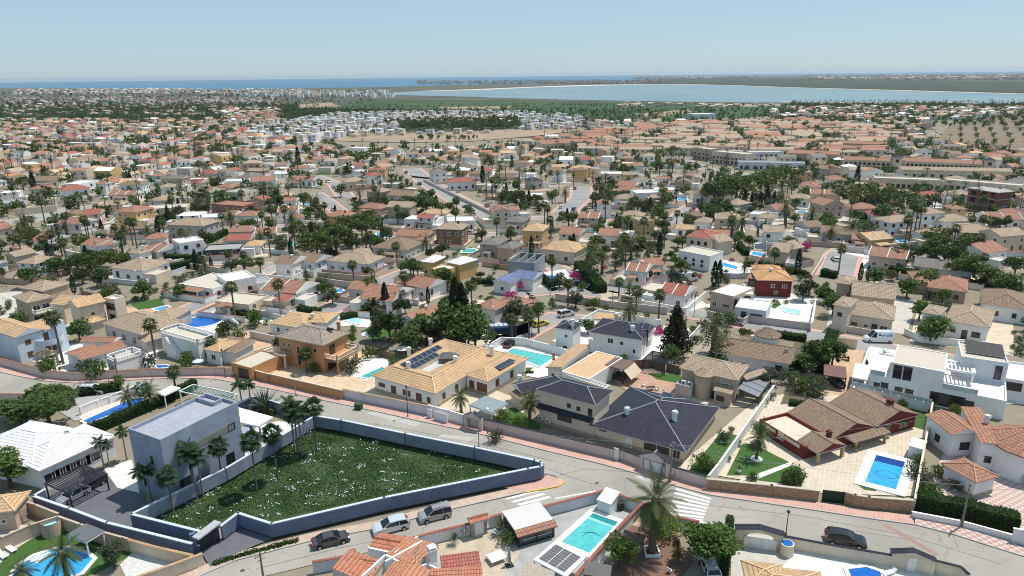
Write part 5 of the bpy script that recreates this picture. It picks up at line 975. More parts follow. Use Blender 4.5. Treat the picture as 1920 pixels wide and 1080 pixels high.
# big white modern villa
t=house('large white modern villa of stacked cubes with dark windows and glass balustrades',(1750,745),lmk='the white modern villa')
hw=hgt((1773,745),702); hl=3.6
r=V(t,(1630,701),(1888,752),(1890,704),hl,'flat','W','w',[('f',.07,1,.9,1.2,'d'),('f',.13,1,1.1,1.5,'d'),('f',.24,.6,1.2,1.6,'d'),('f',.32,.6,1.2,1.6,'d'),('f',.6,.3,5.2,2.4,'d'),('f',.75,.5,1.6,1.8,'d')],par=.35); ru=r.sub(.155,.55,.0,.8); ru.o=ru.o-ru.n*.01; vol(t,ru,6.7,'flat','Y','w',3.5,par=.15); wins(t,ru,[('f',.14,3.75,1.3,2.6,'d'),('f',.33,3.75,1.3,2.6,'d'),('l',.4,3.75,2.2,2.2,'d')]); FOOT.append(ru)
V(t,(1803,668),(1892,681),(1893,652),7.4,'flat','Y','s',[('f',.82,4.0,1.0,2.6,'d')],par=.3); V(t,(1860,705),(1960,720),(1990,690),4.2,'flat','W','w',[('f',.4,2,3,1.6,'n')],par=.4)
rr=RP((1810,660),(1888,672),(1888,648),7.5); 
for k in range(4): panels(t,rr.sub(.03,.97,.05+.24*k,.2+.24*k),5,1,7.45,7.7,fm=plain('dark_steel',(.03,.03,.032),.5,.1,metal=.4),gm=plain('black_panel',(.013,.014,.018),.55,.1))
b=MB(); c_=RP((1775,692),(1828,700),(1830,685),5.6); 
for a0,a1 in(((0,0),(1,0)),((0,1),(1,1)),((0,0),(0,1)),((1,0),(1,1))): p,e=Vector(c_.at(c_.w*a0[0],c_.d*a0[1])),Vector(c_.at(c_.w*a1[0],c_.d*a1[1])); d=e-p; m_=(p+e)/2; b.box((m_.x,m_.y,5.4),(d.length,.4,.35),math.atan2(d.y,d.x))
for i in range(7): p=c_.at(c_.w*(i+.5)/7,c_.d/2); b.box((*p,5.42),(.2,c_.d-.4,.2),c_.yaw)
b.box((*c_.at(c_.w-.2,.2),3.6),(.35,.35,1.8),c_.yaw); b.build('terrace_frame',wallm('w'),t)
ga=plain('balustrade_glass',(.38,.48,.48),.1,.05,spec=.6)
for p,e in((r.at(r.w*.55,.1),r.at(r.w*.8,.1)),(r.at(.1,.1),r.at(r.w*.12,.1))): p,e=Vector(p),Vector(e); d=e-p; m_=(p+e)/2; b=MB(); b.box((m_.x,m_.y,hl+.01),(d.length,.04,.9),math.atan2(d.y,d.x)); b.build('glass_balustrade',ga,t)
wl=bwall('pale garden wall topped with glass panels between the red walled house and the modern villa',[(1597,722),(1660,735),(1748,757)],1.9,'w',piers=6,t=.25); b=MB(); pp=[G(p,1.9) for p in((1597,722),(1748,757))]
for i in range(10):
    p=pp[0]+(pp[1]-pp[0])*(i/10); e=pp[0]+(pp[1]-pp[0])*((i+.94)/10); d=e-p; m_=(p+e)/2; b.box((m_.x,m_.y,1.9),(d.length,.05,.8),math.atan2(d.y,d.x))
b.build('glass_panel',ga,wl)
# terracotta roofed white house at the right edge + its garage
t=house('white house with rusty terracotta roofs and a round fan roofed end at the right edge',(1860,880),lmk='the round fan roof')
V(t,(1786,815),(1846,812),(1838,772),4.0,'gd','f','w',[('f',.5,1.1,1.5,1.3,'d'),('l',.5,1,1,1.2,'d')],.3,.3); V(t,(1838,830),(1880,836),(1880,772),4.4,'shedr','f','w',[('f',.5,1.2,.8,1.1,'d')],.12,.2); chimney(t,G((1848,800),4),4.6,1.0)
c_=G((1925,830),4.4); turret(t,(c_.x+.5,c_.y),5.2,4.4,'f','w',2.6); b=MB()
for a in(-2.1,-1.45): b.tube((c_.x+.5+5.15*math.cos(a),c_.y+5.15*math.sin(a),1.0),(c_.x+.5+5.3*math.cos(a),c_.y+5.3*math.sin(a),1.0),.9,.9,16)
b.build('arched_window',plain('pale_curtain_glass',(.35,.36,.34),.2),t)
t=house('small white garage with a weathered hipped tile roof on the checked paving',(1820,930),'garage','garage',lmk='the small white garage'); V(t,(1764,869),(1831,906),(1877,894),2.9,'hip','f','w',[('r',.5,.1,1.5,2.0,'w','door')],.38,.4,plinth=plst)
# bottom houses
t=house('white house with stepped red and orange tile roofs at the bottom edge',(740,1090),lmk='the bottom red roofs')
V(t,(722,1040),(783,1066),(852,1040),3.8,'shedr',tile('orange_red_tile',(.48,.19,.10),(.56,.27,.16)),'w',(),.12,.15); V(t,(624,1078),(690,1094),(709,1052),3.3,'shedl',tile('red_orange_tile',(.42,.14,.08),(.52,.22,.13)),'w',(),.2,.1); V(t,(640,1056),(705,1066),(716,1048),3.5,'gw',MATS['red_orange_tile'],'w',(),.3,.1); V(t,(690,1031),(741,1040),(785,1010),3.4,'gw',MATS['red_orange_tile'],'w',(),.3,.1); V(t,(830,1085),(905,1075),(850,1044),3.3,'shed','r','w',(),.12,.1); V(t,(700,1100),(775,1120),(800,1068),4.2,'gd',MATS['orange_red_tile'],'w',(),.35,.1); V(t,(805,1110),(905,1105),(900,1070),3.4,'shed',MATS['red_orange_tile'],'w',(),.2,.1)
chimney(t,G((811,1052),3.8),3.9,1.5,s=.8)
for pa,pb,z in(((722,1052),(791,1014),4.2),((724,1040),(776,1067),4.0),((660,1045),(707,1055),3.7),((690,1026),(740,1037),3.7),((776,1068),(800,1056),4.2),((800,1056),(820,1066),3.9),((740,1036),(783,1005),3.9),((676,1082),(722,1040),3.9),((820,1066),(902,1076),3.6)): a_,e_=G(pa,z),G(pb,z); d=e_-a_; m_=(a_+e_)/2; b=MB(); b.box((m_.x,m_.y,z-1.1),(d.length,.24,1.1),math.atan2(d.y,d.x)); b.build('parapet',wallm('w'),t)
for p in((785,1060),(780,1067)): g=G(p,4); b=MB(); b.tube(g,g+Vector((0,0,2.6)),.03,.03,6); b.box((g.x,g.y,6.2),(.9,.03,.03),.4); b.box((g.x,g.y,6.5),(.6,.03,.03),.4); b.build('aerial',plain('grey_steel',(.32,.33,.34)),t)
t=house('garden pavilion with a ribbed white metal roof, red tile edge and dark glass sides',(1000,1020),'pavilion','pavilion',lmk='the ribbed metal pavilion')
hp2=hgt((970,1027),1000)+.1; r=RP((971,1003),(1044,982),(1016,940),hp2); s=r.sub(0,1,.18,1); b=MB(); z=hp2; A_=[s.at(0,0,z+.06),s.at(s.w,0,z+.06),s.at(s.w,s.d,z+.12),s.at(0,s.d,z+.12)]; b.poly(A_,0,[(0,0),(s.w,0),(s.w,s.d),(0,s.d)]); b.poly([p-Vector((0,0,.2)) for p in A_][::-1],1)
for i in range(4): j=(i+1)%4; b.poly([A_[i]-Vector((0,0,.2)),A_[j]-Vector((0,0,.2)),A_[j],A_[i]],1)
b.build('roof',[lined('ribbed_metal',(.66,.65,.60),(.45,.44,.40),.28,0,.25,.5,None),plain('white_frame',FRAME['w'])],t); b=MB(); A_=[r.at(-.1,-.1,z-.35),r.at(r.w+.1,-.1,z-.35),r.at(r.w+.1,r.d*.18,z+.08),r.at(-.1,r.d*.18,z+.08)]; b.poly(A_); b.poly([p-Vector((0,0,.1)) for p in A_][::-1]); b.poly([A_[0]-Vector((0,0,.1)),A_[1]-Vector((0,0,.1)),A_[1],A_[0]]); b.build('tile_edge',roofm('b'),t)
q=r.inset(.3); b=MB(); b.prism(q.pts(),0,z-.36); b.build('glass_wall',glass('dark_pavilion_glass',(.035,.04,.042),.12),t)
for x,y in((0,0),(1,0),(1,1),(0,1),(.5,0)): p=q.at(q.w*x,q.d*y); b=MB(); b.box((*p,0),(.2,.2,z-.3),r.yaw); b.build('post',plain('black_aluminium',(.02,.02,.023)),t)
b=MB(); p,e=Vector(q.at(.5,-.06)),Vector(q.at(q.w-.3,-.06)); d=e-p; m_=(p+e)/2; b.box((m_.x,m_.y,1.0),(d.length,.06,.07),r.yaw); b.build('handrail',plain('white_frame',FRAME['w']),t)
t=house('pale concrete canopy and white frame with grey slatted panels beside the turquoise pool',(1030,1075),'pool_shelter','shelter'); r=RP((1000,1063),(1052,1082),(1100,1047),2.5); r=Rect(r.at(0,0),r.u,r.w,r.d); 
b=MB(); q=[G(p,2.5) for p in((1000,1049),(1038,1016),(1100,1043),(1062,1082))]; b.prism([(p.x,p.y) for p in q],2.35,2.5); b.build('frame',plain('white_frame',FRAME['w']),t); rq=RP((1002,1048),(1060,1079),(1097,1044),2.52); panels(t,rq.inset(.35),3,7,2.5,2.5,'slatted_panel',gm=plain('grey_slat',(.11,.11,.115),.7,.1),fm=plain('white_frame',FRAME['w']))
b=MB(); q=[G(p,2.4) for p in((968,1075),(990,1052),(1040,1072),(1040,1110),(975,1110))]; b.prism([(p.x,p.y) for p in q],2.2,2.4); b.build('gravel_roof',plain('gravel_roof',(.40,.35,.28),.95,.2,3,fine=9),t)
for px in((1002,1050),(1038,1018),(1098,1043),(1060,1080)): p=G(px,2.4); b=MB(); b.box((p.x*.998,p.y*.998,0),(.15,.15,2.2),.5); b.build('post',plain('white_frame',FRAME['w']),t)
t=house('tan barrel tile roof at the bottom edge, right of the arched gateway',(1480,1090)); V(t,(1408,1118),(1560,1135),(1597,1078),2.9,'hip','o','c',(),.36,.3); V(t,(1400,1100),(1480,1108),(1490,1060),3.2,'hip','o','c')
t=house('tan house with a small tiled roof at the bottom left corner, above the scalloped wall',(10,1000)); V(t,(-60,968),(28,958),(16,925),3.1,'hip','o','b',[('f',.7,1.2,.6,.6,'w')],.4)
pergola('square dark grey flat shade roof on posts beside the bushes near the bottom edge',(1095,1078),(1143,1085),(1162,1064),2.6,4,plain('dark_grey_sheet',(.12,.115,.11),.8,.08),name='shade_roof',cat='shelter',solid=True)
pergola('brown cloth shade roof under the tall palm, over the red brown terrace',(1162,1015),(1200,1025),(1211,1005),2.5,4,plain('brown_cloth',(.16,.10,.075),.9,.1),name='shade_roof',cat='shelter',solid=True)
pergola('grey cloth gazebo with white curtains in the pool garden at bottom left',(127,1003),(161,1017),(200,998),2.4,4,plain('grey_cloth',(.12,.13,.135),.9,.08,2),name='gazebo',cat='gazebo',solid=True,pm=plain('white_curtain',(.7,.7,.7),.8))
pergola('brown roofed timber carport on the ochre driveway',(1545,704),(1587,710),(1592,690),2.6,4,plain('brown_roof_sheet',(.17,.09,.08),.85,.1),name='carport',cat='carport',solid=True,pm=plain('dark_timber',(.06,.04,.03),.8,.2)); car('black car parked under the brown timber carport',G((1565,722)),R(100),'hatch',(.012,.013,.016))
pergola('grey roofed white carport in front of the solar villa, beside the date palm',(880,760),(922,775),(949,756),2.7,4,plain('grey_green_sheet',(.22,.26,.27),.8,.08),name='carport',cat='carport',solid=True,pm=wallm('w'))
pergola('green and white lattice pergola behind the flat roofed blue house',(336,733),(420,752),(438,737),2.7,16,plain('green_slats',(.06,.2,.14),.6,.1),along='d',pm=wallm('w'))
pergola('white flat awning on posts beside the narrow pool, left of the road palm',(292,738),(308,742),(330,726),2.4,4,wallm('w'),name='awning',cat='awning',solid=True)
pergola('black slatted pergola beside the tall white black roofed house',(1205,674),(1247,683),(1254,664),2.6,14,plain('black_aluminium',(.02,.02,.023)))
t=house('white garden storage box with a sloping lid beside the turquoise pool',(1140,952),'storage_shed','shed'); r=RP((1120,935),(1145,944),(1158,925),2.0); b=MB(); b.prism(r.pts(),0.13,1.8); b.build('body',plain('white_panel',(.7,.7,.7)),t); roof(t,r.inset(-.08),1.9,'shed',plain('white_lid',(.75,.75,.75),.5,.04),.15,caps=False)
t=house('white garden shed with a flat roof beside the pool of the red walled house',(1718,845),'storage_shed','shed'); r=RP((1705,835),(1730,842),(1733,826),2.1); b=MB(); b.prism(r.pts(),.13,2.0); b.build('body',wallm('w'),t); b=MB(); b.prism(r.inset(-.12).pts(),2.0,2.12); b.build('roof',wallm('w'),t)
# second-row houses
t=house('beige modern two storey house with flat roof and dark window slots',(1390,590),lmk='the beige modern house')
hm=hgt((1331,590),556); r=V(t,(1333,546),(1376,556),(1420,540),hm,'flat','W','b',[('f',.2,1,1.2,1.4,'w'),('f',.7,1.6,1.6,.5,'d'),('r',.1,hm-3,1.2,2.4,'d')],par=.2); V(t,(1376,550),(1413,552),(1424,540),hm-.4,'flat','W','c',[('f',.2,hm-3,1,2.6,'d'),('f',.7,hm-2.8,1.4,1.9,'d')],par=.2); V(t,(1378,575),(1437,583),(1452,566),3.4,'flat','W','s',[('f',.3,.3,1.1,2.2,'d'),('f',.7,.3,2.6,2,'d')],par=.2)
t=house('dark red two storey house with an orange hipped roof',(1460,555),lmk='the tall red house'); hm=hgt((1478,558),526); r=V(t,(1419,525),(1490,527),(1497,508),hm,'hip',tile('bright_orange_tile',(.55,.28,.115),(.66,.38,.18)),'r',[('f',.45,hm-2.2,.9,1,'w'),('f',.8,hm-2.2,1.1,1,'w'),('f',.55,.8,.8,.9,'w')],.36,.5); V(t,(1415,510),(1472,512),(1493,500),hm,'hip',MATS['bright_orange_tile'],'r',()); V(t,(1400,520),(1425,524),(1428,510),hm-.8,'shed','b','r',[('f',.5,hm-3,2,1.4,'d')],.2); chimney(t,r.at(r.w*.45,r.d*.4),hm+.7,1.1)
t=house('beige house with a small square tower, directly below the tan walled house at right',(1620,630),lmk='the square tower house'); hm=hgt((1565,620),571); V(t,(1561,571),(1594,577),(1600,560),hm,'hip','t','c',[('f',.45,hm-2.6,.9,1,'d')],.35,.3); V(t,(1592,589),(1677,601),(1683,575),3.7,'hip','t','c',[('f',.12,1,1.4,1,'w'),('f',.4,1,.8,.8,'w'),('f',.6,.1,1.1,2,'d'),('f',.82,.6,1.5,1.4,'w')],.4,.3)
t=house('beige house with a plain square block tower and a sand roof, above the van',(1640,560)); hm=hgt((1567,560),530); V(t,(1567,530),(1597,534),(1604,520),hm,'hip','t','b',(),.35,.3); V(t,(1596,553),(1680,562),(1686,540),3.8,'gw','t','b',[('f',.3,1,1,1,'d')],.4,.3); chimney(t,G((1642,541),4.5),4.8,1)
t=house('white house with a small tower and a sand tile roof, above the modern villa',(1790,640),lmk='the sand roofed house'); hm=hgt((1730,630),587); V(t,(1727,585),(1764,592),(1768,576),hm,'hip','t','w',[('f',.45,hm-2.6,.9,1.1,'d')],.35,.3); V(t,(1770,600),(1857,615),(1860,582),3.8,'hip','t','w',[('f',.2,1.2,.9,1,'d'),('f',.48,.1,1,2.1,'d'),('f',.75,.9,1.5,1.3,'d')],.4,.4); V(t,(1731,617),(1764,624),(1768,612),2.8,'shed','t','w',[('f',.5,.1,2.6,2,'w','garage_door')],.15,.1)
t=house('white house with a grey brown hipped roof at the right edge, above the modern villa',(1880,580)); V(t,(1842,570),(1935,582),(1960,555),3.8,'hip','n','w',auto_w(2,1.2,'d',w=.8),.38,.4)
t=house('wide low house with a dusty terracotta hipped roof, above the hedge at right',(1780,545),lmk='the wide terracotta roof'); V(t,(1738,538),(1815,548),(1834,527),3.4,'hip','b','b',auto_w(3,1,'d',w=1),.36,.4); V(t,(1715,527),(1760,530),(1800,515),3.4,'hip','b','b')
t=house('white two storey house with terracotta roof and a white satellite dish',(790,625),lmk='the satellite dish house'); hm=hgt((787,625),608); r=V(t,(742,596),(787,609),(832,583),hm,'gd','f','w',[('f',.2,hm-2.4,.8,1.3,'d'),('f',.5,hm-2.4,.8,1.3,'d'),('r',.3,hm-2.2,.9,1.2,'n'),('r',.6,hm-2.2,.9,1.2,'n')],.36,.3); chimney(t,r.at(r.w*.5,r.d*.6),hm+.9,1)
t=house('pale house with several brick red hip roofs behind the dark blue lorry',(930,605),lmk='the brick hip roofs'); hm=hgt((940,607),580); V(t,(890,574),(929,582),(957,566),hm,'hip','b','s',[('f',.15,hm-2,1,1,'d')],.36,.3); V(t,(925,566),(962,578),(990,560),hm,'hip','b','s'); V(t,(965,572),(992,576),(1003,562),hm-.6,'pyr','b','s',())
t=house('yellow double house with two white tile pyramid roofs',(830,520),lmk='the yellow double house'); hm=hgt((788,520),490); V(t,(786,490),(812,493),(830,481),hm,'hip','w','y',[('f',.4,1.2,.9,1.3,'w')],.4,.35); V(t,(835,491),(862,497),(880,483),hm,'hip','w','y',[('f',.5,hm-2.4,.9,1.2,'w'),('f',.4,1,.9,1.2,'w')],.4,.35); V(t,(808,504),(835,508),(845,498),4.2,'flat','W','y',[('f',.3,1,.9,1.2,'w')],par=.2)
t=house('low house with a blue tiled roof beside the pink bougainvillea',(950,535),lmk='the blue tiled roof'); V(t,(923,527),(958,532),(970,518),3.4,'gd','l','w',[('f',.5,1,1,1.1,'w')],.3,.3); V(t,(958,520),(1000,525),(1012,510),3.4,'gw','l','w',(),.3,.3)
t=house('unfinished grey block house without a roof, above the blue tiled roof',(985,510),lmk='the roofless grey house'); cm=plain('raw_block',(.27,.28,.29),.9,.15,1.5)
r=RP((953,489),(1000,493),(1012,476),5.5); b=MB(); P4=r.pts()
for k in range(4): p,e=Vector(P4[k]),Vector(P4[(k+1)%4]); d=e-p; m_=(p+e)/2; b.box((m_.x,m_.y,0),(d.length-.25,.25,5.5),math.atan2(d.y,d.x))
for x in(.33,.66): p=r.at(r.w*x,r.d/2); b.box((*p,0),(.25,r.d-.5,5.49),r.yaw)
b.build('wall',cm,t); wins(t,r,[('f',.2,3.2,1.4,1.3,'w'),('f',.55,3.2,1.4,1.3,'w'),('f',.85,.2,1.4,2,'w'),('r',.5,3.2,1.4,1.4,'w')]); FOOT.append(r)
t=house('cream house with a wide fan shaped sand tile roof behind two cypresses',(1050,490),lmk='the cream fan roof'); r=V(t,(1013,466),(1078,474),(1105,459),4.0,'hip','o','c',[('f',.3,.2,1.8,2.2,'d'),('f',.75,1,1,1.2,'d')],.36,.4)
t=house('white cubic house with small dark windows beside the blue lap pool',(1310,500),lmk='the white cubic house'); hm=hgt((1332,510),480); V(t,(1273,469),(1331,480),(1351,470),hm,'flat','Y','w',auto_w(3,hm-2.6,'d',w=.8,h=.9)+auto_w(3,1,'d',w=.8,h=.9),par=.35)
t=house('cream house with an orange red roof, behind the white cubic house',(1310,465)); hm=5.6; V(t,(1285,443),(1336,449),(1350,437),hm,'hip','r','c',auto_w(3,hm-2.4,'d',w=1),.3,.3); V(t,(1330,450),(1348,455),(1356,445),hm-1,'shedl','t','c')
# ------------------------------------------------------------ garden walls (top edges traced in pixels)
bwall('long pale wall with a brick red tile coping along the road bend at left',[(-60,655),(20,676),(83,693),(133,698),(158,697),(278,691),(400,688),(433,690)],1.9,'p',cap='b',piers=9,gates=[((134,711),(157,711),2.0,'arch',(.08,.08,.08))])
bwall('orange panelled street wall with cream coping in front of the orange villa',[(462,689),(497,699),(508,701),(641,731)],2.1,'o',piers=6,capm_=wallm('c'),gates=[((499,717),(508,719),2.1,'bars',(.03,.025,.02))])
bwall('white street wall with an ochre tile coping in front of the big solar villa',[(641,728),(798,759),(802,761)],2.1,'w',cap='o',wm=wallm('s'))
bwall('white panelled gate wall with two pillars, by the date palm of the solar villa',[(803,759),(842,769),(868,777)],2.1,'w',piers=4,gates=[((816,788),(840,795),1.9,'panel',(.75,.75,.75)),((804,784),(811,786),1.9,'panel',(.75,.75,.75))])
bwall('pale pink street wall with slate tile coping in front of the slate roofed villa',[(868,777),(905,784),(1147,839),(1168,843),(1201,855),(1262,874),(1326,892)],2.05,'p',cap='k',piers=11,gates=[((1152,862),(1160,865),2.2,'panel',(.72,.72,.72)),((1208,880),(1246,892),2.0,'panel',(.74,.74,.74)),((878,797),(900,803),2.1,'panel',(.74,.74,.74))])
for lb,A,B,cc in(('slate tiled gatehouse arch over the white garage gate of the slate roofed villa',(1201,856),(1256,874),'p'),('small slate tiled gate arch left of the long pink wall, near the grey carport',(872,781),(904,789),'p')):
    a,e=G(A,2.05),G(B,2.05); d=e-a; u=d/d.length; r=Rect(a-Vector((-u.y,u.x,0))*.5,u,d.length,1.0); t=thing('gatehouse',lb,'gateway',r.c(0)); roof(t,r,2.5,'gd','k',.5,wc='p')
    for x in(.06,.94): b=MB(); b.box((*r.at(r.w*x,.5),0),(.5,.5,2.4),r.yaw); b.build('pillar',wallm(cc),t)
    b=MB(); b.box((*r.at(r.w*.5,.5),2.1),(r.w*.82,.3,.3),r.yaw); b.build('lintel',wallm(cc),t)
st=stone('rubble_stone',(.30,.18,.095),(.46,.31,.19),(.22,.15,.10),4.2)
bwall('brown rubble stone wall before the red walled house, left of the green gate',[(1327,897),(1447,909),(1536,919)],1.9,'c',wm=st,capm_=plain('pale_stone_cap',(.5,.43,.34),.85,.12,2),gates=[((1540,939),(1585,944),1.85,'panel',(.008,.035,.02))],t=.35)
bwall('brown rubble stone street wall right of the green gate, below the rectangular pool',[(1586,921),(1604,927),(1630,931),(1714,937)],2.0,'c',wm=st,capm_=MATS['pale_stone_cap'],t=.35)
bwall('white garden wall between the slate roofed villa and the red walled house',[(1451,722),(1348,868),(1329,891)],2.1,'w')
bwall('cream garden wall right of the rectangular pool, beside the shed',[(1749,754),(1726,878),(1716,934)],2.2,'c')
bwall('low white wall under the clipped hedge with an open balustrade, on the checked pavement',[(1711,959),(1802,976),(1902,1003)],1.0,'w')
bwall('white wall with an arched pale gate at the right edge, end of the hedge',[(1902,990),(1960,1000)],2.2,'w',gates=[((1906,1019),(1925,1025),1.9,'panel',(.7,.7,.7))])
bwall('pale wall with thin red coping beside the red roofed house, lower left stretch',[(585,1052),(658,1039),(664,1028)],1.8,'s',cap='r')
bwall('pale wall with thin red coping, between the red roofed house and the tiled gate',[(770,1008),(813,996),(884,979)],1.9,'s',cap='r')
bwall('pale wall with thin red coping, between the tiled gate and the ribbed metal pavilion',[(916,969),(940,962)],1.9,'s',cap='r')
bwall('white wall with thin red coping around the turquoise pool terrace, along the road',[(1018,948),(1070,935),(1136,917),(1203,941)],1.9,'s',cap='r')
bwall('white wall with red coping beside the tall palm, below the zebra crossing',[(1203,941),(1259,966),(1311,976)],1.9,'s',cap='r')
bwall('white dividing wall with a red tile top between turquoise pool and brown terrace',[(1203,943),(1150,998),(1078,1080)],1.9,'w',cap='r')
bwall('white panelled drive gate wall left of the arched gateway',[(1315,979),(1361,990),(1380,996)],1.7,'w',gates=[((1320,1003),(1356,1012),1.6,'panel',(.74,.74,.74))])
a,e=G((1380,983),2.8),G((1470,996),2.8); d=e-a; u=d/d.length; r=Rect(a-Vector((-u.y,u.x,0))*.4,u,d.length,.8); t=thing('gateway','wide cream arched gateway with black tile cap and white double gate','gateway',r.c(0)); LM.append((1425,1000,'the arched gateway'))
def archwall(t,r,w0,w1,hs,htop,wc):
    "wall slab with a round arched opening between fractions w0,w1"
    b=MB(); n=12; a0,a1=r.w*w0,r.w*w1; R_=(a1-a0)/2; m=(a0+a1)/2
    for y in(0,r.d):
        fl=(lambda L_:L_) if y==0 else (lambda L_:L_[::-1]); T=lambda x:htop(x/r.w)
        b.poly(fl([r.at(0,y,0),r.at(a0,y,0),r.at(a0,y,T(a0)),r.at(0,y,T(0))])); b.poly(fl([r.at(a1,y,0),r.at(r.w,y,0),r.at(r.w,y,T(r.w)),r.at(a1,y,T(a1))]))
        for i in range(n):
            f0,f1=PI-PI*i/n,PI-PI*(i+1)/n; x0,x1=m+R_*math.cos(f0),m+R_*math.cos(f1); b.poly(fl([r.at(x0,y,hs+R_*.5*math.sin(f0)),r.at(x1,y,hs+R_*.5*math.sin(f1)),r.at(x1,y,T(x1)),r.at(x0,y,T(x0))]))
    for x in(0,r.w): b.poly([r.at(x,0,0),r.at(x,r.d,0),r.at(x,r.d,htop(x/r.w)),r.at(x,0,htop(x/r.w))])
    for i in range(n):
        f0,f1=PI-PI*i/n,PI-PI*(i+1)/n; x0,x1=m+R_*math.cos(f0),m+R_*math.cos(f1); b.poly([r.at(x0,0,hs+R_*.5*math.sin(f0)),r.at(x0,r.d,hs+R_*.5*math.sin(f0)),r.at(x1,r.d,hs+R_*.5*math.sin(f1)),r.at(x1,0,hs+R_*.5*math.sin(f1))])
    for k in range(2):
        x0,x1=(0,.5) if k==0 else (.5,1); b.poly([r.at(r.w*x0,0,htop(x0)),r.at(r.w*x1,0,htop(x1)),r.at(r.w*x1,r.d,htop(x1)),r.at(r.w*x0,r.d,htop(x0))])
    b.build('arch',wallm(wc),t); c=MB()
    for k in range(2):
        x0,x1=(-.02,.5) if k==0 else (.5,1.02)
        for s in(-1,1): c.poly([r.at(r.w*x0,r.d/2,htop(x0)+.22),r.at(r.w*x1,r.d/2,htop(x1)+.22),r.at(r.w*x1,r.d/2+s*(r.d/2+.25),htop(x1)+.03),r.at(r.w*x0,r.d/2+s*(r.d/2+.25),htop(x0)+.03)])
    c.build('tile_cap',roofm('k'),t)
archwall(t,r,.24,.82,1.5,lambda x:2.4+.5*(1-abs(x-.5)*2),'c'); b=MB(); p0,p1=Vector(r.at(r.w*.2,-.12)),Vector(r.at(r.w*.86,-.12)); d=p1-p0; m_=(p0+p1)/2; b.box((m_.x,m_.y,.1),(d.length,.08,1.55),r.yaw); 
for i in range(9): p=p0+d*(i/8); b.box((p.x,p.y,.1),(.07,.13,1.6),r.yaw)
b.build('gate',plain('white_gate',(.7,.69,.66),.6),t)
bwall('cream wall with slate coping and small niches along the lower right road',[(1468,1003),(1560,1020),(1672,1039)],1.9,'c',cap='k')
a,e=G((1672,1031),2.5),G((1756,1047),2.5); d=e-a; u=d/d.length; r=Rect(a,u,d.length,.6); t=thing('gateway','cream garden gateway with stepped black tile cap and a narrow arched white door','gateway',r.c(0)); archwall(t,r,.42,.6,1.5,lambda x:2.1+.7*(1-abs(x-.5)*2),'c'); b=MB(); p=r.at(r.w*.51,-.03); b.box((*p,.1),(r.w*.17,.08,1.9),r.yaw); b.build('door',plain('white_gate',(.7,.69,.66),.6),t)
bwall('cream wall with slate coping at the bottom right corner',[(1753,1049),(1802,1061),(1818,1076)],1.9,'c',cap='k')
bwall('tan scalloped garden wall below the blue driveway wall',[(108,967),(150,982),(190,996),(238,1009)],2.0,'b',wm=plain('ochre_wall',(.50,.37,.24),.85,.12,.6,fine=2)); bwall('cream garden wall with orange tile steps beside the white gravel bed',[(240,1010),(290,1024),(362,1040)],1.9,'c',cap='o')
bwall('cream street wall with an orange tile top at bottom left',[(379,1036),(330,1054),(256,1080)],2.0,'c',cap='o',gates=[((366,1066),(378,1061),1.2,'panel',(.5,.5,.5))]); bwall('beige wavy wall behind the sun loungers at the left edge',[(-30,1020),(0,1008),(55,984),(108,967)],2.0,'b'); bwall('brown wall behind the beige wavy wall at the left edge',[(17,930),(65,945),(108,962)],2.0,'b',wm=MATS['ochre_wall'],gates=[((37,985),(64,972),2.0,'bars',(.12,.1,.09))])
bwall('white balustrade wall beside the narrow blue pool',[(150,762),(187,748),(205,742),(255,722)],1.7,'w',piers=3); bwall('pale wall with brick coping at the left edge, near side of the road',[(-40,745),(0,737),(58,738),(64,745)],1.7,'p',cap='b')
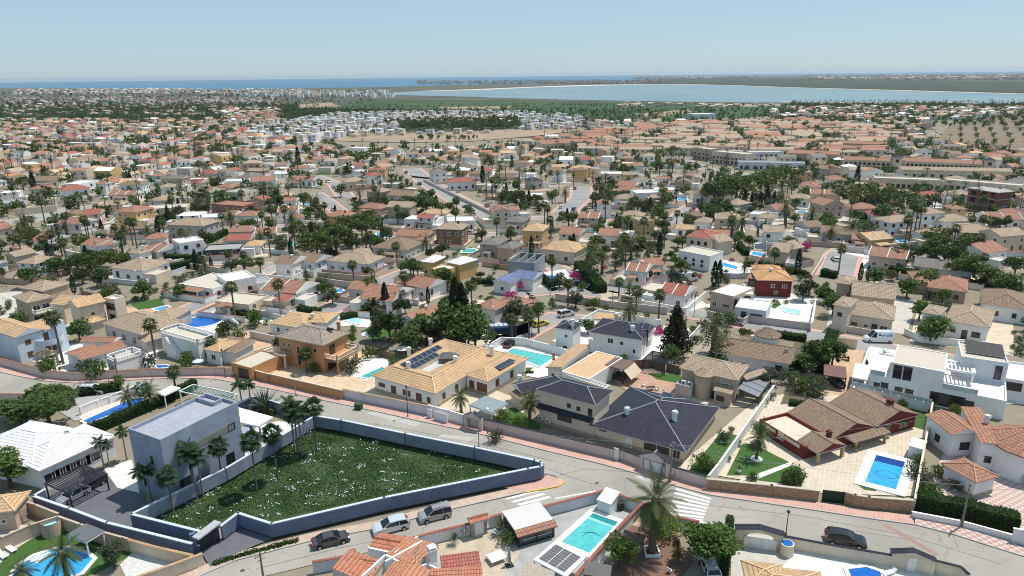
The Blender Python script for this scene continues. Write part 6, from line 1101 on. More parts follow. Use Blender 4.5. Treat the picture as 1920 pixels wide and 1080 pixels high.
for lb,pts,h,wc,cp in(('white wall curving around the white pool terrace',[(905,652),(940,632),(985,634),(1057,653),(1075,662)],1.9,'w',None),('long white wall beside the old driveway, left of the leaning palm',[(1247,680),(1275,650),(1313,609)],2.2,'w',None),('dark brown timber fence behind the terracotta terrace',[(1187,675),(1227,674),(1277,687)],1.8,'n',None),('pale pink wall along the street curve above the white black roofed house',[(1041,550),(1080,556),(1160,566),(1252,576)],1.9,'p',None),
 ('white wall with pillars behind the tan shelter, facing the street',[(1075,606),(1122,580),(1172,588),(1240,600)],2.0,'w',None),('pink wall in front of the beige modern house',[(1326,582),(1394,597),(1405,591),(1521,606)],1.8,'p',None),('pink wall in front of the beige tower house',[(1563,607),(1634,618),(1677,622)],1.6,'p',None),('white wall in front of the white sand roofed house',[(1697,615),(1730,630),(1860,642)],1.6,'w',None),('beige wall with a garage opening at the end of the ochre driveway',[(1567,632),(1608,637)],2.2,'c','t'),('tan plaster wall under the yellow white roofed house',[(738,519),(800,523),(850,528)],1.8,'c',None),('white wall beside the lap pool of the cubic house',[(1350,510),(1380,513),(1450,508)],1.6,'s',None),
 ('white roadside wall at the street junction on the right',[(1490,430),(1530,440),(1560,452),(1630,461),(1720,452)],2.0,'w',None),('pale wall along the wide street at upper right',[(1522,515),(1545,478)],1.6,'p',None),('white wall of the villa with the ochre flat yard',[(1595,740),(1630,652)],2.0,'w',None),('white wall left of the pool of the beige modern house',[(1521,606),(1530,560)],2.2,'w',None),('retaining wall below the two white and grey houses',[(595,510),(700,518)],1.8,'b',None),('pale wall below the row of bushes beside the street',[(596,520),(700,535)],1.7,'p',None),
 ('low white curved parapet behind the round blue pool',[(350,588),(395,585),(430,592),(447,606)],1.0,'w',None),('balustrade wall between the terrace house and the orange villa',[(463,668),(525,645)],1.6,'w',None),('white wall of the flat garage house',[(462,575),(525,590)],1.6,'p',None),('dark fence left of the lorry',[(690,650),(740,662)],1.6,'n',None),('tan wall with arch by the terrace of the round pool villa',[(468,620),(515,630)],1.8,'p',None),('ochre long wall at the wide forecourt at left',[(25,392),(105,385)],3.0,'c',None),('pale long wall beside the hedge of the corner villa',[(312,486),(400,500),(425,505)],1.8,'p',None),('pale wall along the diagonal street',[(800,338),(870,372),(935,403)],1.6,'p',None),('pale wall of the upper side of the street, left of the diagonal street',[(560,412),(640,418),(760,428)],1.6,'p',None),('white wall in the gardens left of the pines',[(490,465),(560,472)],1.6,'w',None),('pale wall below the red roofed row at left',[(230,415),(320,420)],1.6,'c',None)): bwall(lb,pts,h,wc,cap=cp,cat='fence' if 'fence' in lb else 'boundary wall',name='timber_fence' if 'fence' in lb else 'boundary_wall')
# ------------------------------------------------------------ pools
pool('turquoise pool with a white rim at the bottom, beside the ribbed metal pavilion',[(1112,962),(1159,979),(1105,1037),(1053,1016)],'aqua',.8,z=.13); pool('large rectangular blue pool beside the red walled house',[(1643,853),(1697,866),(1680,918),(1622,903)],'sky',1.3,z=.13)
pool('turquoise pool with a pale corner on the white terrace behind the solar villa',[(962,653),(1040,669),(1012,687),(950,661)],'aqua',.5,z=.12); pool('narrow dark blue pool beside the white balustrade wall',[(155,789),(243,750),(272,745),(262,756),(166,793)],'blue',.4,z=.14)
cc=G((95,1062)); pool('curved blue pool with white steps at bottom left',[Vector((cc.x+dx*.7,cc.y+dy*.7,.2)) for dx,dy in((-5,-2.5),(-2,-4),(3,-4),(6.5,-2),(6.5,1.5),(4.5,3),(2.2,3.8),(.5,4.6),(-2,4.2),(-4.5,2.5),(-5.5,0))],'sky',.5,z=.08)
cc=G((380,604)); pool('round bright blue pool with a white rim beside the brown roofed villa',[Vector((cc.x+4.3*math.cos(a*PI/12),cc.y+4.1*math.sin(a*PI/12),.25)) for a in range(24)],'blue',.6,z=.12)
pool('narrow teal pool beside the terrace of the orange villa',[(676,706),(716,688),(722,691),(692,709)],'teal',.35,z=.12); pool('pale pool under a grey cover, on the deck behind the orange villa',[(645,600),(653,595),(681,600),(673,607)],'pale',.4,z=.12); pool('pale turquoise pool of the beige modern house',[(1466,576),(1502,582),(1500,589),(1474,585)],'pale',.4,z=.14); pool('narrow teal pool strip beside the modern villa',[(1683,655),(1705,659),(1703,662),(1682,658)],'teal',.3,z=.12)
pool('dark blue pool at the bottom right corner',[(1590,1067),(1625,1063),(1650,1072),(1655,1090),(1600,1090)],'blue',.5,z=.13); pool('narrow blue pool on the terrace behind the slate roofed villa',[(1172,738),(1222,747),(1218,752),(1172,744)],'blue',.3,z=.13); pool('small blue pool under the red roofed house at the road bend',[(292,702-17),(312,684),(320,688),(296,690)],'blue',.3,z=.1)
pool('blue lap pool beside the white cubic house',[(1356,492),(1384,500),(1381,505),(1352,498)],'sky',.6,z=.12); pool('blue pool beside the hedge and the gabled beige house',[(1413,471),(1438,476),(1434,482),(1408,477)],'sky',.6,z=.12); pool('teal pool on a green lawn beside the tan villa',[(869,465),(892,467),(893,474),(866,473)],'teal',.6,z=.12); pool('dark blue pool beside the blue tiled roof',[(1025,516),(1043,517),(1052,526),(1030,528)],'blue',.5,z=.12)
for pts,col in([(706,437),(725,436),(728,445),(706,446)],'sky'),([(538,456),(551,455),(553,461),(535,462)],'aqua'),([(1598,420),(1625,420),(1635,426),(1605,427)],'sky'),([(1676,446),(1690,445),(1702,453),(1686,454)],'sky'),([(1714,438),(1740,433),(1747,437),(1722,442)],'blue'),([(628,543),(640,541),(645,547),(628,549)],'sky'),([(287,579),(312,573),(318,576),(300,583)],'sky'),([(567,381),(580,381),(581,384),(565,384)],'sky'),([(868,487),(890,487),(900,493),(868,494)],'blue'),([(1005,362),(1020,362),(1020,365),(1002,365)],'sky'),([(1117,435),(1126,434),(1126,440),(1117,440)],'sky'),([(900,473-12),(912,461),(912,464),(898,464)],'sky'),([(1270,372),(1286,371),(1290,375),(1270,376)],'sky'),([(1495,395),(1510,394),(1512,397),(1495,398)],'sky'),([(690,420),(705,419),(706,423),(690,424)],'blue'): pool(None,pts,col,.5,z=.1)
# ------------------------------------------------------------ mid-distance houses: front-left, front-right (pixels at the eaves), depth m, eave height, roof, roof colour, wall colour
MIDS='''205 502 267 508 11 3.8 hip t w|240 474 262 476 5 6.5 hip t w|311 421 381 424 10 6 hip t g|336 456 382 449 8 6 flat W w|380 470 450 466 9 3 flat X k|335 532 398 541 12 3.3 flat Y w|425 528 480 518 9 4.5 flat W w|265 467 296 473 9 3.5 gw b w|272 449 312 446 7 6.3 hip b w|150 458 178 463 9 3.5 gw b w|180 462 214 458 8 3.6 gw b w|54 451 85 454 10 3.5 gw r w|30 493 67 495 8 5 hip t l|62 487 85 484 6 5.5 pyr t l|105 418 150 420 9 3.5 gw b w|215 396 254 398 10 6 hip b y|254 400 288 398 8 4 hip b y|152 403 188 401 8 5 gw r p|182 386 230 384 9 3.6 hip t c|272 392 348 388 10 3.4 flat Y c|235 430 272 428 9 3.5 gw n p|205 428 235 430 8 3.3 gw b p|396 382 455 386 10 6 flat b m|420 404 440 404 8 3.4 gw b w|440 405 479 405 8 3.5 hip b w|330 405 372 404 9 5 flat W w|372 408 412 406 8 3.4 flat W w|423 452 470 450 8 3.6 gw r w|430 435 470 434 8 3.4 gw b p|476 439 518 437 8 3.4 gw b p|455 462 490 461 7 3 hip o w|512 493 548 496 9 4 gw n w|548 488 590 493 9 3.6 gw n s|610 488 690 496 10 3.6 hip t s|655 480 700 476 7 4 hip t w|695 463 762 469 13 4 hip n g|815 429 866 431 9 6 hip t n|740 441 800 444 8 3.5 gw b c|775 452 798 452 6 3 hip b y|605 405 648 407 9 5 hip b o|758 410 818 413 8 4 flat W w|780 408 812 410 6 5 gw r w|840 415 890 413 9 4.5 flat W w|520 398 560 396 9 4 gw b w|545 410 572 408 7 4 hip b w|488 543 556 551 10 4 gw b w|509 563 535 566 6 3.2 shed r c|672 560 735 566 12 4 gw b w|403 564 466 571 8 3.2 flat Y c|650 541 688 545 7 3 gw b p|740 530 800 542 9 3.4 gw b w|930 463 960 467 8 5.5 hip g b|897 457 934 460 10 5 hip g b|978 432 1018 434 10 6.3 hip o y|1046 438 1086 441 9 5 gw b c|1120 441 1160 443 9 4 gw f w|1160 436 1170 438 6 5 flat W w|1203 415 1228 413 9 6 flat X y|1157 405 1204 408 9 3.6 hip t y|1082 408 1122 410 9 5 gw b b|945 415 980 417 9 4 hip g g|925 396 958 394 9 6 gd b c|957 395 976 394 7 4 gw b w|1120 383 1148 383 8 6 gd b w|1173 507 1212 511 8 4 gw b w|1205 499 1247 496 7 4 gw b w|1235 548 1285 556 9 3.6 gw r w|1197 540 1240 548 8 3.2 flat Y b|1443 470 1478 474 10 5.5 gw t b|1476 470 1510 463 8 5 gw t b|1340 410 1390 412 10 5.5 hip t c|1300 416 1334 418 8 3.6 hip t w|1420 408 1450 410 8 3.4 hip t w|1405 400 1425 402 7 3.4 flat W w|1632 451 1675 447 9 4 gw o y|1596 448 1632 451 7 3.6 gw b b|1540 437 1608 441 10 4 gw n g|1515 426 1545 424 8 3.4 gw n g|1669 418 1730 414 9 5.5 hip t w|1730 402 1775 399 9 6 hip t w|1632 404 1690 406 10 3.5 hip r w|1627 478 1700 487 10 4 gw b b|1785 462 1850 476 11 4 gd b w|1712 498 1825 512 9 3.4 gw g g|1745 443 1800 440 9 4 hip t w|1800 436 1880 438 11 5 hip t w|1878 444 1930 440 9 6 gw t c|1770 416 1830 414 10 3.6 hip t w|1850 410 1920 412 10 3.6 gw b w|1545 385 1585 382 9 6 gd b b|1580 384 1602 384 8 4 gw t b|1605 392 1650 390 9 3.8 hip b p|1655 390 1670 390 6 4 hip b p|1785 392 1815 392 8 5 hip b y|1455 394 1490 392 9 3.6 gw b c|1480 372 1520 374 10 3.6 hip t w|1385 385 1410 380 9 3.8 hip t g|1600 545 1650 552 8 3.4 hip t y|1885 400 1925 402 9 4 hip b w|1300 364 1380 366 10 5 hip n w|1195 362 1240 360 9 6 flat W w|1215 372 1255 370 8 4 hip t b|995 340 1020 338 8 4.5 hip k g|690 330 720 328 8 5 hip r w|650 342 690 338 9 4.5 hip t c|840 342 895 340 9 4.4 hip r w|812 324 840 322 8 6 hip g w|300 352 330 350 8 5.5 hip t w|116 358 170 352 9 6 hip r w|145 345 185 338 8 6 flat W w|0 362 34 360 8 5 flat W w|50 340 110 338 11 4 gw n c|420 340 470 338 9 4 flat W w|475 338 518 336 9 7 flat r w|540 336 585 338 8 4 gw b w|1150 372 1190 374 9 4 hip t w|1290 405 1320 405 8 5 hip n b'''
NM={'gw':'gable','gd':'gable','hip':'hipped','flat':'flat','shed':'sloping','pyr':'pyramid','shedl':'sloping','shedr':'sloping'}
def midhouse(r,h,kind,rc,wc,parts=True,rnd=True):
    c=r.c(); t=bpy.data.objects.new('house',None); COL.objects.link(t); t.location=(c[0],c[1],0); t.empty_display_size=.3; st=2 if h>4.6 else 1
    q=vol(t,r,h,kind,rc,wc,0,.36 if kind!='shed' else .12,.4,.35,caps=parts)
    if parts:
        fr='w' if wc not in 'w' else random.choice('wdn')
        for f,l in(('f',r.w),('r',r.d),('l',r.d)):
            if l<3: continue
            nrm=-r.n if f=='f' else (r.u if f=='r' else -r.u)
            if nrm.dot(Vector((-c[0],-c[1])))<0: continue
            n=max(1,int(l/3.2))
            for s in range(st):
                for i in range(n):
                    if random.random()<.85: window(t,q,f,(i+.5)/n,.9+2.8*s,1.1,1.2 if random.random()<.7 or s else 1.9,fr)
        if kind!='flat' and random.random()<.7: chimney(t,r.at(r.w*random.uniform(.2,.8),r.d*random.uniform(.4,.7)),h+.4,1.2,wc if wc in WALL else 'w')
    if parts and random.random()<.4:
        a_=Vector(r.at(r.w*random.random(),r.d*.6,h+.3)); v=MB(); v.tube(a_,a_+Vector((0,0,2.4)),.03,.03,5); v.box((a_.x,a_.y,a_.z+2.2),(.9,.04,.04),random.random()*3); v.box((a_.x,a_.y,a_.z+1.9),(.6,.04,.04),random.random()*3); v.build('aerial',plain('grey_steel',(.32,.33,.34)),t)
    if parts and h<7:
        if kind=='gw' and rc in 'rbfo' and random.random()<.35:
            n=max(2,int(r.w/4.2)); rise=r.d/2*.36
            for i in range(n+1):
                a=min(max(.12,r.w*i/n),r.w-.12); v=MB()
                for y0,y1,z0,z1 in((-.05,r.d/2,h,h+rise),(r.d/2,r.d+.05,h+rise,h)):
                    A_,B_,C_,D_=r.at(a-.1,y0,z0+.16),r.at(a+.1,y0,z0+.16),r.at(a+.1,y1,z1+.16),r.at(a-.1,y1,z1+.16); dn=Vector((0,0,.26)); v.poly([A_,B_,C_,D_]); v.poly([A_-dn,A_,D_,D_-dn]); v.poly([B_,B_-dn,C_-dn,C_]); v.poly([A_-dn,B_-dn,B_,A_])
                v.build('verge',wallm('w'),t)
        k=random.random(); sd=1 if random.random()<.5 else 0
        if k<.45: aw=random.uniform(3,5); s=Rect(r.at(r.w-.3 if sd else .3-aw,random.uniform(-1.5,.5)),r.u,aw,random.uniform(4,6)); hh=random.uniform(2.6,3.0); walls(t,s,0,hh-.35,wc if wc!='k' else 'w','annexe') if 0 else vol(t,s,hh,'flat',random.choice('YWXY'),random.choice('wwc'),par=.35)
        elif k<.75:
            s=Rect(r.at(r.w*random.uniform(.1,.4),-2.6),r.u,r.w*random.uniform(.35,.55),2.7); roof(t,s,2.75,'shed',rc if rc not in'YWX' else 'b',.12,caps=False,name='porch_roof')
            for x in(.06,.94): c_=MB(); e=s.at(s.w*x,.25); c_.box((*e,0),(.28,.28,2.6),r.yaw); c_.build('porch_column',wallm('w'),t)
    auto(t,'house','%s%s house, %s %s roof'%('tall ' if st==2 else '',WALL[wc][1],RW[rc],NM[kind]),'houses of the town',(c[0],c[1],h)); FOOT.append(r); return t
HOUSES=0; MID0=len(FOOT)
for l in MIDS.split('|'):
    f=l.split(); A,B=(float(f[0]),float(f[1])),(float(f[2]),float(f[3])); d,h=float(f[4]),float(f[5]); midhouse(RP(A,B,d,h),h,f[6],f[7],f[8]); HOUSES+=1
MID1=len(FOOT)
# ------------------------------------------------------------ palms and trees traced by base and top
for kind,lst in(('washi','119 683 585|292 672 600|400 674 632|441 595 530|527 592 525|664 538 490|760 556 510|778 548 487|785 544 490|840 548 505|1065 573 525|1160 557 522|1192 603 538|1234 606 545|1340 660 590|885 588 527|1020 500 480|1035 530 483|330 448 415|343 460 430|86 425 368|100 440 408|310 455 410|158 462 440|28 470 440|1572 509 460|1694 473 405|1704 455 378|1712 452 385|1720 448 385|1801 500 438|1815 486 440|1832 486 440|1655 456 433|548 458 425|554 468 418|508 412 373|522 408 382|685 430 400|746 420 385|852 460 430|1095 420 392|1103 422 398|1180 470 450|610 620 596|575 700 655|712 625 575|960 640 590|992 640 585|1010 625 570|745 500 455|770 545 515|432 505 470|460 508 472|490 520 485|715 500 470|330 735 688|95 690 668|145 468 440|580 350 322|300 380 352|735 365 335|985 340 315|1045 345 320|1075 350 322|1240 385 350|1268 380 350|1245 430 400|1350 380 345|1370 395 355|1210 335 305'),
 ('date','865 775 730|993 790 735|575 527 500|1335 680 588|1105 530 458|1165 495 450|1215 500 458|490 462 430|355 475 432|605 490 438|1180 620 560|1395 520 490|700 545 510|230 480 448|140 760 725|1060 380 350|1555 460 420|1595 455 405|1520 425 385|1700 430 395|1180 560 525|65 600 560|290 500 470|800 475 440|1750 475 445|1425 835 792|1655 680 655')):
    for s in lst.split('|'):
        x,y,tp=map(float,s.split()); plantpx(kind,(x,y),tp,1.)
plantpx('date',(1222,1037),900,.82,'tall date palm in a white square planter on the red brown terrace'); LM.append((1228,960,'the tall date palm'))
plantpx('bright',(1325,1058),985,1.5,'big bushy green tree over the white car at the bottom edge'); plantpx('bright',(1160,1066),1008,1.1,'round leafy green tree between the two shade roofs at the bottom'); plantpx('flower',(1240,1003),968,1.6,'yellow green shrub behind the tall date palm'); plantpx('flower',(1225,985),962,1.6,'dark leafy shrub between the tall date palm and the white wall')
plantpx('date',(130,1095),1015,1.,'broad feather palm beside the curved pool at bottom left'); plantpx('date',(45,1105),1055,1.2,'feather palm at the bottom left edge, in front of the pool'); plantpx('date',(1270,1055),1025,1,'small feather palm on the terrace right of the tall date palm'); plantpx('date',(245,770),728,1.1,'feather palm behind the clipped hedge, left of the blue house',None); plantpx('date',(285,765),720,1.1,'feather palm behind the clipped hedge, next to the blue house')
for x,y,tp in((185,735,715),(330,735,690)): pass
for kind,lst in(('cypress','724 590 530|752 570 545|803 570 538|1075 482 438|1068 482 442|140 552 515|1470 525 508|1612 527 493|1626 527 498|1338 540 490|1347 535 488|560 312 275|1345 360 325|1395 392 355|1408 392 362|1425 390 358|1437 388 350|1450 388 358|65 360 322|1605 350 310|245 345 320|905 345 310|1258 535 500|1420 445 425|1440 440 418|1690 420 400|960 312 290|1790 470 450|1738 415 395'),('pine','595 490 430|632 478 415|660 455 398|690 450 395|520 395 365|250 280 255|480 370 330|1340 385 335|1375 380 328|1410 378 322|1440 370 315|1365 365 318|1480 350 305|620 280 258|680 315 285|330 300 270|420 295 262|1230 300 275|700 300 275|655 310 280|1610 385 330|1580 390 345|1645 395 350|1720 400 360|380 275 250|1560 365 335|1660 375 345|265 300 275|450 285 262|1690 390 352|1770 500 440|1745 498 450|1455 345 312|1390 355 318'),
 ('conifer','1265 670 572'),('cypress','856 640 522|868 640 532'),('broad','846 645 555|872 648 568'),('araucaria','117 480 410|550 570 560'),('dark','850 610 560|1210 560 545|1515 555 525|1505 565 530|730 640 585|1560 690 640|690 520 500|470 410 385|1520 430 410|100 480 455|760 590 560|870 560 540'),('broad','790 640 590|765 660 610|890 660 600|700 590 555|1535 695 635|1520 680 640|1510 700 660|75 770 725|40 800 755|20 790 750|110 760 722|95 800 735|960 605 570|1790 500 455|1810 530 470|770 520 480|610 560 530|40 620 580|150 640 600|1235 420 385|1250 390 362|880 405 385|1120 430 400|1190 390 365|1480 480 440|1850 540 495|1880 560 510|1700 560 520|1640 540 500|1395 640 615|60 540 500|110 520 480|1290 430 400|420 390 355|640 370 345|570 390 360|340 560 530|800 640 600|1900 520 480|1550 425 395|1650 420 380'),('bright','835 545 500|1735 545 505|1180 405 385|1870 580 550|1200 470 440|1750 640 590|20 915 850|1120 470 440|690 555 520|1265 500 480|700 640 610|660 645 625|1010 590 565|1365 610 585|1840 450 420'),('olive','880 655 600|968 608 560|740 585 545|625 572 540|1050 540 510|1280 548 520|1265 540 500|215 1062 1018|1690 500 455|1720 490 460|190 500 470|600 540 520|1430 730 695|1445 720 690|1345 560 535'),
 ('bougain','968 545 528|957 560 546|1078 520 508|1083 527 518|1555 415 402|1300 395 388|1510 470 455|1230 400 395'),('bush','300 632 603|340 560 545|225 640 628|95 705 672|165 705 675|180 712 680|222 730 705|940 800 770|973 806 780|1490 907 875|1483 912 885|1475 912 893|1730 915 885|1745 935 905|1760 895 870|1625 745 730|1660 760 745|1690 765 750|1445 750 735|1428 760 742|1345 690 660|1420 805 790|1315 880 850|1330 885 865|1300 800 780|150 740 728|480 610 580|350 690 660|280 690 665|420 630 605|450 640 618|660 700 670|690 672 650|740 690 668|590 700 680|820 640 615|930 830 805|1090 545 528|1690 510 495|1740 640 600|1770 590 570|1300 560 545|1320 620 600|1480 720 690|1500 735 700|1520 728 700|1535 745 710|1745 770 755|1790 780 758|270 745 718|1720 870 852|1715 895 868|1355 830 808|1145 700 690|1180 705 692|250 690 672|1410 905 885')):
    for s in lst.split('|'):
        x,y,tp=map(float,s.split()); plantpx(kind,(x,y),tp,1.15 if kind=='bush' else (1.7 if x<130 and y>720 else 1.25) if kind in('broad','dark','bright','olive','pine') else 1.)
for px,tp,lb in(((1418,862),805,'shaggy feather palm in a white ring on the lawn of the red walled house'),): plantpx('date',px,tp,.8,lb)
LM+= [(1265,630,'the cone shaped conifer'),(640,440,'the big pine clump'),(380,604,'the round blue pool'),(1660,885,'the rectangular blue pool'),(1105,1000,'the turquoise pool'),(1000,665,'the white pool terrace'),(1830,970,'the long clipped hedge'),(935,622,'the dark blue lorry'),(970,525,'the pink bougainvillea'),(1075,460,'the twin cypresses'),(1165,480,'the date palm cluster'),(250,505,'the hedged corner villa'),(345,422,'the grey hipped house'),(60,410,'the wide forecourt'),(870,375,'the diagonal street'),(1580,490,'the wide street'),(1410,350,'the pine wood'),(1760,335,'the white terraced row'),(1720,300,'the beige terraced row'),(1850,365,'the red brick block'),(1390,295,'the cream apartment block'),(700,225,'the white housing estate'),(860,237,'the dark grove'),(1200,270,'the red roofed estate'),(735,465,'the taupe hipped house'),(1060,385,'the short middle street'),(525,345,'the three storey house'),(425,370,'the brick flat house'),(140,355,'the awning house'),(1460,470,'the gabled beige house'),(1690,445,'the twin blue pools'),(1770,490,'the dark tree group'),(1660,395,'the red hipped villa'),(610,375,'the pale street'),(330,270,'the far dark pines'),(1230,290,'the roundabout pines')]
# hedges
hedge('tall clipped dark hedge between the narrow pool and the flat roofed blue house',[(166,818),(262,777),(352,737),(366,727)],1.9,1.3); hedge('long thick clipped hedge above the low white wall at right',[(1718,956),(1800,972),(1905,997)],2.6,2.0); hedge('L shaped clipped hedge of the corner villa, left of the street',[(312,512),(380,497),(372,492),(312,492)],2.5,1.6)
hedge('ivy covered strip between the terrace and the pale concrete drive',[(1366,1000),(1358,1080)],2.6,.8); hedge('climbing plants on the wall beside the modern house steps',[(1460,700),(1500,690)],1.6,1.0)
for pts,h,t_ in([(148,742),(190,738),(228,730)],1.6,1.5,),([(965,700),(1000,700)],.5,.5),([(1535,700),(1560,640)],2.6,2.2),([(1395,500),(1440,500),(1515,520)],1.6,1.2),([(1000,515),(1040,545)],2,1.4),([(1085,505),(1128,550)],2.6,3.),([(1033,536),(1080,530)],1.,1.),([(1535,445),(1490,430),(1550,448)],1.4,1.2),([(1612,412),(1670,420)],2.4,2),([(1540,517),(1568,522)],2.,2),([(1665,515),(1720,522)],2.5,2.),([(1738,560),(1800,566)],2.2,1.6),([(1800,535),(1890,548)],2.,2.),([(1537,555),(1560,560)],2.2,1.8),([(1597,572),(1650,579)],1.6,1.2),([(1430,628),(1510,640)],1.4,1.6),([(1335,745),(1380,750)],1.4,1.6),([(590,515),(660,522)],.9,.9),([(430,585),(480,600)],1.4,1.4),([(560,585),(600,590)],1.6,1.6),([(270,410),(340,415)],1.6,1.4),([(640,600),(690,590)],1.4,1.5),([(1180,470),(1240,462)],1.5,1.5),([(1385,465),(1400,480)],2.,1.6),([(780,410),(810,405)],1.5,1.5),([(395,455),(425,440)],2.2,1.6),([(1480,760),(1530,765)],1.,1.),([(1745,780),(1742,800)],1.2,.8),([(140,405),(200,408)],1.6,1.4),([(700,450),(720,462)],1.8,1.4),([(885,530),(925,533)],1.4,1.4),([(960,420),(990,416)],1.6,1.4): hedge(None,pts,h,t_)
# ------------------------------------------------------------ vehicles
def ang(a,b): d=G(b)-G(a); return math.atan2(d.y,d.x)
ya=ang((587,1020),(655,1003)); car('dark grey saloon parked in front of the blue wall, leftmost of the parked three',G((621,1019)),ya,'sedan',(.065,.06,.058)); car('silver white estate car parked between the saloon and the boxy van',G((733,994)),ya+PI,'suv',(.6,.62,.66)); car('silver grey boxy people carrier with roof rails, rightmost beside the blue wall',G((815,972)),ya+PI,'van',(.33,.32,.32))
car('black hatchback parked in the lower right road beside the slate coped wall',G((1584,1019)),ang((1550,1012),(1620,1024)),'suv',(.014,.016,.02)); car('white car parked under the bushy tree at the bottom edge',G((1329,1070)),R(92),'hatch',(.74,.75,.76))
car('yellow hatchback parked beside the pink pavement, behind the white black roofed tower',G((1014,611)),R(35),'hatch',(.62,.50,.06)); car('white van with a dark stripe on the plot beside the palms, behind the black roofs',G((1062,593)),R(30),'van',(.75,.75,.75)); car('large white delivery van with blue lettering, in front of the beige tower house',G((1646,641)),R(173),'bigvan',(.76,.77,.78),group=None)
for x,y,a,k,c,pt in((1566,489,80,'hatch',(.7,.7,.7),'white'),(1597,466,175,'suv',(.02,.02,.02),'black'),(1082,517,160,'van',(.75,.75,.75),'white'),(1085,535,5,'hatch',(.05,.05,.05),'black'),(1290,527,10,'bigvan',(.7,.74,.78),'pale blue'),(1115,541,5,'hatch',(.03,.03,.03),'black'),(280,414,5,'suv',(.02,.02,.02),'black'),(228,410,5,'bigvan',(.75,.75,.75),'white'),(1052,390,80,'hatch',(.7,.7,.7),'white'),(875,390,140,'hatch',(.05,.05,.06),'black'),(1880,552,0,'suv',(.04,.045,.05),'black'),(1872,492,5,'van',(.6,.62,.65),'silver'),(1745,366,0,'hatch',(.3,.03,.03),'red'),(480,580,30,'hatch',(.6,.6,.6),'silver'),(1232,545,10,'hatch',(.2,.2,.22),'grey'),(60,410,20,'hatch',(.5,.5,.5),'silver'),(1310,312,20,'hatch',(.7,.7,.7),'white'),(175,738,3,'van',(.75,.75,.75),'white'),(1450,300,0,'hatch',(.1,.2,.4),'blue')): car(None,G((x,y)),R(a),k,c,paint=pt,parts=y>450)
g=G((935,632)); t=thing('tipper_lorry','dark blue tipper lorry parked behind the pool terrace','lorry',g); b=MB(); y_=R(8); b.box((g.x,g.y,1.1),(4.4,2.3,1.5),y_); b.build('tipper_body',carpaint('lorry_blue',(.012,.03,.10)),t); b=MB(); b.box((g.x+2.2*math.cos(y_)+1.0,g.y+.4,.7),(1.6,2.2,2.2),y_); b.build('cab',plain('lorry_cab',(.02,.03,.05),.4),t)
for i in range(4): b=MB(); b.box((g.x-1.6+1.07*i,g.y-.2+.15*i,2.4),(.85,1.6,.6),y_+.1); b.build('load_bag',plain('blue_white_bag',(.45,.52,.62),.8,.1),t)
for x in(-1.6,-.4,2.4,3.3):
    for s in(-1.05,1.05): b=MB(); p=Vector((g.x+x*math.cos(y_)-s*math.sin(y_),g.y+x*math.sin(y_)+s*math.cos(y_),.5)); b.tube(p+Vector((.02,-.15,0)),p+Vector((-.02,.15,0)),.5,.5,14); b.build('wheel',plain('tyre_rubber',(.018,.018,.018)),t)
g=G((1625,685)); t=thing('motorcycle','dark motorcycle standing on the white drive of the modern villa','motorcycle',g); b=MB(); b.box((g.x,g.y,.45),(1.1,.35,.5),1.2); b.box((g.x-.1,g.y-.25,.9),(.7,.3,.14),1.2); b.build('body',plain('dark_tank',(.03,.03,.035)),t)
for s in(-.75,.75): b=MB(); b.tube((g.x+s*.36-.05,g.y+s*.93,.33),(g.x+s*.36+.05,g.y+s*.93,.33),.33,.33,14); b.build('wheel',plain('tyre_rubber',(.018,.018,.018)),t)
b=MB(); b.tube((g.x-.1,g.y+.6,1.05),(g.x+.5,g.y+.4,1.05),.03,.03,6); b.tube((g.x+.2,g.y+.5,.6),(g.x+.2,g.y+.5,1.05),.04,.04,6); b.build('handlebar',plain('grey_steel',(.32,.33,.34)),t)
# ------------------------------------------------------------ street furniture
lamp('curved white headed street lamp on the pavement by the small gate arch',(898,838),768,'arm',(1,.2)); lamp('dark slim lamp pole in front of the solar villa',(765,783),724,'dark'); lamp('dark slim lamp pole at the garage of the orange villa',(423,710),655,'dark'); lamp('grey street lamp in front of the orange wall',(555,742),712,'arm',(1,.3)); lamp('slim lamp pole in the road bend at left',(223,720),667,'dark'); lamp('globe lamp beside the arched gateway',(1473,1005),958,'dark'); lamp('tall lamp pole beside the yellow car',(997,640),585,'dark'); lamp('lamp post in front of the brick red roofs',(912,630),575,'arm',(1,0)); lamp('lamp post at the street curve below the bougainvillea',(1032,555),538,'arm',(1,0)); lamp('lamp post on the pavement at the wide street',(1148,578),545,'dark'); lamp('lamp post beside the grey gate of the beige modern house',(1301,595),555,'dark'); lamp('lamp post in front of the corner villa',(250,547),508,'arm',(1,0)); lamp('lamp post beside the L shaped hedge',(282,520),500,'dark'); lamp('lamp post on the wide forecourt',(16,412),395,'dark')
pole('concrete utility pole on the pink pavement, left of the zebra crossing',(1256,906),828,True); pole('wooden utility pole behind the low white wall, beside the garage',(1802,990),907); pole('dark utility pole beside the white sand roofed house',(1766,642),594); pole('wooden pole at the bottom edge in front of the red roofs',(494,1085),1035); pole('dark pole at the end of the wide street',(1572,515),470); pole('tall thin pole beside the palms near the flat garage',(527,595),548); pole('pole at the street of the yellow house',(703,530),498)
p0,p1,p2=POLES[0],POLES[1],POLES[2]; pe=G((897,790),5)
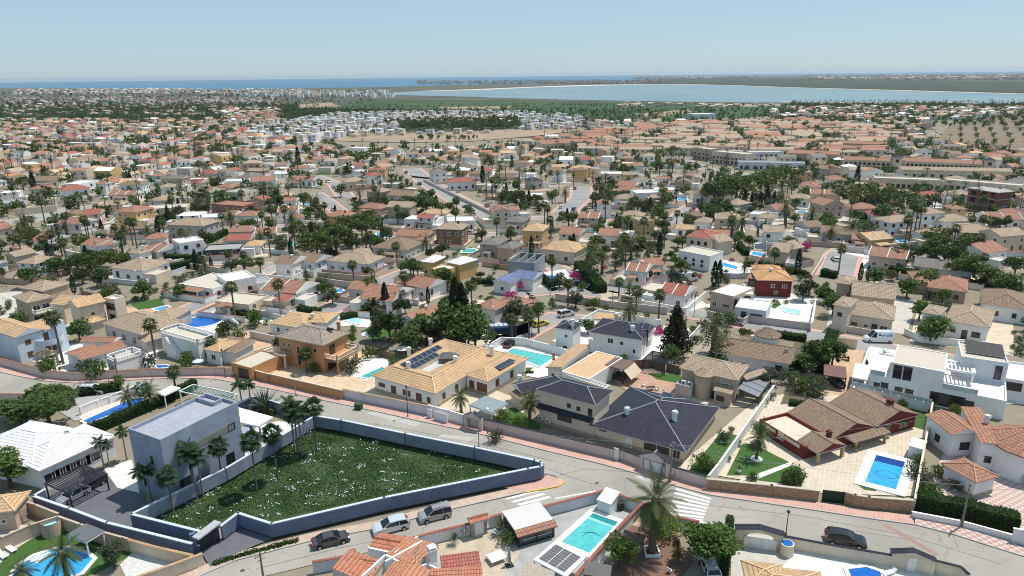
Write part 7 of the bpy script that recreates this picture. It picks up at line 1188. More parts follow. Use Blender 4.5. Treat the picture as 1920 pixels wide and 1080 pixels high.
for k,(a,b_) in enumerate(((p0,p1),(p0,G((905,795),3)),(p1,G((1990,905),7)),(p0,G((1478,870),3.5)),(p0+Vector((0,0,-.5)),G((1900,760),6)),(p1,G((1600,870),3)),(p2,G((1990,640),7)),(p2,G((1560,590),6)))): wire(['overhead wire from the concrete pole to the wooden pole by the hedge','overhead wire from the concrete pole past the slate roofed villa','overhead wire from the wooden pole towards the right edge','overhead wire from the concrete pole to the red walled house','overhead wire from the concrete pole over the red walled house to the right','overhead wire from the wooden pole over the rectangular pool','overhead wire from the dark pole to the right edge','overhead wire from the dark pole over the beige tower house'][k],a,b_)
g=G((673,768)); t=thing('waste_bin','green wheeled waste container at the kerb in front of the white wall','waste bin',g); b=MB(); y_=-.35; b.box((g.x,g.y,.25),(1.25,.85,.85),y_); b.build('body',plain('bin_green',(.015,.075,.03),.5,.1),t); b=MB(); b.box((g.x,g.y,1.1),(1.38,.95,.12),y_); b.build('lid',plain('bin_lid',(.02,.09,.04),.5),t)
for x in(-.45,.45):
    for s in(-.3,.3): b=MB(); b.tube((g.x+x-.03,g.y+s,.23),(g.x+x+.03,g.y+s,.23),.13,.13,8); b.build('wheel',plain('tyre_rubber',(.018,.018,.018)),t)
g=G((1164,957)); t=thing('water_butt','black barrel beside the white storage box','barrel',g); b=MB(); b.tube(g+Vector((0,0,.13)),g+Vector((0,0,.75)),.36,.42,14); b.tube(g+Vector((0,0,.75)),g+Vector((0,0,1.25)),.42,.36,14); b.build('barrel_body',plain('black_barrel',(.02,.02,.02),.5),t); b=MB(); b.tube(g+Vector((0,0,1.25)),g+Vector((0,0,1.3)),.38,.38,14); b.build('lid',plain('black_barrel',(.02,.02,.02)),t)
g=G((1269,1023)); t=thing('water_butt','dark wooden barrel on the pink gravel, right of the tall palm','barrel',g); b=MB(); b.tube(g,g+Vector((0,0,.5)),.3,.38,14); b.tube(g+Vector((0,0,.5)),g+Vector((0,0,1)),.38,.3,14); b.build('barrel_body',plain('dark_timber',(.06,.04,.03)),t)
g=G((100,1000)); t=thing('round_tower','round tan plaster tub tower with a blue basin beside the scalloped wall','outdoor shower',g); b=MB(); b.tube(g,g+Vector((0,0,1.9)),1.2,1.15,20,0,False); b.tube(g+Vector((0,0,1.9)),g+Vector((0,0,1.2)),1.0,1.0,20,0,False); b.build('tub_wall',wallm('b'),t); b=MB(); b.tube(g+Vector((0,0,1.3)),g+Vector((0,0,1.4)),1.0,1.0,20); b.build('basin_water',water('pool_water_pale',*POOLC['pale']),t)
g=G((1474,1040)); t=thing('round_tank','round plaster tank with a blue basin below the arched gateway','tank',g); b=MB(); b.tube(g,g+Vector((0,0,1.7)),.85,.8,18); b.build('tank_wall',wallm('c'),t); b=MB(); b.tube(g+Vector((0,0,1.69)),g+Vector((0,0,1.76)),.62,.62,18); b.build('basin_water',water('pool_water_blue',*POOLC['blue']),t)
t=thing('tiled_gate','small tiled gate kiosk with a white door between stone pillars, beside the lower road','gateway',G((897,1000))); a,e=G((884,980),2.5),G((914,972),2.5); d=e-a; u=d/d.length; r=Rect(a,u,d.length,.9); roof(t,r.inset(-.25),2.55,'gw',MATS['red_orange_tile'],.5)
for x in(.1,.9): b=MB(); b.box((*r.at(r.w*x,.45),0),(.42,.7,2.4),r.yaw); b.build('pillar',stone('grey_rubble',(.25,.22,.19),(.38,.34,.29),(.2,.18,.15),5),t)
b=MB(); b.box((*r.at(r.w*.5,.3),.13),(r.w*.62,.08,2.1),r.yaw); b.build('door',plain('white_panel',(.7,.7,.7)),t)
table('white square glass table on the beige patio, near the bottom edge',G((931,1052)),.5,2.1,1.7); g=G((955,1062)); t=thing('folded_parasol','closed grey parasol on a dark base beside the white table','parasol',g); b=MB(); b.tube(g+Vector((0,0,.5)),g+Vector((0,0,1.5)),.2,.25,10); b.tube(g+Vector((0,0,1.5)),g+Vector((0,0,2.7)),.25,.08,10); b.build('canopy',plain('grey_canvas',(.34,.34,.34),.8),t); b=MB(); b.box((g.x,g.y,.13),(.9,.9,.12),.4); b.tube(g,g+Vector((0,0,.6)),.04,.04,6); b.build('base',plain('dark_steel',(.03,.03,.032)),t)
g=G((1055,957)); t=thing('barbecue','black barbecue cabinet against the white wall of the pool terrace','barbecue',g); b=MB(); b.box((g.x,g.y,.13),(1.5,.7,.95),.35); b.build('cabinet',plain('black_barrel',(.02,.02,.02)),t); b=MB(); b.tube((g.x-.5,g.y-.2,1.15),(g.x+.5,g.y+.18,1.15),.3,.3,10); b.build('hood',plain('dark_steel',(.03,.03,.032)),t)
g=G((1222,1038)); t=thing('planter','white square planter rim around the foot of the tall date palm','planter',g); b=MB()
for x,y,sx,sy in((0,-.85,1.9,.2),(0,.85,1.9,.2),(-.85,0,.2,1.5),(.85,0,.2,1.5)): b.box((g.x+x,g.y+y,.1),(sx,sy,.4))
b.build('rim',wallm('w'),t)
for i,(x,y,k,h_,lb) in enumerate(((853,1022,'yucca',1.6,'spiky plant in a white pot on the beige patio by the red roofs'),(941,1003,'yucca',2.4,'tall spiky plant in a white pot beside the pavilion corner'),(952,1022,'bush',1.6,'yellow green bush in a white pot in front of the pavilion'),(1385,888,'yucca',1.0,'spiky plant in a white ring at the lower lawn corner'),(1352,830,'yucca',1.0,'potted plant on the white ring of the narrow lawn beside the slate villa'),(1371,812,'bush',.8,'small potted shrub at the top of the narrow lawn'),(1664,822,'yucca',1.0,'pale pot with a spiky plant on the paving beside the red walled house'),(1603,846,'bush',.8,'dark bonsai pot on the white round patch near the pool'),(1790,922,'bush',1.4,'round planted pot between the hedge and the small garage'),(1672,808,'yucca',.8,'dark plant pot below the far lawn of the red walled house'),(1387,838,'yucca',.9,'pot on the white wall path beside the lawn palm'),(1366,866,'bush',.6,'lowest pot on the white path beside the lawn'))): pot(lb,G((x,y)),k,h_)
b=MB(); b.tube((*G((1418,862)).to_2d(),.13),(*G((1418,862)).to_2d(),.2),.9,.9,16); tag(b.build('planter_ring',wallm('w'),None,loc=G((1418,862))),'white ring around the lawn palm of the red walled house','planter')
for i,(x,y,a,c,lb) in enumerate(((170,768,-75,(.1,.5,.6),'turquoise sun lounger by the narrow pool, nearer the arch'),(187,761,-75,(.1,.5,.6),'turquoise sun lounger by the narrow pool, nearer the wall pillar'),(22,1033,150,(.75,.75,.73),'white sun lounger on the pale path at bottom left, next to the lawn'),(5,1045,150,(.75,.75,.73),'white sun lounger at the left edge of the picture'),(687,677,200,(.75,.75,.73),'white sun lounger by the wall of the orange villa, nearer the steps'),(703,670,200,(.75,.75,.73),'white sun lounger by the wall of the orange villa, farther from the steps'),(922,650,150,(.6,.62,.65),'grey sun lounger on the white pool terrace'),(1665,1078,20,(.75,.75,.73),'white lounger beside the dark pool at bottom right'))): lounger(lb,G((x,y)),R(a),c)
parasol('blue and white striped parasol on the pink terrace of the narrow pool',G((270,738)),((.04,.12,.4),(.75,.75,.75)),2.2,1.3); parasol('pale parasol on the patio beside the solar villa wall',G((757,668)),(.62,.55,.48),2.3,1.6); parasol('white square parasol in the garden behind the orange villa',G((695,640)),(.7,.72,.8),2.3,2.); parasol('pale blue parasol beside the road wall at the terrace house',G((373,690)),(.6,.68,.78),2.0,1.1); parasol('white parasol at the pool of the beige hedge house',G((1660,430)),(.7,.7,.72),2.6,2.6)
for x,y,a,lb in((1207,725,0,'white garden chair on the terracotta terrace, nearer the pavilion'),(1232,733,2,'white garden chair on the terracotta terrace, nearer the turret house'),(1245,737,1,'white garden chair beside the terrace steps'),(1255,1075,1,'white garden chair at the bottom edge below the tall palm')): chair(lb,G((x,y)),a)
table('dark table between the white chairs on the terracotta terrace',G((1220,732)),.2,1.6,.8,(.08,.05,.04))
g=G((1080,707)); t=thing('flag','red and yellow flag on a short mast beside the flat orange roof','flag',G((1035,715))); g=t.location; b=MB(); b.tube(g,g+Vector((0,0,6)),.04,.03,6); b.build('mast',plain('grey_steel',(.32,.33,.34)),t); b=MB()
for i,(z0,z1) in enumerate(((4.4,4.75),(4.75,5.4),(5.4,5.75))): b.poly([g+Vector((.05,0,z0)),g+Vector((.55,.15,z0-.1)),g+Vector((.55,.15,z1-.1)),g+Vector((.05,0,z1))],i%2)
b.build('flag_cloth',[plain('flag_red',(.5,.03,.03)),plain('flag_yellow',(.7,.5,.05))],t)
# writing and marks: mosaic rings on pool floors, van side lettering
def curve_ring(name,parent,c,rx,ry,yaw,m,z,wd=.16,n=28):
    b=MB()
    f=lambda t,k:Vector((c.x+k*(rx*math.cos(t)*math.cos(yaw)-ry*math.sin(t)*math.sin(yaw)),c.y+k*(rx*math.cos(t)*math.sin(yaw)+ry*math.sin(t)*math.cos(yaw)),z))
    for i in range(n): a0,a1=2*PI*i/n,2*PI*(i+.62)/n; b.poly([f(a0,1-wd/rx),f(a0,1),f(a1,1),f(a1,1-wd/rx)])
    return b.build(name,m,parent)
dm=plain('dark_mosaic',(.01,.06,.2),.2); P_=[o for o in bpy.data.objects if o.get('label') in('large rectangular blue pool beside the red walled house','turquoise pool with a white rim at the bottom, beside the ribbed metal pavilion')]
for o in P_:
    if 'rect' in o['label']: curve_ring('mosaic_ring',o,G((1662,892)),1.5,1.1,-.3,dm,o.location.z+.074)
    else:
        b=MB(); cc=G((1107,1005)); zz=o.location.z+.074
        for k in range(3):
            pts=[Vector((cc.x+(-1.3+2.6*i/14)*(.8)+.4*math.sin(k*2),cc.y+.9*math.sin(i/14*PI*(1+.4*k))*(1-.5*k)+k*.35-.3,zz)) for i in range(15)]
            for p,q in zip(pts,pts[1:]): d=(q-p).normalized(); nn=Vector((-d.y,d.x,0))*.045; b.poly([p-nn,q-nn,q+nn,p+nn])
        b.build('dolphin_mosaic',plain('teal_mosaic',(.02,.2,.24),.2),o)

a,e=G((868,997),1.3),G((873,996),1.3); t=thing('wall_plaque','round dark rimmed plaque on the pale wall left of the tiled gate','plaque',G((870,1005))); b=MB(); nn=Vector((.26,-.97,0)); c_=G((870,993),1.2)+nn*.2
b.tube(c_,c_+nn*.04,.42,.42,18); b.build('disc',plain('plaque_white',(.6,.6,.6),.6),t); b=MB()
for i in range(18): f=lambda k,r_:c_+nn*.05+Vector((.97,.26,0))*r_*math.cos(k*PI/9)+Vector((0,0,r_*math.sin(k*PI/9))); b.poly([f(i,.33),f(i+1,.33),f(i+1,.43),f(i,.43)])
for x in(-.14,.14): b.poly([c_+nn*.052+Vector((.97,.26,0))*(x+s*.04)+Vector((0,0,z)) for s,z in((-1,-.2),(1,-.2),(1,.2),(-1,.2))])
b.build('emblem',plain('black_paint',(.03,.03,.03),.6),t)

for k,(q,w_) in enumerate(OCCL[1:20]):
    for p_,e in zip(q,q[1:]):
        d=e-p_; l=d.length; u=d/l; nn=Vector((-u.y,u.x,0))
        for i in range(int(l/16)):
            if random.random()<.5:
                c_=p_+d*((i+.5)*16/l)+nn*(w_-3.7)*random.choice((-1,1)); px,py=P(c_)
                if 0<px<1920 and 300<py<660: n_,cc=random.choice((('white',(.7,.7,.7)),('grey',(.2,.2,.21)),('silver',(.45,.46,.48)),('black',(.02,.02,.02)),('red',(.3,.03,.03)),('blue',(.04,.09,.25)))); car(None,c_,math.atan2(u.y,u.x),random.choice(('hatch','suv','hatch','sedan')),cc,paint=n_,parts=py>450)
def ladder(o_label,px,yaw):
    o=[o for o in bpy.data.objects if o.get('label')==o_label][0]; g=G(px,o.location.z+.15); b=MB(); c,s=math.cos(yaw),math.sin(yaw)
    for k in(-.25,.25):
        a=Vector((g.x-s*k,g.y+c*k,g.z)); f=Vector((c,s,0)); b.tube(a,a+Vector((0,0,.75)),.03,.03,6); b.tube(a+Vector((0,0,.75)),a+f*.55+Vector((0,0,.75)),.03,.03,6); b.tube(a+f*.55+Vector((0,0,.75)),a+f*.6-Vector((0,0,.1)),.03,.03,6)
    b.build('ladder',plain('steel_rail',(.6,.6,.62),.25,.05,metal=.8),o)
def deep(o_label,pts,m,nm='tiled_end'):
    o=[o for o in bpy.data.objects if o.get('label')==o_label][0]; b=MB(); b.poly([(*G(p_,o.location.z+.09).to_2d(),o.location.z+.078) for p_ in pts]); b.build(nm,m,o)
PR='large rectangular blue pool beside the red walled house'; PT='turquoise pool with a white rim at the bottom, beside the ribbed metal pavilion'
deep(PR,[(1643.5,853.5),(1696.5,866),(1693.5,876.5),(1638.5,863)],water('deep_blue_tiles',(.008,.04,.2),(.012,.055,.26),1.4)); ladder(PR,(1624,907),1.2)
deep(PT,[(1112,962.5),(1158,979.5),(1153,986),(1105,968)],water('dark_teal_tiles',(.02,.22,.23),(.03,.27,.28),1.4)); deep(PT,[(1105,968.5),(1152.5,986.5),(1149,990),(1101,972)],water('pale_step_tiles',(.25,.55,.5),(.3,.6,.55),1.4),'pool_step'); ladder(PT,(1057,1024),.4); ladder('turquoise pool with a pale corner on the white terrace behind the solar villa',(985,682),1.2)  # band of darker teal tiles at the far end, then a pale step

for i in range(4): deep('curved blue pool with white steps at bottom left',[(52+i*5,1050-i*1.5+i*3),(88+i*4,1031+i*3),(91+i*4,1032.5+i*3),(55+i*5,1052-i*1.5+i*3)],wallm('w'),'pool_step')
# ------------------------------------------------------------ terraced rows and blocks (upper right)
def row(label,A,B,d,h,rc,wc,n,name='terraced_row',lmk=None,flat=False,towers=()):
    r=RP(A,B,d,h); t=thing(name,label,'terrace row',r.c(0)); FOOT.append(r)
    if flat: vol(t,r,h,'flat',rc,wc,par=.5)
    else: walls(t,r.inset(.3),0,h-.13,wc); roof(t,r,h,'gw',rc,.34,wc=wc)
    q=r.inset(.0 if flat else .3)
    for i in range(n):
        for s in range(max(1,int(h/2.9))): window(t,q,'f',(i+.5)/n,.7+2.8*s,1.4,1.4 if s else 2.0,'d')
        if i: b=MB(); p=r.at(r.w*i/n,-.15); b.box((*p,0),(.25,.5,h-.3 if not flat else h-.6),r.yaw); b.build('party_wall',wallm(wc),t)
    for x in towers: s=Rect(r.at(r.w*x-2.5,-1.),r.u,5,6); walls(t,s,0,h+2.2,wc); roof(t,s.inset(-.4),h+2.3,'pyr','k' if wc=='y' or wc=='c' else rc,.5,caps=False); window(t,s,'f',.5,h-.5,1.6,1.8,'d'); window(t,s,'f',.5,1.5,1.6,1.8,'d')
    return t
row('long beige terraced row with an orange brown roof, right part of the long row',(1698,302),(1870,309),9,6.2,'b','c',20,towers=(.92,)); row('long beige terraced row with an orange brown roof, left part with a blue capped tower',(1582,299),(1690,303),9,6.2,'b','c',12,towers=(.93,))
row('cream terraced row with pale stepped roofs, left half of the white estate row',(1640,333),(1765,338),9,5.4,'Y','c',12,flat=True); row('cream terraced row with pale stepped roofs, right half beside the red brick block',(1770,336),(1915,348),9,5.4,'Y','c',12,flat=True)
row('white row of pitched houses behind the cream stepped row',(1690,318),(1900,322),8,5,'t','c',12); row('cream three storey apartment block with arched dark windows and blue ends',(1336,283),(1400,289),11,8,'Y','c',9,'apartment_block',flat=True); row('white apartment wing right of the cream arched block',(1405,285),(1470,285),10,6.5,'Y','s',7,'apartment_block',flat=True); row('beige apartment block left of the cream arched block',(1300,276),(1332,280),10,8,'Y','b',4,'apartment_block',flat=True)
row('red orange roofed low row in the estate, nearest the cream block',(1478,287),(1575,290),10,5.5,'f','b',10); row('red orange roofed row in the estate, behind the nearest red row',(1540,276),(1660,280),9,5.5,'f','b',12); row('red orange roofed row at the back of the red estate',(1570,268),(1662,271),9,5.5,'f','b',10); row('terracotta curved shopping block with a glass front',(1015,270),(1070,268),14,7,'b','c',7,'shopping_block'); row('white three storey house with a red roof and white gables',(472,341),(517,338),10,8,'b','w',5,'apartment_block'); row('white cubic block at the edge of the brown field',(653,277),(682,278),10,7,'W','w',3,'apartment_block',flat=True); row('white low school block behind the pine wood at right',(1385,303),(1510,306),10,5,'X','s',10,'school_block',flat=True)
row('white long block on the green field below the lagoon',(1302,214),(1342,213),20,8,'W','w',4,'apartment_block',flat=True); row('pale long warehouse between field and houses, left of the palms',(600,264-40),(640,223),14,7,'W','w',4,'apartment_block',flat=True)
t=house('unfinished red brick apartment block with open concrete floors',(1850,378),'apartment_block','building'); r=RP((1815,352),(1872,361),9,9); bk=plain('raw_red_brick',(.27,.09,.06),.9,.2,1.5); cn=plain('raw_concrete',(.36,.34,.32),.9,.12,1)
for s in range(3): b=MB(); b.prism(r.inset(-.3).pts(),s*3+2.7,s*3+3.0); b.build('floor_slab',cn,t); b=MB(); b.prism(r.inset(.3).pts(),s*3+(.001 if s else 0),s*3+2.7); b.build('brick_wall',bk,t); wins(t,r.inset(.3),[('f',.2,s*3+.5,2.2,2,'d'),('f',.55,s*3+.5,2.2,2,'d'),('f',.85,s*3+.5,1.6,2,'d'),('r',.3,s*3+.5,2,2,'d'),('r',.75,s*3+.5,2,2,'d')])
FOOT.append(r)
# ------------------------------------------------------------ the rest of the town fills the free lots
CELL=2.; X0,Y0=-900.,60.; NX,NY=900,760; OCC=np.zeros((NX,NY),bool)
def mark_disc(x,y,r):
    i0,i1=int((x-r-X0)/CELL),int((x+r-X0)/CELL)+1; j0,j1=int((y-r-Y0)/CELL),int((y+r-Y0)/CELL)+1; OCC[max(0,i0):max(0,i1),max(0,j0):max(0,j1)]=True
def mark_rect(r,pad=1.5):
    n=max(2,int(r.w/1.5)); m=max(2,int(r.d/1.5))
    for a in np.linspace(-pad,r.w+pad,n+2):
        for b_ in np.linspace(-pad,r.d+pad,m+2): p=r.at(a,b_); mark_disc(p[0],p[1],.8)
def free(r,pad=1.):
    for a in np.linspace(-pad,r.w+pad,5):
        for b_ in np.linspace(-pad,r.d+pad,5):
            p=r.at(a,b_); i,j=int((p[0]-X0)/CELL),int((p[1]-Y0)/CELL)
            if i<0 or j<0 or i>=NX or j>=NY or OCC[i,j]: return False
    return True
NF=len(FOOT); MF=list(FOOT[MID0:MID1])
for r in FOOT: mark_rect(r)
for q,w_ in OCCL:
    for p,e in zip(q,q[1:]):
        n=max(1,int((e-p).length/2))
        for i in range(n+1): m=p+(e-p)*(i/n); mark_disc(m.x,m.y,w_)
for o in bpy.data.objects:
    if o.name.startswith('swimming_pool'): mark_disc(o.location.x,o.location.y,5)
    elif o.parent is None and o.get('category') in('palm','tree','pine','cypress','conifer'): mark_disc(o.location.x,o.location.y,1.2 if o['category'] in('palm','cypress') else 2.6)
def inpoly(x,y,pl):
    c=False; j=len(pl)-1
    for i in range(len(pl)):
        if (pl[i][1]>y)!=(pl[j][1]>y) and x<(pl[j][0]-pl[i][0])*(y-pl[i][1])/(pl[j][1]-pl[i][1])+pl[i][0]: c=not c
        j=i
    return c
ZW=[(470,258),(475,232),(560,222),(640,212),(960,208),(1090,218),(1095,236),(980,240),(860,248),(700,252),(560,262)]; ZR=[(1050,285),(1040,262),(1140,242),(1320,230),(1490,226),(1700,245),(1690,292),(1500,300),(1280,292),(1180,290)]
ZB=[(550,276),(556,262),(700,250),(860,247),(1060,238),(1140,238),(1130,248),(1000,265),(880,277),(730,281)]; ZN=[[(745,232),(970,226),(975,243),(750,246)],[(1270,292),(1460,300),(1420,345),(1310,330),(1260,312)],[(1325,390),(1300,330),(1480,310),(1500,350),(1450,390)],[(1740,222),(2000,205),(2000,300),(1850,276),(1730,262)],[(1255,300),(1180,325),(1290,340)],[(560,395),(590,360),(650,375),(660,400)],[(0,388),(105,382),(100,425),(-50,432)]]
farv=MB(); FMI={}; FML=[]
def fmi(m):
    if m.name not in FMI: FMI[m.name]=len(FML); FML.append(m)
    return FMI[m.name]
RFLAT={k:plain(v[2].replace(' ','_')+'_far_roof',tuple((v[0][i]+v[1][i])/2 for i in range(3)),.85,.12,.3) for k,v in ROOF.items()}
for k in'YXW': RFLAT[k]=roofm(k)
glz=glass()
def farhouse(r,h,kind,rc,wc):
    b=farv; wm_,rm=fmi(wallm(wc)),fmi(RFLAT[rc]); w_,d=r.w,r.d; P0=[r.at(a,c,0) for a,c in((0,0),(w_,0),(w_,d),(0,d))]; P1=[Vector((p.x,p.y,h)) for p in P0]
    for i in range(4): j=(i+1)%4; b.poly([P0[i],P0[j],P1[j],P1[i]],wm_)
    if kind=='flat': b.poly(P1,rm)
    else:
        rise=min(w_,d)/2*.4
        if kind=='hip': e1,e2=(r.at(d/2,d/2,h+rise),r.at(w_-d/2,d/2,h+rise)) if w_>=d else (r.at(w_/2,w_/2,h+rise),r.at(w_/2,d-w_/2,h+rise)); fs=[[P1[0],P1[1],e2,e1],[P1[1],P1[2],e2],[P1[2],P1[3],e1,e2],[P1[3],P1[0],e1]] if w_>=d else [[P1[0],P1[1],e1],[P1[1],P1[2],e2,e1],[P1[2],P1[3],e2],[P1[3],P1[0],e1,e2]]; 
        else: e1,e2=r.at(0,d/2,h+rise),r.at(w_,d/2,h+rise); fs=[[P1[0],P1[1],e2,e1],[P1[2],P1[3],e1,e2]]; b.poly([P1[1],P1[2],e2],wm_); b.poly([P1[3],P1[0],e1],wm_)
        for f in fs: b.poly(f,rm)
    gi=fmi(glz); n=max(1,int(w_/3.5))
    for s in range(1 if h<4.6 else 2):
        for i in range(n):
            a=(i+.5)/n*w_; z=.9+2.8*s; b.poly([r.at(a-.55,-.03,z),r.at(a+.55,-.03,z),r.at(a+.55,-.03,z+1.2),r.at(a-.55,-.03,z+1.2)],gi)
WALLS=[0]; farw=MB(); FWM=[wallm(k) for k in 'wpcbsbpg']; YM=[beige,whitep,whitep,MATS['cream_paving'],MATS['cream_paving'],MATS['peach_paving'],MATS['pale_concrete'],turf,MATS['scrubby_lawn'],gravel,MATS['pale_concrete'],ochrep]; yards=MB()
def plotwall(r,py,dense,ind):
    yards_=Rect(r.at(-random.uniform(1.5,4),-random.uniform(2.5,5)),r.u,r.w+random.uniform(3,6),r.d+random.uniform(4,7)); q=yards_.pts(); z=.026+.0007*(len(yards.f)%60)
    yards.poly([(*p,z) for p in q],random.randrange(len(YM)))
    if random.random()<(.75 if dense else .2): return
    hh=random.choice((1.6,1.8,2.0)); wc=random.choice('wwwppcbs'); segs=[(q[0],q[1])]+([(q[1],q[2])] if random.random()<.9 else [])+([(q[3],q[0])] if random.random()<.8 else [])
    c=r.c(); nm=None
    if WALLS[0]<235 and py>225:
        WALLS[0]+=1; pts=[Vector((*p,hh)) for p in ([q[3]] if len(segs)==3 or (len(segs)==2 and segs[1][0]==q[3]) else [])+[q[0],q[1]]+([q[2]] if any(s[1]==q[2] for s in segs) else [])]
        o=bwall(None,pts,hh,wc,cap=random.choice((None,None,'b','r'))); auto(o,'boundary wall','%s garden wall'%WALL[wc][1],'garden walls of the town',o.location+Vector((0,0,1)))
    else:
        for a,e in segs: m_=((a[0]+e[0])/2,(a[1]+e[1])/2); farw.box((*m_,0),(math.dist(a,e),.25,hh),math.atan2(e[1]-a[1],e[0]-a[0]),random.randrange(len(FWM)))
for r in MF: plotwall(r,P(r.c(0))[1],False,True)
lots=[]
for zone in range(3):
    yw=165.
    while yw<1430:
        xw=-890.+random.random()*10; stepx=(14.5 if yw<400 else 13) if zone<2 else 9.
        while xw<890:
            x=xw+random.uniform(-2.5,2.5); y=yw+random.uniform(-2,2)+.12*xw*math.sin(x*.004); px,py=P((x,y,3)); xw+=stepx
            if not(-60<px<1980) or py>500 or py<203: continue
            lots.append((x,y,px,py,zone))
        yw+=(13 if yw<400 else 12.) if zone<2 else 10
lots.sort(key=lambda l:(l[4]==2)*30+math.hypot(l[0],l[1]))
NIND=300-HOUSES-48; made=0; nstuff=0
LS=[(l[0],l[1],l[2],l[3],l[4]) for l in lots]
for x,y,px,py,zn in LS:
    if any(inpoly(px,py,z) for z in ZN) or inpoly(px,py,ZB): continue
    wz,rz=inpoly(px,py,ZW),inpoly(px,py,ZR)
    top=236 if px<430 else (252 if px<1050 else 228 if px<1500 else 204)
    if px<420 and py<225: continue
    if py<top and not wz and not rz and (px>520 and px<1500 or random.random()<(.35 if px<520 else .6)): continue
    if 1430<px<1720 and py<232 and random.random()<.6: continue
    if py>455 and random.random()<.4: continue
    a=R(random.choice((-14,-8,-20,6,70,76,-12))+random.gauss(0,4)) if not rz else R(-16+random.gauss(0,2)); w_,d=(random.uniform(9,14),random.uniform(7.5,10.5)) if py>330 else (random.uniform(6.5,11.5),random.uniform(6,9))
    if rz: w_,d=random.uniform(14,32),7
    if zn==2: w_,d=random.uniform(5.5,8.5),random.uniform(5,7)
    h=random.choice((3.3,3.5,3.4,3.6,5.8,6.2)) if py>260 else random.choice((3.4,3.6,5.6,6.0)); u=(math.cos(a),math.sin(a)); r=Rect((x-u[0]*w_/2+u[1]*d/2,y-u[1]*w_/2-u[0]*d/2),u,w_,d)
    if -r.n.dot(Vector((-x,-y)))<0: pass
    if not free(r,1.1): continue
    if wz: rc,wc,kind,h=random.choice('WYXw'),random.choice('wscsc'),'flat',random.choice((3.2,3.4,5.6,6)); r=Rect(r.at(w_*.15,0),r.u,random.uniform(4.5,8),random.uniform(5,7))
    elif rz: rc,wc,kind,h=random.choice('bbftt' if px<1250 else 'tttbf'),random.choice('ccbp'),random.choice(('gw','gw','hip','flat')),random.choice((5.6,6,6.2))
    else:
        left=px<640; rc=random.choice('bbbrrtttfowgnn' if left else 'bbttttofrnngw'); wc=random.choice('wwwwcccpgbbsy'); kind=random.choice(('hip','hip','gw','gw','gd','flat'))
        if kind=='flat': rc=random.choice('YWXW')
    plotwall(r,py,wz or rz,made<NIND)
    mark_rect(r,.2)
    if made<NIND: midhouse(r,h,kind,rc,wc,parts=py>330); made+=1
    else: farhouse(r,h,kind,rc,wc); nstuff+=1
    if made<=NIND and py>300 and random.random()<.10:      # a pool beside it
        c=r.at(w_/2,-5); rp=Rect(r.at(w_/2-2.5,-6.5),r.u,6,3)
        if free(rp,.3): pool(None,[Vector((*p,.2)) for p in rp.pts()],random.choice(('sky','sky','blue','aqua')),.5,z=.08); mark_rect(rp,.5)
# far rows beyond: citrus farms, coast towns
for n,(xa,xb,ya_,yb,rcs,wcs,hh,kinds) in ((420,(20,560,168,178,'tYtbW','cbcbw',(4,7),('flat','gw'))),(120,(430,740,173,184,'WWt','wwc',(6,12),('flat',))),(480,(0,520,184,222,'tYfbn','cbcbs',(3.5,6),('hip','flat','gw'))),(420,(780,1240,152.5,158,'Ytb','cbbs',(6,17),('flat',))),(260,(1180,1420,142.5,149,'Ytb','cbbs',(6,17),('flat','gw'))),(520,(1500,1990,141,151,'Ytb','bcbs',(5,13),('flat','gw'))),(50,(1150,1500,196,204,'Yt','bc',(3.5,5),('flat','gw'))),(160,(1440,1850,198,226,'tbW','wcbw',(3.5,6),('hip','gw','flat')))):
    for _ in range(n):
        px,py=random.uniform(xa,xb),random.uniform(ya_,yb); g=G((px,py))
        if inpoly(px,py,lag): continue
        hz=P((0,1e6,0)); sc=max(1.,g.y/1900); w_=random.uniform(6,12)*min(sc,2.2); r=Rect((g.x,g.y),(math.cos(.2),math.sin(random.gauss(-.2,.2))),w_,random.uniform(5,9)*min(sc,2)); farhouse(r,random.uniform(*hh),random.choice(kinds),random.choice(rcs),random.choice(wcs)); nstuff+=1
o=farw.build('far_garden_walls',FWM); o['kind']='stuff'; o=yards.build('yard_paving',YM); o['kind']='structure'
if farv.v: o=farv.build('far_houses',FML); o['kind']='stuff'
# ------------------------------------------------------------ planting that fills the gardens
cnt={'palm':0,'tree':0,'bush':0,'cypress':0,'pine':0,'conifer':0}
for o,c,lk,p in REG:
    if c in cnt: cnt[c]+=1
LIM={'palm':250,'tree':290,'bush':280,'cypress':90,'pine':100}
spots=[]
for _ in range(80000):
    y=math.sqrt(random.uniform(165**2,1450**2)); x=random.uniform(-1,1)*min(880,y*.82); px,py=P((x,y,2))
    if not(-40<px<1960) or py<196 or py>520: continue
    if any(inpoly(px,P((x,y,0))[1],s) for s in SHEETS): continue
    if random.random()> (1 if py<420 else .45): continue
    spots.append((x,y,px,py))
for _ in range(12000):
    y=math.sqrt(random.uniform(92**2,330**2)); x=random.uniform(-1,1)*y*.82; px,py=P((x,y,0))
    if -40<px<1960 and 330<py<700 and not any(inpoly(px,py,s) for s in SHEETS): spots.append((x,y,px,py))
spots.sort(key=lambda l:math.hypot(l[0],l[1])); fq={}; 
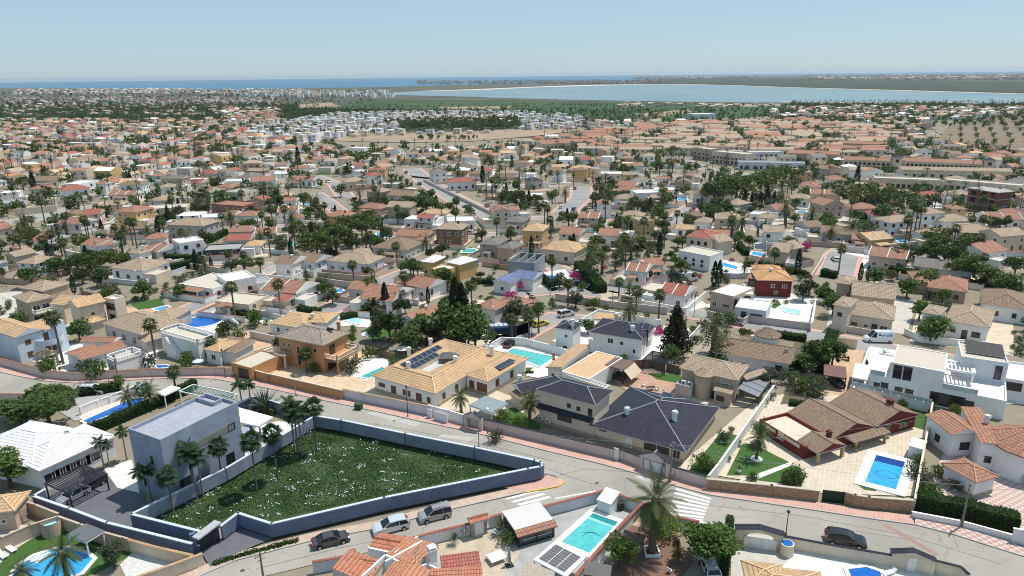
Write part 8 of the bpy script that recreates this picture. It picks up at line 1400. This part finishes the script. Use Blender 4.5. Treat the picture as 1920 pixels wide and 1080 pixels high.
def addfar(kind,x,y,h):
    n=70; s=h/5.
    if kind=='palm':
        q=[]; top=np.array([x,y,h])
        for i in range(16): a=i*.39*2.4; el=random.uniform(-.5,1.1); d=np.array([math.cos(a)*math.cos(el),math.sin(a)*math.cos(el),math.sin(el)]); sd_=np.array([-d[1],d[0],0])*.28; q.append([top,top+d*1.2-sd_,top+d*2.2-np.array([0,0,.5]),top+d*1.2+sd_])
        fq.setdefault('palm',[]).append(np.array(q)); w0=.22; fq.setdefault('trunk',[]).append(np.array([[[x-w0,y,0],[x+w0,y,0],[x+w0*.7,y,h],[x-w0*.7,y,h]],[[x,y-w0,0],[x,y+w0,0],[x,y+w0*.7,h],[x,y-w0*.7,h]]])); return
    cs=[];rs=[]
    for i in range(5): a=i*2.4+x; cs.append((x+.9*s*math.cos(a),y+.9*s*math.sin(a),h*(.4+.12*i))); rs.append(1.15*s*random.uniform(.7,1.1))
    fq.setdefault(kind,[]).append(clumps(cs,rs,14/s**2 if s>.5 else 20,.62*s,.85,.7))
for x,y,px,py in spots:
    if inpoly(px,py,ZB) or inpoly(px,py,ZN[3]) or (560<px<1480 and py<205): continue
    if 700<px<1480 and py<(252 if px<1050 else 228) and not inpoly(px,py,ZW) and random.random()<.85: continue
    wz=inpoly(px,py,ZW); rz=inpoly(px,py,ZR)
    if (wz and random.random()<.75) or (rz and random.random()<.35): continue
    i,j=int((x-X0)/CELL),int((y-Y0)/CELL)
    if not(0<=i<NX and 0<=j<NY) or OCC[i,j]: continue
    if 290<py<560 and random.random()<.35: continue
    k=random.random(); dense=math.sin(x*.021+1)*math.sin(y*.017+2)
    if py>520: k=.3+.7*k
    if py>300 and k>.97 and random.random()<.3: kind='cypress'
    elif k<.17: kind='palm'
    elif k<.24: kind='pine' if dense>0 else 'tree'
    elif k<.30: kind='cypress'
    elif k<(.8 if py<330 else .62 if py<400 else .43): kind='tree'
    else: kind='bush'
    h={'palm':random.uniform(4.5,11),'pine':random.uniform(5,9),'cypress':random.uniform(3.5,8),'tree':random.uniform(2.6,5.6),'bush':random.uniform(.9,2.0)}[kind]
    mark_disc(x,y,.9 if kind in('bush','cypress') else 1.8)
    if cnt[kind]<LIM[kind]:
        cnt[kind]+=1; plant({'palm':random.choice(('washi','washi','date')),'tree':random.choice(('broad','broad','olive','bright','broad','dark')),'bush':'bush' if random.random()>.06 else 'bougain'}.get(kind,kind),(x,y),h if kind!='palm' else h,1.25 if kind in('bush','tree','pine') else 1.)
    else: addfar({'palm':'palm','tree':'green','bush':'bush','pine':'pine','cypress':'dark'}[kind],x,y,h if kind!='bush' else h*1.3)
# belts of trees seen as one mass each
def belt(px0,px1,py0,py1,n,kind,h0,h1,poly=None):
    for _ in range(n):
        px,py=random.uniform(px0,px1),random.uniform(py0,py1)
        if poly and not inpoly(px,py,poly): continue
        g=G((px,py)); addfar(kind,g.x,g.y,random.uniform(h0,h1)*max(1,min(3,g.y/1100)))
belt(745,975,228,246,260,'pine',5,9,ZN[0]); belt(0,560,196,214,170,'dark',4,7); belt(1480,1960,204,216,110,'green',3,5); belt(1050,1700,236,292,420,'green',3,5); belt(1050,1700,236,292,160,'palm',5,9); belt(0,430,198,236,480,'pine',4,7); belt(1430,1960,203,240,330,'green',4,8); belt(560,1500,196,206,120,'green',2,4); belt(1310,1490,325,350,0,'pine',6,10); belt(780,900,259,264,25,'green',3,5); belt(0,700,172,196,700,'dark',2,4); belt(1000,1960,195.5,199,130,'dark',2,3)
for r_ in range(9):
    for c_ in range(9):
        t=r_/8; g=G((1800+24*c_-30*(1-t)*0+8*t*c_,224+48*t)); addfar('palm' if r_%2 else 'green',g.x,g.y,5 if r_%2==0 else 7)
for nm,arrs in fq.items():
    q=np.concatenate([a.reshape(-1,4,3) for a in arrs]); m=bark('p') if nm=='trunk' else lm({'palm':'palm','green':'green','bush':'green','pine':'pine','dark':'dark'}[nm],.06)
    o=bpy.data.objects.new({'palm':'far_palms','green':'far_trees','bush':'far_bushes','pine':'far_pines','dark':'far_dark_trees','trunk':'far_palm_trunks'}[nm],qmesh(nm,q,m)); COL.objects.link(o); o['kind']='stuff'
# ------------------------------------------------------------ haze
if HAZE>0:
    b=MB(); b.box((0,9000,-7),(52000,40000,7+H+14)); m,t_,_=nodes('haze_air'); t_.nodes.remove(t_.nodes['Principled BSDF']); pv=t_.nodes.new('ShaderNodeVolumePrincipled'); pv.inputs['Color'].default_value=(.74,.86,.96,1); pv.inputs['Density'].default_value=HAZE; pv.inputs['Anisotropy'].default_value=.3; L(t_,pv.outputs[0],t_.nodes['Material Output'].inputs['Volume'])
    o=b.build('haze',m); o['kind']='stuff'
# ------------------------------------------------------------ labels for the traced and filled repeats: look + nearest landmark
REL=(('right of',1,0),('left of',-1,0),('behind',0,-1),('in front of',0,1),('back right of',.7,-.7),('back left of',-.7,-.7),('front right of',.7,.7),('front left of',-.7,.7))
used={}
def rel(dx,dy):
    l=math.hypot(dx,dy*1.8) or 1; return max(REL,key=lambda r:r[1]*dx/l+r[2]*dy*1.8/l)[0]
cand={}
for o,cat,look,p in REG:
    ls=sorted(LM,key=lambda m:math.hypot(m[0]-p[0],(m[1]-p[1])*1.8))[:5]
    for m in ls: cand.setdefault((look,rel(p[0]-m[0],p[1]-m[1]),m[2]),[]).append((math.hypot(m[0]-p[0],(m[1]-p[1])*1.8),o.name))
for o,cat,look,p in REG:
    if o.get('label'): continue
    best=None
    for m in sorted(LM,key=lambda m:math.hypot(m[0]-p[0],(m[1]-p[1])*1.8))[:5]:
        k=(look,rel(p[0]-m[0],p[1]-m[1]),m[2]); lst=sorted(cand[k]); i=[n for _,n in lst].index(o.name)
        if best is None or i<best[0]: best=(i,k)
    i,k=best; ordn=['','second nearest ','third nearest ','fourth nearest ','fifth nearest ','sixth nearest ','seventh nearest ','eighth nearest ','ninth nearest ','tenth nearest ']
    lb='%s, %s%s %s'%(k[0],ordn[i] if i<10 else '%dth nearest '%(i+1),k[1],k[2])
    o['label']=lb
print('objects',len(bpy.data.objects),'mid',HOUSES,'made',made,'stuff',nstuff,cnt)
for o in bpy.data.objects:
    if o.get('label') and len(o['label'].split())>16: print('LONG',len(o['label'].split()),o['label'])
